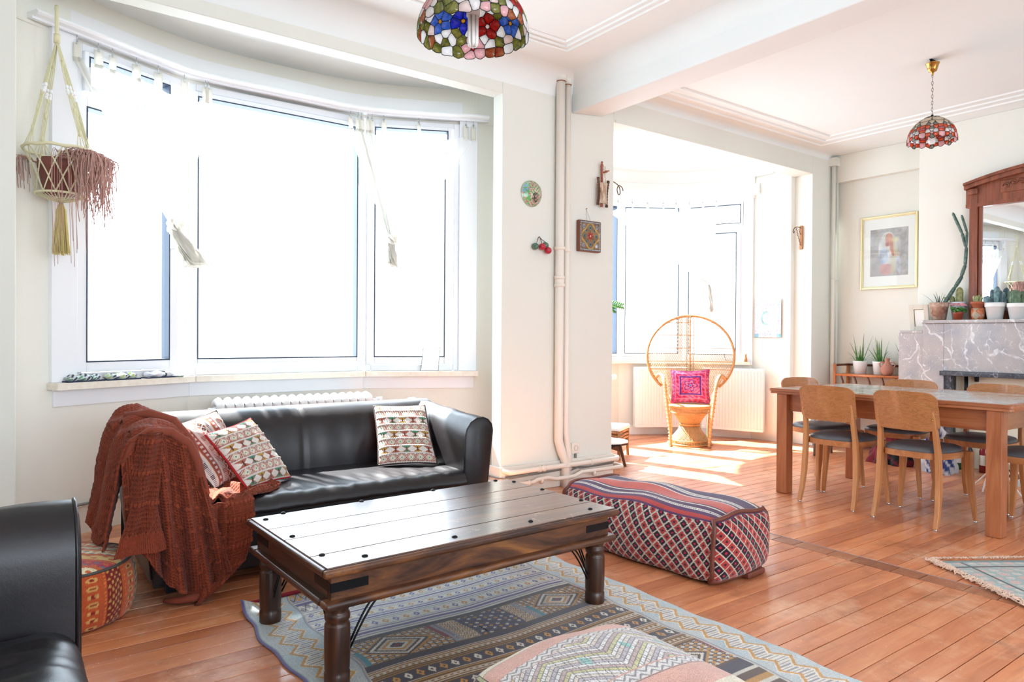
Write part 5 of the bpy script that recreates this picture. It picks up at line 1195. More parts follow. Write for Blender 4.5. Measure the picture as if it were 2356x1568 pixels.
chain = [((0.0, -0.02, 0.13), (0.03, -0.11, 0.33)), ((0.03, -0.11, 0.33), (0.06, -0.17, 0.44)), ((0.06, -0.16, 0.43), (0.07, -0.195, 0.58)), ((0.07, -0.19, 0.57), (0.07, -0.185, 0.74)), ((0.07, -0.185, 0.73), (0.06, -0.135, 1.0)), ((0.07, -0.185, 0.74), (0.07, -0.225, 0.83)), ((0.07, -0.222, 0.82), (0.06, -0.185, 0.99))]
chain = [((0.0, -0.03, 0.13), (0.04, -0.115, 0.30)), ((0.04, -0.11, 0.29), (0.06, -0.165, 0.40)), ((0.06, -0.155, 0.39), (0.07, -0.185, 0.50)), ((0.07, -0.183, 0.49), (0.075, -0.19, 0.66)), ((0.075, -0.188, 0.65), (0.07, -0.155, 0.79)), ((0.07, -0.157, 0.78), (0.06, -0.08, 0.98)), ((0.075, -0.188, 0.66), (0.075, -0.195, 0.80)), ((0.075, -0.193, 0.79), (0.07, -0.15, 0.95))]
for i, (a, e) in enumerate(chain):
    d = Vector(e)-Vector(a); b = MB(); r = 0.017-0.0009*i
    b.lathe([(r*0.6, 0), (r, 0.02), (r*1.05, d.length*0.5), (r*0.95, d.length-0.015), (r*0.4, d.length)], 16, Matrix.Translation(a)@d.to_track_quat('Z', 'Y').to_matrix().to_4x4(), True, lambda q, z: 0.62+0.38*abs(math.cos(2*q)))
    b.build('cactus_stem', M_dkgrn, c)
spines(c, [(a, Vector(e)-Vector(a), 0.017, (Vector(e)-Vector(a)).length, 4) for a, e in chain], 0.008)
b = MB()
for p in ((0.02, 0.06, 0.24), (-0.02, 0.16, 0.245), (0.0, 0.03, 0.26), (0.01, -0.03, 0.25), (-0.01, -0.06, 0.23), (0.03, 0.01, 0.22)): b = MB(); blade(b, (0.01*p[1], p[1]*0.2, 0.14), p, 0.006, 0.02); b.build('succulent_leaf', M_dkgrn, c)
cactus_pot('potted_cactus', 'upright olive cactus in a pale blue pot behind the pink flowers', (7.0, 2.70, MZ), 0.068, 0.165, M_blue, [((0, -0.01, 0.14), (0, -0.02, 1), 0.030, 0.16, 12), ((0.01, 0.045, 0.14), (0, 0.15, 1), 0.022, 0.085, 10), ((-0.02, 0.075, 0.13), (0, 0.35, 1), 0.012, 0.09, 8)], M_cacty, rim=False, taper=0.6)
f = thing('flowering_kalanchoe', 'small pink flowering plant in a brown plastic pot on the mantelpiece', 'potted plant', (6.885, 2.655, MZ)); pot(f, 0.041, 0.072, M_plast, taper=0.8)
rr = random.Random(5)
M_petal = mat('pink_petal', '#eda6b4', 0.6); b = MB()
for k in range(26):
    a = rr.uniform(0, 2*PI); r = rr.uniform(0.02, 0.06); z = 0.075+rr.uniform(0, 0.03); b = MB(); c0 = Vector((math.cos(a)*r, math.sin(a)*r, z)); b.lathe([(0.0, -0.002), (0.013, 0), (0.017, 0.002), (0.0, 0.003)], 8, Matrix.Translation(c0)@Euler((rr.uniform(-0.9, 0.9), rr.uniform(-0.9, 0.9), 0)).to_matrix().to_4x4()); b.build('leaf', M_leaf, f)
for k in range(34):
    a = rr.uniform(0, 2*PI); r = 0.058*math.sqrt(rr.random()); z = 0.148-r*r*7+rr.uniform(-0.012, 0.008); c0 = Vector((math.cos(a)*r, math.sin(a)*r*1.1, z)); b = MB()
    for q in range(5): b.lathe([(0.0, -0.001), (0.005, 0), (0.0055, 0.003), (0.0, 0.004)], 6, Matrix.Translation(c0+Vector((math.cos(q*1.257), math.sin(q*1.257), 0.15))*0.0075))
    b.build('flower', M_petal, f)
v_ = thing('painted_pot', 'small cactus in a terracotta pot set in a brown and grey diamond painted pot', 'potted plant', (6.915, 2.508, MZ))
M_dia = mat('diamond_glaze', '#8d8678', 0.5); _g = N(M_dia, 'ShaderNodeTexCoord'); _mp = N(M_dia, 'ShaderNodeMapping'); _mp.inputs['Rotation'].default_value = (0.785, 0, 0); _mp.inputs['Scale'].default_value = (0.001, 19, 19); LK(M_dia, _g.outputs['Object'], _mp.inputs['Vector']); _ck = N(M_dia, 'ShaderNodeTexChecker'); _ck.inputs['Scale'].default_value = 1.0; _ck.inputs['Color1'].default_value = (*lin('#b2552f'), 1); _ck.inputs['Color2'].default_value = (*lin('#9c9484'), 1); LK(M_dia, _mp.outputs[0], _ck.inputs['Vector']); LK(M_dia, mixc(M_dia, ramp(M_dia, noise(M_dia, coords(M_dia), 60, 3), [(0.4, (0.0,)*3), (0.7, (0.5,)*3)]), _ck.outputs[0], '#c9b48a'), P(M_dia).inputs['Base Color'])
MB().lathe([(0.0, 0), (0.040, 0), (0.050, 0.03), (0.052, 0.06), (0.050, 0.10), (0.047, 0.10), (0.0, 0.098)], 32).build('outer_pot', M_dia, v_)
MB().lathe([(0.036, 0.10), (0.050, 0.135), (0.058, 0.137), (0.058, 0.157), (0.050, 0.158), (0.048, 0.148), (0.0, 0.146)], 28).build('inner_pot', M_terra, v_)
its = [((0.01*math.cos(k*1.5), 0.017*math.sin(k*1.5), 0.146), (0.1*math.cos(k*1.5), 0.25*math.sin(k*1.5), 1), 0.013, 0.075-0.006*k, 8) for k in range(5)]
for it in its: b = MB(); ribbed(b, *it[:4], ribs=8); b.build('cactus_stem', M_cacty, v_)
spines(v_, its, 0.005)
cactus_pot('potted_cactus', 'cluster of blue green column cacti in a white pot in front of the mirror', (6.93, 2.382, MZ), 0.078, 0.145, M_pot, [((0, -0.01, 0.13), (0, -0.03, 1), 0.026, 0.155, 8), ((0.01, 0.022, 0.13), (0, 0.05, 1), 0.019, 0.135, 7), ((-0.02, 0.045, 0.12), (0, 0.15, 1), 0.030, 0.085, 11), ((0.02, -0.04, 0.13), (0, -0.1, 1), 0.02, 0.11, 7), ((0.03, -0.06, 0.12), (0, -0.2, 1), 0.022, 0.06, 8)], M_cactb)
cactus_pot('potted_cactus', 'fat round green cactus in a white pot at the right edge of the mantelpiece', (6.93, 2.215, MZ), 0.078, 0.135, M_pot, [((0, 0.02, 0.12), (0, 0.02, 1), 0.042, 0.13, 16), ((0.03, -0.035, 0.12), (0, -0.1, 1), 0.032, 0.105, 14), ((0.03, 0.06, 0.12), (0, 0.1, 1), 0.016, 0.12, 7)], M_cact)
# little picture frame leaning on the step
pf = thing('small_picture_frame', 'pale wooden photo frame leaning on the marble step beside the plants', 'picture frame', (7.0, 3.02, 1.229))
b = MB(); w, h = 0.17, 0.245; ring(b, -w/2, 0, w/2, h, 0.042, -0.006, 0.008); Mx = Matrix.Rotation(math.radians(-90), 4, 'Z')@Matrix.Rotation(math.radians(10), 4, 'X')
b.v = [tuple(Mx@Vector(p)) for p in b.v]; b.build('frame', mat('pale_wood', '#d3cfc2', 0.6), pf, bevel=0.002)
b = MB().box(-w/2+0.04, -0.002, 0.04, w/2-0.04, 0.004, h-0.04); b.v = [tuple(Mx@Vector(p)) for p in b.v]; b.build('photo', mat('faded_photo', '#f0eee6', 0.3), pf)
b = MB().box(-w/2+0.04, -0.0055, 0.04, -w/2+0.046, -0.001, h-0.04).box(-w/2+0.04, -0.0055, h-0.046, w/2-0.04, -0.001, h-0.04); b.v = [tuple(Mx@Vector(p)) for p in b.v]; b.build('inner_lip', mat('dark_lip', '#6a6048', 0.7), pf)
# framed print on the wall
def framed_print():
    t = thing('framed_print', 'gold framed abstract print in a white mount on the wall beside the chimney breast', 'picture', (7.45, 3.525, 2.055))
    M_gold = mat('gilt_moulding', '#d9cba2', 0.38, 0.45); w, h = 0.29, 0.385
    for k, (d, wd, x0, x1) in enumerate(((0, 0.020, -0.03, -0.004), (0.018, 0.012, -0.022, -0.004))):
        for q in ((-w+d, -h+d, -w+d+wd, h-d), (w-d-wd, -h+d, w-d, h-d), (-w+d+wd, -h+d, w-d-wd, -h+d+wd), (-w+d+wd, h-d-wd, w-d-wd, h-d)):
            MB().box(x0, q[0], q[1], x1, q[2], q[3]).build('moulding', M_gold, t, bevel=0.004)
    MB().box(-0.012, -w+0.02, -h+0.02, -0.004, w-0.02, h-0.02).build('mount', mat('mount_board', '#f3f2ee', 0.6), t)
    # loose abstract colour shapes
    nu, nv = 90, 120; U, V = np.meshgrid(np.linspace(0, 1, nu), np.linspace(0, 1, nv), indexing='ij')
    X = np.stack([np.full_like(U, -0.0125), 0.19-0.385*U, 0.245-0.495*(1-V)], -1); C = np.zeros(U.shape+(3,))+LC('#c9c6c6')
    def blob(cx_, cy_, rx, ry, c, rot=0):
        a = (U-cx_)*math.cos(rot)+(V-cy_)*math.sin(rot); e = -(U-cx_)*math.sin(rot)+(V-cy_)*math.cos(rot); C[(a/rx)**2+(e/ry)**2 < 1] = LC(c)
    blob(0.47, 0.55, 0.25, 0.38, '#e9e6e2'); blob(0.36, 0.42, 0.12, 0.17, '#c9d3e6'); blob(0.36, 0.42, 0.06, 0.08, '#e3e8f2'); blob(0.5, 0.78, 0.10, 0.12, '#e6b2a2'); blob(0.58, 0.62, 0.06, 0.22, '#e4a58e', 0.2); blob(0.66, 0.75, 0.10, 0.05, '#e3dcb8'); blob(0.68, 0.5, 0.05, 0.2, '#e6dfc6', 0.25); blob(0.42, 0.14, 0.17, 0.12, '#e2b3b3'); blob(0.75, 0.25, 0.06, 0.22, '#d9dce6', 0.15); blob(0.62, 0.22, 0.06, 0.2, '#e8e0c8', -0.1); blob(0.45, 0.66, 0.05, 0.04, '#c98a80'); blob(0.72, 0.44, 0.08, 0.05, '#e8d6c2')
    colour_grid('print', X, C, attr_mat('printed_paper', 0.5, 50, 0.02, 0.0), t)
    gl = M_glass.copy(); gl.name = 'picture_glazing'; [setattr(n_.inputs[2], 'default_value', 0.004) or setattr(n_.inputs[1], 'default_value', 0.04) for n_ in gl.node_tree.nodes if n_.type == 'MATH' and n_.operation == 'MULTIPLY_ADD']
    MB().box(-0.0165, -w+0.025, -h+0.025, -0.015, w-0.025, h-0.025).build('glazing', gl, t)
framed_print()
# rattan rack with plants under the print
def rack():
    t = thing('rattan_rack', 'low orange brown rattan shelf unit holding white plant pots beside the fireplace', 'shelf', (7.28, 3.62, 0))
    M_rat = wood('rattan_pole', [(0.3, '#a4552a'), (0.7, '#cc7c46')], 2, 1.0, 0.35, 6, 0.1, coat=0.3); M_ratd = mat('dark_rattan', '#5f3220', 0.4)
    y0, y1, x0, x1 = 3.17, 3.935, 7.15, 7.42
    for x in (x0, x1):
        for y in (y0, y1): MB().tube([(x, y, 0), (x, y, 0.88)], 0.015, 12).build('post', M_rat, t, wc=True)
    for z, m in ((0.765, M_rat), (0.40, M_rat), (0.12, M_rat)):
        for x in (x0, x1): MB().tube([(x, y0, z), (x, y1, z)], 0.013, 10).build('rail', m, t, wc=True)
        for y in (y0, y1): MB().tube([(x0, y, z), (x1, y, z)], 0.011, 10).build('rail', m, t, wc=True)
        for k in range(8): MB().box(x0+0.015+k*0.03, y0, z+0.004, x0+0.040+k*0.03, y1, z+0.012).build('slat', m, t, wc=True)
    MB().tube([(x1, y0, 0.868), (x1, y1, 0.868)], 0.012, 10).build('top_rail', M_ratd, t, wc=True)
    for y in (y0, y1): MB().tube([(x0, y, 0.868), (x1, y, 0.868)], 0.012, 10).build('top_rail', M_ratd, t, wc=True)
    for k in range(5):
        y = y1-0.10-k*0.14; MB().tube([(x0, y+0.03, 0.755), (x0, y+0.012, 0.70), (x0, y, 0.62), (x0, y, 0.41)], 0.010, 8).build('baluster', M_ratd, t, wc=True)
rack()
for k, (y, lab) in enumerate(((3.742, 'spiky green aloe in a white faceted pot, left end of the rattan shelf'), (3.535, 'spiky green aloe in a white pot behind the clay jug on the rattan shelf'), (3.265, 'spiky green aloe half hidden behind the marble step'))):
    t = thing('potted_aloe', lab, 'potted plant', (7.30, y, 0.779)); pot(t, 0.073, 0.135, M_pot, rim=False, taper=0.78, faceted=10); rr = random.Random(20+k)
    for q in range(8):
        a = rr.uniform(0, 2*PI); r = rr.uniform(0.0, 0.035); h = rr.uniform(0.16, 0.33); s = rr.uniform(0.02, 0.15); b = MB()
        blade(b, (math.cos(a)*r, math.sin(a)*r, 0.115), (math.cos(a)*s, math.sin(a)*s, 0.12+h), rr.uniform(0.007, 0.011)); b.build('leaf', M_aloe, t)
    for q in range(22):
        a = rr.uniform(0, 2*PI); h = rr.uniform(0.01, 0.13); s = rr.uniform(0.06, 0.14); b = MB()
        blade(b, (math.cos(a)*0.03, math.sin(a)*0.03, 0.115), (math.cos(a)*s, math.sin(a)*s, 0.12+h), 0.004, 0.03); b.build('leaf', M_leaf, t)
t = thing('clay_jug', 'small two handled clay jug with a narrow neck on the rattan shelf', 'jug', (7.19, 3.41, 0.779))
MB().lathe([(0.0, 0), (0.036, 0.0), (0.052, 0.025), (0.06, 0.06), (0.052, 0.095), (0.03, 0.118), (0.022, 0.135), (0.020, 0.155), (0.028, 0.172), (0.022, 0.174), (0.016, 0.15), (0.0, 0.14)], 28).build('body', mat('pink_clay', '#b07a68', 0.85), t)
for s in (-1, 1): MB().tube([(0, s*0.024, 0.13), (0, s*0.06, 0.135), (0, s*0.078, 0.115), (0, s*0.07, 0.09), (0, s*0.052, 0.085)], 0.007, 8).build('handle', bpy.data.materials['pink_clay'], t)

# things kept in and around the fireplace behind the chairs
rr = random.Random(12)
cols = ['#2f5f3a', '#20222a', '#8a2a2e', '#d8d4ca', '#3a4a7a', '#c9b060']
for k, (x, y, h, r) in enumerate([(6.82, 2.62, 0.30, 0.036), (6.80, 2.52, 0.27, 0.034), (6.84, 2.42, 0.31, 0.037), (6.78, 2.33, 0.25, 0.04), (6.82, 2.20, 0.30, 0.036), (6.80, 2.08, 0.28, 0.038)]):
    nm = ('dark green', 'black', 'dark red', 'off white', 'blue', 'pale yellow')[k]
    t = thing('bottle', '%s glass bottle on the hearth floor behind the chairs' % nm, 'bottle', (x, y, 0))
    MB().lathe([(0.0, 0), (r, 0.0), (r, h*0.6), (r*0.5, h*0.75), (r*0.34, h*0.8), (r*0.34, h), (0.0, h)], 20).build('body', mat(nm.replace(' ', '_')+'_glass', cols[k], 0.15), t)
    MB().lathe([(r*1.01, h*0.2), (r*1.01, h*0.48)], 20, caps=False).build('label', mat('bottle_label_%d' % k, ('#d9d6cc', '#c8483a', '#e8e2d0', '#3f7a6a', '#dedede', '#b8442c')[k], 0.6), t)
def crumple(name, label, cat, loc, r, h, c1, c2, seed):
    t = thing(name, label, cat, loc); rg = np.random.default_rng(seed); nu, nv = 60, 30; A, Bv = np.meshgrid(np.linspace(0, 2*PI, nu+1)[:-1], np.linspace(0, PI/2, nv), indexing='ij')
    R = r*(1+0.22*np.sin(3*A+rg.uniform(0, 6))*np.cos(Bv*3)+0.10*np.sin(7*A+5*Bv)+0.06*np.sin(13*A-9*Bv)); X = np.stack([R*np.cos(A)*np.cos(Bv), R*np.sin(A)*np.cos(Bv)*1.3, h*np.sin(Bv)*(1+0.12*np.sin(5*A+4*Bv))], -1)
    m = np.sin(A*5+Bv*9)*np.sin(Bv*14+A*3) > 0.1; C = np.zeros(A.shape+(3,))+LC(c1); C[m] = LC(c2); colour_grid('cloth', X, C, M_kilimf, t, closed_u=True)
crumple('carrier_bag', 'crumpled blue and white bag on the floor beyond the far chairs', 'bag', (6.52, 2.66, 0), 0.11, 0.36, '#dfe2ea', '#3a4a86', 1)
crumple('folded_cloth', 'bundle of red and black cloth beside the rattan shelf', 'cloth', (6.60, 3.08, 0), 0.13, 0.33, '#7c2430', '#23232a', 2)
crumple('fabric_bundle', 'pile of pale patterned fabric in front of the hearth', 'fabric', (6.52, 1.84, 0), 0.16, 0.30, '#cfd3d0', '#5a6a62', 3)
t = thing('wire_lamp_stand', 'tangle of white wire legs and a wooden bar on the floor by the hearth', 'stand', (6.12, 2.04, 0))
for k in range(5):
    a = k*1.25; MB().tube([(0, 0, 0.25), (0.12*math.cos(a), 0.12*math.sin(a), 0.12), (0.2*math.cos(a+0.3), 0.2*math.sin(a+0.3), 0.005)], 0.006, 8).build('leg', M_white, t)
MB().tube([(0, 0, 0.24), (0, 0, 0.36)], 0.018, 10).build('stem', M_white, t)
t = thing('metal_stool', 'low stool with grey metal legs behind the near dining chair', 'stool', (6.55, 3.85, 0))
for dx, dy in ((-0.14, -0.12), (0.14, -0.12), (-0.14, 0.12), (0.14, 0.12)): MB().tube([(dx*1.1, dy*1.1, 0), (dx, dy, 0.40)], 0.012, 10).build('leg', mat('grey_metal', '#8a8d92', 0.4, 0.8) if 'grey_metal' not in bpy.data.materials else bpy.data.materials['grey_metal'], t)
MB().lathe([(0.0, 0.40), (0.17, 0.40), (0.185, 0.42), (0.18, 0.46), (0.1, 0.475), (0.0, 0.478)], 28).build('seat', M_pot, t)
# ------------------------------------------------------------------ stained glass lamps
def art_glass(name, c1, c2, trans=0.6):
    m = bpy.data.materials.new(name); m.use_nodes = True; nt = m.node_tree; nt.nodes.clear()
    o = N(m, 'ShaderNodeOutputMaterial'); v = coords(m, (1, 1, 1), False, True); f = noise(m, v, 22, 4, 0.6, 2.5); c = ramp(m, f, [(0.35, c1), (0.65, c2)])
    d = N(m, 'ShaderNodeBsdfDiffuse'); t = N(m, 'ShaderNodeBsdfTranslucent'); g = N(m, 'ShaderNodeBsdfGlossy'); g.inputs['Roughness'].default_value = 0.12
    LK(m, c, d.inputs[0]); LK(m, c, t.inputs[0]); a = N(m, 'ShaderNodeMixShader'); a.inputs[0].default_value = trans; LK(m, d.outputs[0], a.inputs[1]); LK(m, t.outputs[0], a.inputs[2])
    b = N(m, 'ShaderNodeMixShader'); b.inputs[0].default_value = 0.06; LK(m, a.outputs[0], b.inputs[1]); LK(m, g.outputs[0], b.inputs[2]); LK(m, b.outputs[0], o.inputs[0]); return m
AG = {'white': art_glass('opal_glass', '#f4f5f5', '#ffffff', 0.7), 'olive': art_glass('olive_glass', '#75803a', '#b7b566'), 'rust': art_glass('rust_glass', '#b5502c', '#c99a6a'), 'pink': art_glass('pink_glass', '#f0c4c8', '#f6dadc'), 'blush': art_glass('blush_glass', '#f2e4e0', '#f6ecea', 0.7),
      'blue': art_glass('sky_blue_glass', '#3f7fd8', '#7fb0f0'), 'royal': art_glass('royal_blue_glass', '#2340cc', '#4a70ea'), 'red': art_glass('ruby_glass', '#b3161b', '#cf2a26'), 'orange': art_glass('orange_glass', '#e0562a', '#ee8450'), 'grey': art_glass('smoke_glass', '#8f928a', '#b3b4a8'), 'cream': art_glass('cream_glass', '#e2d8c4', '#efe8da'), 'rose': art_glass('rose_glass', '#cf6f80', '#e09aa4'), 'yellow': art_glass('amber_glass', '#d8a53a', '#ecca6a')}
M_lead = mat('lead_came', '#1c1c1e', 0.4, 0.5)
def glass_shade(t, seeds, R, H, cells_below, lw=0.0016, zr=0.0, shade=None, mx=0.07):
    """seeds: (angle, phi, weight, colour); one bent pane per seed, cut where neighbours meet"""
    def pos(a, ph): return Vector((R*math.cos(ph)*math.cos(a), R*math.cos(ph)*math.sin(a), zr+H*math.sin(ph)))
    def nor(a, ph): return Vector((math.cos(ph)*math.cos(a)/R, math.cos(ph)*math.sin(a)/R, math.sin(ph)/H)).normalized()
    allp = [(pos(a, p), w) for a, p, w, c in seeds]+[(pos(a, p), w) for a, p, w in cells_below]; lead = MB()
    for i, (a, ph, wi, cname) in enumerate(seeds):
        c0 = allp[i][0]; n = nor(a, ph); e1 = n.orthogonal().normalized(); e2 = n.cross(e1); B = mx
        poly = [Vector((B*math.cos(q*PI/4), B*math.sin(q*PI/4))) for q in range(8)]
        for j, (pj, wj) in enumerate(allp):
            if j == i or (pj-c0).length > 2.4*B: continue
            d3 = pj-c0; d = Vector((d3.dot(e1), d3.dot(e2))); dl = d3.length
            if d.length < 1e-6: continue
            d = d.normalized()*dl; lim = (d.length_squared+wi-wj)/2; out = []
            for k in range(len(poly)):
                p, q = poly[k], poly[(k+1) % len(poly)]; dp, dq = p.dot(d)-lim, q.dot(d)-lim
                if dp <= 0: out.append(p)
                if dp*dq < 0: out.append(p+(q-p)*(dp/(dp-dq)))
            poly = out
            if len(poly) < 3: break
        if len(poly) < 3: continue
        # soften the corners of each piece
        for _ in range(2):
            np_ = []
            for k in range(len(poly)):
                p, q = poly[k], poly[(k+1) % len(poly)]; np_ += [p+(q-p)*0.16, p+(q-p)*0.84]
            poly = np_
        def lift(p, off=0.0):
            w3 = c0+e1*p.x+e2*p.y; a2 = math.atan2(w3.y, w3.x); r = math.hypot(w3.x, w3.y); z = w3.z-zr
            k = math.sqrt((r/R)**2+(z/H)**2); r2, z2 = r/k, z/k; nn = Vector((math.cos(a2)*r2/R**2, math.sin(a2)*r2/R**2, z2/H**2)).normalized()
            return Vector((r2*math.cos(a2), r2*math.sin(a2), z2+zr))+nn*off
        ins = [p*(1-min(0.3, lw/max(p.length, 0.004))) for p in poly]; m = len(ins)
        v = [lift(p, 0.001) for p in ins]+[lift(p, -0.001) for p in ins]+[lift(Vector((0, 0)), 0.0015), lift(Vector((0, 0)), -0.0005)]
        b = MB(); b.add([tuple(x) for x in v], [(k, (k+1) % m, 2*m) for k in range(m)]+[(m+(k+1) % m, m+k, 2*m+1) for k in range(m)]+[(m+k, m+(k+1) % m, (k+1) % m, k) for k in range(m)], True)
        b.build('glass_piece', AG[cname], t)
        lead.tube([lift(p) for p in poly], lw, 4, closed=True)
    lead.build('lead_came', M_lead, t)
def poisson_fill(seeds, R, H, dmin, pmin, pmax, pickc, rr, tries=4000, w=0.0):
    def pos(a, ph): return Vector((R*math.cos(ph)*math.cos(a), R*math.cos(ph)*math.sin(a), H*math.sin(ph)))
    pts = [pos(s[0], s[1]) for s in seeds]
    for _ in range(tries):
        a = rr.uniform(0, 2*PI); ph = math.asin(rr.uniform(math.sin(pmin), math.sin(pmax))); p = pos(a, ph)
        if all((p-q).length > dmin for q in pts): pts.append(p); seeds.append((a, ph, w, pickc()))
    return seeds
def big_lamp():
    t = thing('stained_glass_lamp', 'large stained glass dome pendant lamp with blue, red and pink flowers', 'pendant lamp', (1.355, 2.10, 2.225))
    R, H = 0.20, 0.185; view = math.atan2(2.10, 1.355); seeds = []; rr = random.Random(11)
    # flowers: angle offset to the right when seen from the sofa side (metres along the rim), height, petal colour, centre
    fl = [(-0.165, 0.10, 'blue', 'yellow'), (-0.050, 0.12, 'royal', 'yellow'), (0.068, 0.105, 'red', 'blush'), (0.190, 0.095, 'blue', 'yellow'), (0.0, 0.036, 'pink', 'red')]
    for s, h, pc, cc in fl:
        a0 = view-s/R; p0 = math.asin(min(0.95, h/H)); seeds.append((a0, p0, 0.00042 if cc != 'yellow' else 0.0002, cc)); seeds[-1] = (a0, p0, -0.00035, cc)
        for k in range(5):
            q = k*2*PI/5+0.5*s*20; dr = 0.0285; seeds.append((a0+dr*math.cos(q)/(R*math.cos(p0)), p0+dr*math.sin(q)/H*0.97, 0.0, pc))
    for s, pc, cc in ((PI*0.7, 'pink', 'yellow'), (PI, 'blush', 'yellow'), (PI*1.3, 'red', 'yellow')):
        a0 = view+s; p0 = math.asin(0.45); seeds.append((a0, p0, -0.00035, cc))
        for k in range(5): q = k*2*PI/5; seeds.append((a0+0.0285*math.cos(q)/(R*math.cos(p0)), p0+0.0285*math.sin(q)/H, 0.0, pc))
    def pk():
        x = rr.random(); return 'white' if x < 0.50 else 'olive' if x < 0.76 else 'rust' if x < 0.88 else 'blush' if x < 0.96 else 'pink'
    poisson_fill(seeds, R, H, 0.0275, 0.06, 1.35, pk, rr, 6000)
    below = [(a+rr.uniform(-0.05, 0.05), -0.11-rr.uniform(-0.02, 0.05), 0.0) for a in np.linspace(0, 2*PI, 42)[:-1]]
    glass_shade(t, seeds, R, H, below, 0.0013, mx=0.045)
    MB().lathe([(0.0, 0.19), (0.03, 0.188), (0.045, 0.18), (0.046, 0.176), (0.0, 0.176)], 24).build('top_cap', M_brass, t)
    MB().lathe([(0.024, 0.07), (0.025, 0.12), (0.02, 0.175), (0.0, 0.176)], 20).build('bulb_base', M_white, t)
    opal = mat('lamp_bulb_glass', '#f7f7f5', 0.25)
    for k in range(6):
        a = k*PI/3; x, y = 0.015*math.cos(a), 0.015*math.sin(a); MB().tube([(x, y, 0.07), (x, y, -0.028), (x*0.6, y*0.6, -0.038)], [0.0068, 0.0068, 0.004], 8).build('bulb_tube', opal, t)
    for k in range(18):
        z = 0.20+k*0.038; M = Matrix.Translation((0, 0, z))@Matrix.Rotation(PI/2*(k % 2), 4, 'Z')
        MB().tube([M@Vector((0.009*math.cos(a), 0, 0.022*math.sin(a))) for a in np.linspace(0, 2*PI, 13)[:-1]], 0.0022, 5, closed=True).build('chain_link', M_brass, t)
    MB().lathe([(0.008, 0.85), (0.045, 0.87), (0.062, 0.92), (0.0, 0.921)], 24).build('ceiling_cup', M_brass, t)
big_lamp()
def small_lamp():
    t = thing('stained_glass_lamp', 'small cream and orange stained glass pendant on a chain over the dining table', 'pendant lamp', (5.36, 2.247, 2.565))
    R, H = 0.158, 0.172; seeds = []; n = 8
    for k in range(n):
        a = 2*PI*k/n; seeds.append((a, 1.02, 0.0016, 'cream')); h = a+PI/n
        for row, (p0, sc) in enumerate(((0.50, 0.95), (0.14, 0.85))):
            hh = h; cols = ('cream' if row == 0 else 'white'); w = 0.030*sc
            seeds.append((hh, p0, 0.0, 'blush' if row == 0 else 'pink'))
            for q, cc in ((PI/2, 'cream' if row == 0 else cols), (PI*0.82, 'grey' if row == 0 else 'white'), (PI*0.18, 'grey' if row == 0 else 'white'), (PI*1.16, 'orange'), (PI*1.84, 'orange'), (PI*1.5, 'grey')):
                r_ = 0.024*sc; seeds.append((hh+r_*math.cos(q)/(R*math.cos(p0)), p0+r_*math.sin(q)/H, 0.0, cc))
            seeds.append((a, p0-0.05, 0.0, 'pink' if row else 'orange')); seeds.append((a, p0+0.13 if row else p0-0.17, 0.0, 'orange' if row else 'rose'))
            if row == 0: seeds.append((a, p0+0.16, 0.0003, 'cream'))
    below = [(2*PI*k/32+0.05, -0.17+(0.05 if k % 2 else -0.03), 0.0) for k in range(32)]
    glass_shade(t, seeds, R, H, below, 0.0016, mx=0.075)
    MB().lathe([(0.0, 0.190), (0.008, 0.189), (0.010, 0.176), (0.05, 0.168), (0.052, 0.162), (0.0, 0.162)], 20).build('top_cap', M_lead, t)
    MB().lathe([(0.0, -0.02), (0.02, -0.018), (0.024, 0.02), (0.02, 0.08), (0.016, 0.16), (0.0, 0.16)], 18).build('bulb', M_white, t)
    M_br = mat('dark_brass', '#6b4a2c', 0.3, 1.0)
    for k in range(11):
        z = 0.203+k*0.0235; M = Matrix.Translation((0, 0, z))@Matrix.Rotation(PI/2*(k % 2)+0.4, 4, 'Z')
        MB().tube([M@Vector((0.0055*math.cos(a), 0, 0.0145*math.sin(a))) for a in np.linspace(0, 2*PI, 11)[:-1]], 0.0014, 4, closed=True).build('chain_link', M_br, t)
    MB().tube([(0.011*math.cos(a), 0, 0.464+0.011*math.sin(a)) for a in np.linspace(0, 2*PI, 17)[:-1]], 0.0014, 5, closed=True).build('ring', M_br, t)
    cup = MB().lathe([(0.006, 0.472), (0.008, 0.49), (0.027, 0.50), (0.031, 0.515), (0.042, 0.552), (0.046, 0.555), (0.044, 0.557), (0.03, 0.53), (0.0, 0.52)], 28, rfun=lambda a, z: 1+0.04*math.cos(8*a)); cup.build('ceiling_cup', M_brass, t)
    MB().box(-0.035, -0.008, 0.576, 0.035, 0.008, 0.581).tube([(0.0, 0, 0.578), (0.0, 0.0, 0.54)], 0.004, 6).tube([(-0.02, 0.0, 0.578), (-0.02, 0, 0.545)], 0.009, 8).build('hook_plate', M_black, t)
small_lamp()

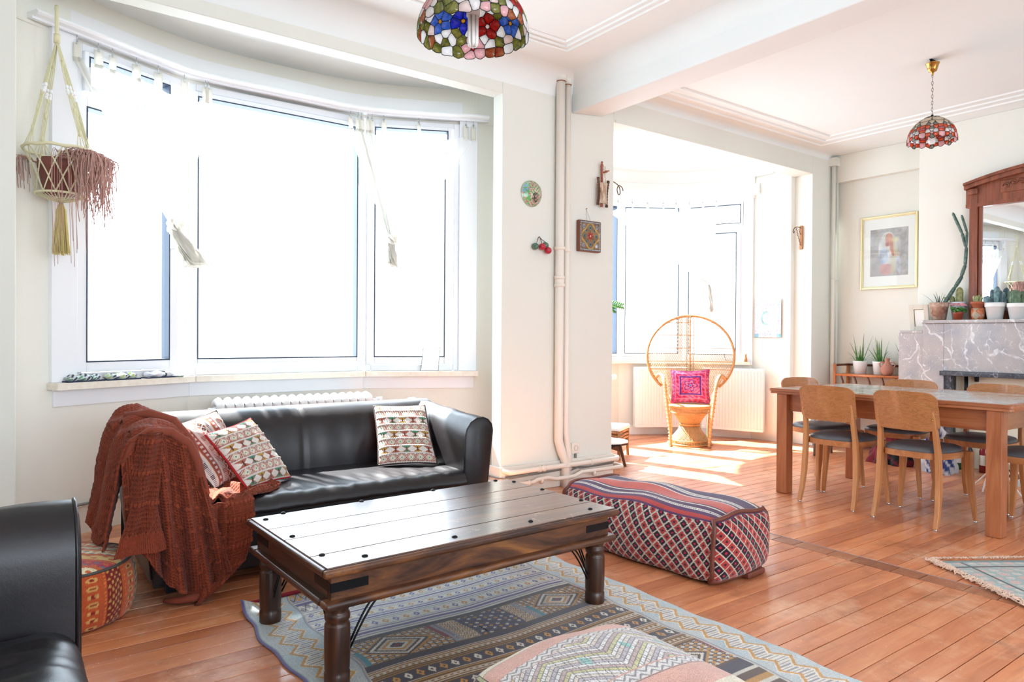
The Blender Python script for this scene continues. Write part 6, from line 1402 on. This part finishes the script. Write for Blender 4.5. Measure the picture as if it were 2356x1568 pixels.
# ------------------------------------------------------------------ hanging macrame planter
def macrame():
    c = Vector((0.245, 4.43)); t = thing('macrame_hanger', 'cream macrame plant hanger with a long tassel at the curtain board end', 'plant hanger', (c.x, c.y, 1.86))
    M_cord = mat('cotton_cord', '#e3ddb8', 0.9); bump(M_cord, noise(M_cord, coords(M_cord, (1, 1, 1)), 420, 2), 0.6, 0.003)
    R, rb = 0.172, 0.118; zr, zb, zt = 0.262, 0.03, 1.02; top = Vector((-0.02, 0.02, 0.86))
    MB().tube([(R*math.cos(a), R*math.sin(a), zr+0.003*math.sin(9*a)) for a in np.linspace(0, 2*PI, 49)[:-1]], [0.0085+0.0012*math.sin(k*2.1) for k in range(48)], 8, closed=True).build('rim_ring', M_cord, t)
    MB().tube([(rb*math.cos(a), rb*math.sin(a), zb) for a in np.linspace(0, 2*PI, 41)[:-1]], 0.006, 8, closed=True).build('lower_ring', M_cord, t)
    MB().tube([top, top+Vector((0.0, 0, 0.06)), top+Vector((0, 0.0, 0.17)), top+Vector((0.0, 0.02, 0.185)), top+Vector((0, 0.035, 0.17))], 0.010, 8).build('hanging_loop', M_cord, t)
    MB().tube([top+Vector((0, 0, -0.015)), top+Vector((0, 0, 0.03))], 0.016, 10).build('wrap_knot', M_cord, t)
    rr = random.Random(2)
    for k in range(4):
        a = k*PI/2+0.55; e = Vector((R*math.cos(a), R*math.sin(a), zr)); tang = Vector((-math.sin(a), math.cos(a), 0)); b = MB()
        for q in (-1.5, -0.5, 0.5, 1.5):
            spread = lambda s: 0.0028+0.006*math.sin(PI*min(1, s*1.0))+(0.02*(s-0.86)/0.14 if s > 0.86 else 0)
            b.tube([top.lerp(e, s)+tang*q*spread(s)+Vector((0, 0, 0.0)) for s in np.linspace(0, 1, 16)], 0.0026, 5)
        b.build('cord', M_cord, t)
        for s in (0.22, 0.52, 0.66, 0.86):
            p = top.lerp(e, s); MB().tube([p+Vector((0, 0, 0.016)), p+Vector((0, 0, -0.016))], [0.007, 0.007], 8).build('knot', M_cord, t)
        for s in (0.44, 0.475, 0.50):
            for q in (-1, 1): p = top.lerp(e, s)+tang*q*0.009; MB().lathe([(0.0, -0.011), (0.007, -0.008), (0.008, 0), (0.007, 0.008), (0.0, 0.011)], 10, Matrix.Translation(p)).build('bead', M_white, t)
    b = MB(); n = 12
    def bp(a, s): r = R+(rb-R)*s**0.8-0.012*math.sin(PI*s); return Vector((r*math.cos(a), r*math.sin(a), zr+(zb-zr)*s))
    for k in range(n):
        for d in (-1, 1):
            for off in (-0.014, 0.014): b.tube([bp(2*PI*k/n+d*s*1.5*2*PI/n+off*(1+0*s), s) for s in np.linspace(0, 1, 12)], 0.0021, 4)
    b.build('net', M_cord, t, kind='stuff')
    for k in range(n): p = bp(2*PI*(k+0.5)/n, 0.333); MB().lathe([(0.0, -0.006), (0.006, 0), (0.0, 0.006)], 8, Matrix.Translation(p*1.0)).build('bead', M_white, t)
    b = MB()
    for k in range(36): a = 2*PI*k/36; b.tube([(rb*math.cos(a), rb*math.sin(a), zb), (rb*0.55*math.cos(a), rb*0.55*math.sin(a), zb-0.025), (0.01*math.cos(a), 0.01*math.sin(a), zb-0.038)], 0.0023, 4)
    b.build('base_cords', M_cord, t, kind='stuff')
    b = MB()
    for k in range(150):
        a = rr.uniform(0, 2*PI); r = rr.uniform(0.2, 1); b.tube([(0.006*math.cos(a), 0.006*math.sin(a), -0.01), (0.022*r*math.cos(a), 0.022*r*math.sin(a), -0.05), (0.032*r*math.cos(a), 0.032*r*math.sin(a), -0.16), (0.042*r*math.cos(a), 0.042*r*math.sin(a), -0.285+rr.uniform(-0.006, 0.02))], 0.0022, 4)
    b.build('tassel', mat('tassel_cord', '#d6c684', 0.9), t, kind='stuff')
    p = thing('hanging_plant', 'dark clay pot with dry reddish trailing stems, sitting inside the macrame basket', 'potted plant', (c.x, c.y, 1.893))
    MB().lathe([(0.0, 0.0), (0.082, 0.0), (0.104, 0.13), (0.108, 0.132), (0.110, 0.178), (0.100, 0.178), (0.096, 0.16), (0.0, 0.155)], 32).build('pot', mat('dark_clay', '#7d4840', 0.7), p)
    M_dry = mat('dried_foliage', '#c79c90', 0.9); right = Vector((0.807, -0.59, 0)); fw = Vector((0.59, 0.807, 0)); b = MB()
    for k in range(260):
        s = rr.uniform(0.0, 1.0); base = right*rr.uniform(0.0, 0.10)+fw*rr.uniform(-0.11, 0.08)+Vector((0, 0, 0.17)); o = right*(0.155+0.09*s)+fw*rr.uniform(-0.14, 0.10); ln = rr.choice((0.06, 0.12, 0.2, 0.28, 0.36))*rr.uniform(0.6, 1.1)
        pts = [base, (base+o)/2+Vector((0, 0, 0.10+0.04*rr.random())), Vector((o.x, o.y, 0.20)), Vector((o.x, o.y, 0.20))+Vector((rr.uniform(-.02, .02), rr.uniform(-.02, .02), -ln*0.5)), Vector((o.x, o.y, 0.20))+Vector((rr.uniform(-.03, .03), rr.uniform(-.03, .03), -ln))]
        b.tube(spline(pts, 10), [0.0016+0.0012*rr.random()]*10, 3)
    for k in range(26):
        o = -right*(0.19+0.03*rr.random())+fw*rr.uniform(-0.04, 0.03); base = -right*0.08+Vector((0, 0, 0.17)); ln = rr.uniform(0.06, 0.2)
        b.tube(spline([base, (base+o)/2+Vector((0, 0, 0.09)), o+Vector((0, 0, 0.20)), o+Vector((0.01*rr.random(), 0, 0.20-ln))], 9), 0.0017, 3)
    for k in range(14):
        o = right*rr.uniform(0.02, 0.13)+fw*rr.uniform(-0.13, -0.06); ln = rr.uniform(0.3, 0.5); b.tube(spline([Vector((0, 0, 0.17)), o+Vector((0, 0, 0.22)), o*1.5+Vector((0, 0, 0.1)), o*1.55+Vector((0.02*rr.random(), 0, 0.1-ln))], 10), 0.0015, 3)
    b.build('dry_foliage', M_dry, p, kind='stuff')
macrame()

# ------------------------------------------------------------------ peacock chair in the far bay
def peacock():
    t = thing('peacock_chair', 'round backed wicker peacock chair in front of the far bay radiators', 'chair', (5.97, 4.90, 0), math.radians(-50))
    M_cane = wood('pale_cane', [(0.3, '#b98a58'), (0.7, '#d3ac78')], 2, 2.0, 0.5, 4, 0.1); M_caned = wood('golden_cane', [(0.3, '#a06c38'), (0.7, '#c48f54')], 2, 2.0, 0.45, 4, 0.1)
    cz, rx, rz_ = 0.945, 0.465, 0.445
    def back(x, z): return Vector((x, 0.19+0.10*(z-0.43)-0.55*x*x*(0.6 if z > 0.72 else 0.6), z))
    ang = np.linspace(-PI/2+0.72, 1.5*PI-0.72, 60)
    rim = [back(rx*math.cos(a), cz+rz_*math.sin(a)) for a in ang]
    low = [(0.30, 0.62), (0.245, 0.54), (0.215, 0.44)]
    MB().tube(rim, 0.014, 8).build('back_rim', M_caned, t)
    MB().tube([p*1.0+Vector((0, 0.018, 0.0)) for p in rim], 0.009, 6).build('outer_rim', M_cane, t)
    def wid(z):
        if z > cz-rz_*math.sin(PI/2-0.72): return rx*math.sqrt(max(0, 1-((z-cz)/rz_)**2))
        return np.interp(z, [0.43, 0.52, 0.61], [0.20, 0.225, 0.30])
    MB().tube([back(0, z)+Vector((0, -0.008, 0)) for z in np.linspace(0.60, 1.385, 30)], [0.007+0.0025*(k % 2) for k in range(30)], 8).build('spine', M_caned, t)
    for x in (-0.035, 0.035): MB().tube([back(x, z) for z in np.linspace(0.75, 1.38, 16)], 0.004, 6).build('rib', M_caned, t)
    for z in (1.315, 1.175, 1.03, 0.885, 0.80): w = wid(z)*0.99; MB().tube([back(x, z-0.0) for x in np.linspace(-w, w, 20)], 0.0045, 6).build('cross_rib', M_caned, t)
    b = MB(); step = 0.024
    def inside(x, z): return 0.44 < z < 1.385 and abs(x) < wid(z)
    for sgn in (-1, 1):
        for k in range(-60, 110):
            run = []
            for z in np.arange(0.44, 1.39, 0.02):
                x = sgn*(z-0.9)*0.58+(k-22)*step
                if inside(x, z): run.append(back(x, z)+Vector((0, 0.002*sgn, 0)))
                elif run:
                    if len(run) > 1: b.tube(run, 0.0024, 3)
                    run = []
            if len(run) > 1: b.tube(run, 0.0024, 3)
    for z in np.arange(0.45, 0.86, 0.011): w = wid(z)*0.99; b.tube([back(x, z) for x in np.linspace(-w, w, 12)], 0.0026, 3)
    b.build('weave', M_cane, t, kind='stuff')
    # arms and front posts
    for s in (-1, 1):
        arm = spline([back(s*0.37, 0.70)+Vector((0, 0.0, 0)), (s*0.325, 0.02, 0.745), (s*0.29, -0.10, 0.73), (s*0.262, -0.175, 0.64), (s*0.235, -0.20, 0.42), (s*0.205, -0.215, 0.18), (s*0.195, -0.23, 0.0)], 26)
        MB().tube(arm, [0.019 if i < 14 else 0.015 for i in range(26)], 8).build('arm', M_cane, t)
        b = MB()
        for k in range(46): p = spline(arm, 47)[k]; q = spline(arm, 47)[k+1]; 
        hel = []
        for k in range(240): s_ = k/239*25; i = min(int(s_), 24); p = arm[i].lerp(arm[i+1], s_-i); a = k*0.9; hel.append(p+Vector((math.cos(a)*0.021, math.sin(a)*0.021, 0)))
        MB().tube(hel, 0.003, 4).build('arm_binding', M_caned, t)
        rear = spline([(s*0.215, 0.17, 0.44), (s*0.20, 0.20, 0.2), (s*0.20, 0.22, 0.0)], 8); MB().tube(rear, 0.013, 8).build('rear_post', M_cane, t)
        b = MB()   # open woven side under the arm
        for k in range(18):
            f = k/17; a0 = Vector(arm[int(2+f*14)]); b.tube([a0, Vector((s*0.205, 0.17-0.34*f, 0.44))], 0.0024, 4)
        for j in range(1, 6):
            b.tube([Vector(arm[int(2+f*14)]).lerp(Vector((s*0.205, 0.17-0.34*f, 0.44)), j/6) for f in np.linspace(0, 1, 10)], 0.0024, 4)
        b.build('side_weave', M_cane, t, kind='stuff')
    # seat
    MB().lathe([(0.0, 0.43), (0.19, 0.43), (0.212, 0.425), (0.215, 0.41), (0.205, 0.395), (0.0, 0.40)], 40).build('seat', M_cane, t)
    MB().tube([(0.215*math.cos(a), 0.215*math.sin(a), 0.415) for a in np.linspace(0, 2*PI, 41)[:-1]], 0.011, 8, closed=True).build('seat_rim', M_caned, t)
    # hourglass base
    MB().lathe([(0.20, 0.40), (0.185, 0.36), (0.13, 0.28), (0.085, 0.21), (0.12, 0.13), (0.175, 0.06), (0.19, 0.02)], 40, caps=False).build('base_lining', M_cane, t)
    b = MB()
    for k in range(84):
        a = 2*PI*k/84
        for d in (-0.5, 0.5): b.tube([(0.206*math.cos(a+d), 0.206*math.sin(a+d), 0.40), (0.165*math.cos(a+d*0.72), 0.165*math.sin(a+d*0.72), 0.32), (0.095*math.cos(a), 0.095*math.sin(a), 0.215)], 0.0032, 4)
        b.tube([(0.095*math.cos(a), 0.095*math.sin(a), 0.215), (0.125*math.cos(a), 0.125*math.sin(a), 0.15), (0.205*math.cos(a), 0.205*math.sin(a), 0.055), (0.225*math.cos(a), 0.225*math.sin(a), 0.012)], 0.0035, 4)
    b.build('base_weave', M_cane, t, kind='stuff')
    for r, z, w in ((0.200, 0.345, 0.005), (0.100, 0.215, 0.014), (0.222, 0.055, 0.007), (0.228, 0.012, 0.012)):
        MB().tube([(r*math.cos(a), r*math.sin(a), z) for a in np.linspace(0, 2*PI, 41)[:-1]], w, 8, closed=True).build('base_ring', M_caned, t)
peacock()
def P3(u, v, z): # point of the peacock chair frame in the room
    a = math.radians(-50); return (5.97+u*math.cos(a)-v*math.sin(a), 4.90+u*math.sin(a)+v*math.cos(a), z)
cushion('bright pink embroidered cushion with blue motifs on the wicker chair', [P3(-0.20, 0.02, 0.435), P3(0.215, 0.02, 0.435), P3(0.205, 0.15, 0.80), P3(-0.205, 0.15, 0.785)], 0.05, pat_mandala, 110, backing=mat('pink_backing', '#a02850', 0.9), edge=mat('pink_edge', '#b03060', 0.9), pinch=0.09)

# ------------------------------------------------------------------ small stools beside the pier
M_bam = wood('bamboo_pole', [(0.3, '#8a5a34'), (0.7, '#b98554')], 2, 2, 0.4, 5, 0.1); M_dkw = wood('dark_stained_wood', [(0.3, '#3f2417'), (0.7, '#6a4028')], 2, 1, 0.4, 8, 0.1)
t = thing('side_table', 'low ten sided white topped side table on dark splayed legs, half hidden by the pier', 'table', (4.37, 4.52, 0))
ten = [(0.195*math.cos(2*PI*k/10+0.2), 0.195*math.sin(2*PI*k/10+0.2)) for k in range(10)]
MB().prism(ten, 0.212, 0.222).build('top', M_white, t); MB().prism([(x*1.005, y*1.005) for x, y in ten], 0.196, 0.2115).build('top_edge', M_black, t)
for k in range(3):
    a = 2*PI*k/3-0.9; c, s = math.cos(a), math.sin(a); n_ = (-s, c)
    v = [(c*r+n_[0]*w, s*r+n_[1]*w, z) for r, z in ((0.10, 0.197), (0.155, 0.0)) for w in (-0.02, 0.02)]+[(c*(r+0.028)+n_[0]*w, s*(r+0.028)+n_[1]*w, z) for r, z in ((0.10, 0.197), (0.150, 0.0)) for w in (-0.02, 0.02)]
    MB().add(v, [(0, 1, 3, 2), (4, 6, 7, 5), (0, 2, 6, 4), (1, 5, 7, 3), (2, 3, 7, 6), (0, 4, 5, 1)]).build('leg', M_dkw, t)
    a2 = a+2*PI/3; MB().add([(c*0.12, s*0.12, 0.195), (math.cos(a2)*0.12, math.sin(a2)*0.12, 0.195), (math.cos(a2)*0.13, math.sin(a2)*0.13, 0.12), (math.cos(a+PI/3)*0.085, math.sin(a+PI/3)*0.085, 0.16), (c*0.13, s*0.13, 0.12)], [(0, 1, 2, 3, 4)]).build('apron', M_dkw, t, thick=0.01)
t = thing('bamboo_stool', 'bamboo stool with a white cushioned seat behind the ten sided side table', 'stool', (4.72, 4.86, 0), 0.5)
MB().box(-0.17, -0.17, 0.262, 0.17, 0.17, 0.305).build('cushion_pad', M_white, t, bevel=0.018, seg=4)
for z in (0.25, 0.215, 0.185):
    for s in (-1, 1): MB().tube([(-0.16, s*0.15, z), (0.16, s*0.15, z)], 0.012, 8).build('rail', M_bam, t); MB().tube([(s*0.15, -0.16, z), (s*0.15, 0.16, z)], 0.012, 8).build('rail', M_bam, t)
for sx in (-1, 1):
    for sy in (-1, 1):
        MB().tube([(sx*0.15, sy*0.15, 0.26), (sx*0.15, sy*0.15, 0.0)], 0.015, 10).build('leg', M_bam, t)
        MB().tube([(sx*0.15, sy*0.145, 0.08), (sx*0.14, sy*0.13, 0.14), (sx*0.10, sy*0.145, 0.178), (sx*0.05, sy*0.15, 0.185)], 0.006, 6).build('brace', M_dkw, t)
t = thing('white_dish_stand', 'small round white topped stand just showing past the pier edge', 'stand', (4.62, 5.18, 0))
MB().lathe([(0.0, 0.315), (0.10, 0.315), (0.16, 0.33), (0.16, 0.342), (0.0, 0.345)], 28).build('top', M_white, t); MB().lathe([(0.10, 0), (0.09, 0.02), (0.02, 0.04), (0.018, 0.315)], 20).build('base', M_dkw, t)

# ------------------------------------------------------------------ ornaments on the pier
t = thing('painted_glass_dish', 'round painted glass dish in greens and pinks hung on the pier left of the pipes', 'wall ornament', (3.169, 4.10, 2.215))
A_, B_ = np.meshgrid(np.linspace(0, 2*PI, 97)[:-1], np.linspace(0.001, 1, 40), indexing='ij'); R_ = 0.098*B_*(1+0.02*np.sin(3*A_)); X = np.stack([R_*np.cos(A_), -0.032*np.cos(B_*PI/2)-0.004, R_*np.sin(A_)], -1)
C = np.zeros(A_.shape+(3,))+LC('#cfd2bd'); xx, zz = X[..., 0]*90, X[..., 2]*90; q = np.sin(xx*1.3+np.sin(zz)*1.5)*np.sin(zz*1.5+np.sin(xx)*1.2)
C[q > 0.35] = LC('#86b070'); C[(q < -0.45)] = LC('#d98f8a'); C[(np.sin(xx*2.1)*np.sin(zz*2.3) > 0.75)] = LC('#4f5f5a'); C[(X[..., 0] < -0.03) & (q > -0.1)] = LC('#6fc274'); C[(X[..., 0] < -0.045) & (X[..., 2] > 0.0) & (q < 0)] = LC('#8fc4e0'); C[(np.hypot(X[..., 0]-0.02, X[..., 2]+0.03) < 0.035) & (q > -0.2)] = LC('#3f4a44'); C[B_ > 0.93] = LC('#b9c0a8'); C[(np.sin(xx*3.3+1)*np.sin(zz*3.1) > 0.8)] = LC('#e0c86a')
colour_grid('bowl', X, C, attr_mat('painted_glass', 0.15, 60, 0.05, 0.0, 0.6), t, closed_u=True)
t = thing('glass_fruit_cluster', 'four red and green glass balls hung on the pier below the dish', 'wall ornament', (3.26, 4.075, 1.83))
for x, z, m, y in ((-0.068, -0.008, 'g', 0), (-0.010, -0.008, 'r', -0.012), (0.03, 0.006, 'g', 0.004), (0.045, -0.032, 'r', -0.012)):
    mm = mat('green_glass_ball', '#4f6f5a', 0.15) if m == 'g' else mat('red_glass_ball', '#b02438', 0.15); b = MB(); b.lathe([(0.0, -0.026)]+[(0.027*math.cos(a), 0.026*math.sin(a)) for a in np.linspace(-1.3, 1.3, 10)]+[(0.0, 0.026)], 20, Matrix.Translation((x, y, z))); b.build('ball', mm, t)
MB().tube(spline([(-0.055, 0, 0.02), (-0.03, 0.01, 0.062), (-0.015, 0.012, 0.065), (-0.008, 0.0, 0.02)], 10), 0.0025, 5).tube(spline([(-0.02, 0.01, 0.065), (0.0, 0.01, 0.05), (0.03, 0, 0.03)], 8), 0.0025, 5).build('wire_stem', mat('dark_wire', '#5a2a24', 0.5), t)
t = thing('painted_plaque', 'square painted wooden plaque with a red flower medallion, hanging from a nail on the pier', 'wall ornament', (3.73, 4.10, 1.943))
MB().box(-0.115, -0.042, -0.122, 0.115, -0.004, 0.122).build('block', mat('plaque_wood', '#7d4a34', 0.6), t, bevel=0.006)
U, V = np.meshgrid(np.linspace(-1, 1, 130), np.linspace(-1, 1, 130), indexing='ij'); r = np.hypot(U, V); th = np.arctan2(V, U); q = np.maximum(abs(U), abs(V)); C = np.zeros(U.shape+(3,))+LC('#96775a')
C[(np.abs(r-0.55) < 0.13) & (np.cos(8*th) > 0)] = LC('#6f8a86'); C[(np.abs(r-0.55) < 0.06) & (np.cos(8*th) > 0.4)] = LC('#3f5a68'); C[(np.abs(r-0.75-0.1*np.cos(4*th)) < 0.06)] = LC('#c9a860'); C[r < 0.22+0.09*np.cos(8*th)] = LC('#b23a34'); C[r < 0.07] = LC('#e0c9b0')
C[(q > 0.86) & (q < 0.97)] = LC('#4a5568'); C[(q > 0.89) & (q < 0.94) & (np.sin(U*60)*np.sin(V*60) > -0.1)] = LC('#dfe2e0'); C[(np.hypot(np.abs(U)-0.62, np.abs(V)-0.62) < 0.14)] = LC('#8fa9b8'); C[(np.hypot(np.abs(U)-0.62, np.abs(V)-0.62) < 0.05)] = LC('#b9503c'); C[(np.hypot(U-0.55, V+0.66) < 0.10)] = LC('#d6e2f0')
colour_grid('painted_face', np.stack([U*0.111, np.full_like(U, -0.0428), V*0.118], -1), C, attr_mat('plaque_paint', 0.4, 80, 0.1, 0.0), t)
MB().tube([(-0.015, -0.012, 0.122), (-0.012, -0.004, 0.218), (0.03, -0.012, 0.122)], 0.001, 4).tube([(-0.012, 0, 0.218), (-0.012, -0.014, 0.222)], 0.003, 6).build('hanging_string', M_brass, t)
t = thing('miniature_loom', 'carved red wood and hide wall ornament like a small loom, hung high on the pier', 'wall ornament', (3.86, 4.07, 2.36))
M_red = wood('red_lacquered_wood', [(0.3, '#7d3320'), (0.7, '#b05a3a')], 2, 2, 0.35, 6, 0.1, coat=0.3); Mx = Matrix.Translation((0.002, 0, 0))
MB().lathe([(0.0, 0.197), (0.008, 0.192), (0.009, 0.184), (0.005, 0.178), (0.012, 0.168), (0.014, 0.15), (0.010, 0.142), (0.013, 0.13), (0.010, 0.12), (0.0105, 0.02), (0.0105, -0.17)], 14).build('staff', M_red, t)
MB().tube([(0.01, -0.005, 0.105), (0.035, -0.01, 0.115), (0.07, -0.012, 0.128)], [0.006, 0.010, 0.004], 8).build('peg', M_red, t)
MB().tube(spline([(0.024, -0.012, 0.155), (0.022, -0.012, 0.08), (0.034, -0.012, 0.03), (0.028, -0.012, -0.04)], 12), 0.0022, 5).build('wire_loop', M_brass, t)
for s, x0, x1, z0, z1 in ((-1, -0.052, -0.058, 0.06, -0.165), (1, 0.058, 0.045, 0.045, -0.175)):
    b = MB(); n_ = 9
    for k in range(n_):
        f = k/n_; xa = x0+(x1-x0)*f+0.012*math.sin(PI*f)*(-s); za = z0+(z1-z0)*f; b.box(xa-0.009, -0.02, za+(z1-z0)/n_*0.86, xa+0.009, -0.006, za)
    b.build('carved_side', M_dkw, t)
X = np.array([[[x*(1-0.25*math.sin(PI*v)), -0.018-0.006*math.cos(x*30), 0.02-0.165*v] for v in np.linspace(0, 1, 16)] for x in np.linspace(-0.044, 0.044, 12)]); mh = mat('stretched_hide', '#cdb9a2', 0.7); LK(mh, ramp(mh, noise(mh, coords(mh, (40, 40, 8)), 1.5, 4), [(0.35, '#9a7a5c'), (0.6, '#dccdb8')]), P(mh).inputs['Base Color']); MB().grid(X).build('hide', mh, t, thick=0.004)

# wall brackets in the far opening
def bracket(label, loc, d):
    t = thing('wall_bracket', label, 'bracket', loc); m = wood('bracket_wood_%d' % (d > 0), [(0.3, '#8f5528'), (0.7, '#bd8248')], 2, 2, 0.4, 6, 0.1)
    MB().box(-0.006 if d > 0 else -0.012, -0.018, -0.13, 0.012 if d > 0 else 0.006, 0.018, 0.125).build('backplate', m, t, bevel=0.006)
    M_ir = bpy.data.materials.get('bronze_iron') or mat('bronze_iron', '#6b4a2a', 0.4, 0.7)
    MB().tube(spline([(d*0.01, 0, 0.10), (d*0.07, 0, 0.105), (d*0.13, 0, 0.09), (d*0.16, 0, 0.05), (d*0.145, 0, 0.035), (d*0.135, 0, 0.055)], 18), 0.0045, 6).build('hook', M_ir, t)
    MB().tube([(d*(0.01+0.09*f)+0.004*math.sin(f*40), 0.004*math.cos(f*40), -0.10+0.19*f) for f in np.linspace(0, 1, 40)], 0.0035, 5).build('twisted_stay', M_ir, t)
    MB().tube(spline([(d*0.012, 0, 0.03), (d*0.04, 0, 0.06), (d*0.05, 0, 0.085)], 8), 0.003, 5).build('scroll', M_ir, t)
bracket('small wooden wall bracket with a curled iron hook on the reveal by the poster', (6.962, 4.22, 2.24), -1)
t = thing('wall_hook', 'curled bronze wire hook poking out past the right edge of the pier', 'hook', (4.03, 4.20, 2.42))
MB().tube(spline([(0, 0, 0.03), (0.08, 0, 0.03), (0.15, 0.0, 0.0), (0.165, 0, -0.055), (0.145, 0, -0.07), (0.13, 0, -0.03), (0.16, 0.01, 0.01), (0.20, 0.01, -0.005), (0.21, 0.01, -0.03)], 40), 0.004, 6).build('wire', bpy.data.materials['bronze_iron'], t)
MB().box(-0.006, -0.02, -0.06, 0.004, 0.02, 0.06).build('backplate', M_dkw, t, bevel=0.003)
t = thing('poster', 'faint white poster with pastel floral corners on the wall right of the far bay window', 'poster', (6.897, 4.575, 1.37), math.radians(0))
U, V = np.meshgrid(np.linspace(0, 1, 80), np.linspace(0, 1, 110), indexing='ij'); C = np.zeros(U.shape+(3,))+LC('#f6f7f8'); q = np.sin(U*31+np.sin(V*17)*2)*np.sin(V*37+np.sin(U*23)*2); edge = np.maximum(np.abs(U-0.5), np.abs(V-0.5))
C[(q > 0.45) & (edge > 0.33)] = LC('#e9c8dc'); C[(q < -0.6) & (edge > 0.36)] = LC('#b4d3ea'); C[(np.abs(np.hypot((U-0.45)*0.9, V-0.5)-0.16) < 0.03) & (U < 0.5)] = LC('#9fcfc4'); C[(q > 0.6) & (np.hypot(U-0.4, V-0.6) < 0.2)] = LC('#b9c6e6'); C[(V < 0.1) & (np.abs(U-0.5) > 0.34)] = LC('#8fc3d6')
colour_grid('sheet', np.stack([np.zeros_like(U)-0.006, 0.165-0.33*U, -0.215+0.43*V], -1), C, attr_mat('poster_paper', 0.5, 50, 0.02, 0.0), t, thick=0.001)

# things on the window sills
def pinned_bundle(label, loc, rz, c1, c2, seed):
    t = thing('folded_pouch', label, 'pouch', loc, rz); nu, nv = 60, 40; U, V = np.meshgrid(np.linspace(0, 2*PI, nu+1)[:-1], np.linspace(-1, 1, nv), indexing='ij'); k = (1-np.abs(V)**4)**0.5
    X = np.stack([V*0.10, 0.038*np.cos(U)*k*(1+0.15*np.sin(V*6+seed)), 0.020+0.020*np.sin(U)*k*(1+0.3*np.sin(V*9+seed))], -1); C = np.zeros(U.shape+(3,))+LC('#e6ebf0'); q = np.sin(V*14+U*2)*np.sin(U*3+V*5+seed); C[q > 0.3] = LC(c1); C[q < -0.4] = LC(c2); C[np.abs(V-0.3) < 0.05] = LC('#1f2a3a')
    colour_grid('cloth', X, C, M_kilimf, t, closed_u=True); MB().box(-0.10, -0.042, -0.0005, 0.105, 0.03, 0.006).build('base_flap', mat('navy_cloth_%d' % seed, '#1c2440', 0.8), t, bevel=0.002)
pinned_bundle('patterned rolled pouch with a navy base at the left end of the near sill', (0.36, 4.63, SZ+0.001), 0.45, '#5f9a70', '#26303f', 1)
pinned_bundle('second patterned rolled pouch, right of the first on the near sill', (0.56, 4.72, SZ+0.001), 0.45, '#b9d07a', '#2a2f4a', 2)
pinned_bundle('pale washed out rolled pouch, third along the near sill', (0.78, 4.82, SZ+0.001), 0.45, '#d9dcee', '#e6d9dc', 3)
t = thing('green_leaf_scrap', 'small dark green scrap lying at the edge of the near sill', 'leaf', (0.90, 4.835, SZ+0.001), 0.4); MB().box(-0.03, -0.012, 0, 0.03, 0.012, 0.006).build('scrap', M_dkgrn, t, bevel=0.003)
t = thing('standing_frame', 'thin dark edged clear picture frame leaning on the right part of the near sill', 'picture frame', (2.66, 4.715, SZ+0.001), math.radians(-25.7)); b = MB(); ring(b, -0.068, 0, 0.068, 0.188, 0.003, -0.002, 0.002); sh = Matrix(((1, 0, 0.10, 0), (0, 1, 0.22, 0), (0, 0, 0.98, 0), (0, 0, 0, 1)))
b.v = [tuple(sh@Vector(p)) for p in b.v]; b.build('frame', M_gask, t); b = MB().box(-0.065, -0.001, 0.003, 0.065, 0.001, 0.185); b.v = [tuple(sh@Vector(p)) for p in b.v]; b.build('card', mat('white_card', '#fbfcfd', 0.4), t)
t = thing('sill_figurine', 'tiny wooden figurine at the right end of the far sill', 'figurine', (6.81, 4.80, SZ+0.001)); MB().lathe([(0.0, 0), (0.020, 0.0), (0.018, 0.03), (0.012, 0.05), (0.009, 0.065), (0.012, 0.075), (0.008, 0.09), (0.0, 0.092)], 16).build('body', M_oak, t)
t = thing('wire_easel', 'bent dark wire stand at the right end of the far sill beside the figurine', 'stand', (6.72, 4.99, SZ+0.001)); MB().tube(spline([(-0.03, 0.02, 0.11), (-0.02, 0.01, 0.05), (0.0, 0, 0.006), (0.06, -0.07, 0.006)], 16), 0.003, 5).build('wire', M_black, t)
t = thing('potted_fern', 'leafy green sprig of a plant on the far sill, showing past the pier edge', 'potted plant', (4.40, 5.05, SZ+0.001)); pot(t, 0.07, 0.12, M_terra); rr = random.Random(8)
for br in (((0, 0, 0.12), (0.25, 0.0, 0.52), (0.45, -0.05, 0.60), (0.60, -0.08, 0.585)), ((0, 0, 0.12), (0.2, -0.03, 0.50), (0.38, -0.08, 0.565), (0.47, -0.10, 0.545)), ((0, 0, 0.12), (0.05, 0.0, 0.6), (0.16, 0.0, 0.93), (0.22, 0.0, 1.0))):
    pts = spline(br, 20); MB().tube(pts, 0.003, 5).build('stem', M_leaf, t)
    for k in range(6, 20):
        for s in (-1, 1): b = MB(); p = pts[k]; d = (pts[k]-pts[k-1]).normalized(); q = p+d*0.022+Vector((0, 0, s*0.034)); b.add([tuple(p), tuple(p.lerp(q, 0.5)+d*0.012+Vector((0.0, -0.008, 0))), tuple(q), tuple(p.lerp(q, 0.5)-d*0.010+Vector((0, 0.008, 0)))], [(0, 1, 2, 3)], True); b.build('leaf', M_leaf, t, thick=0.001)
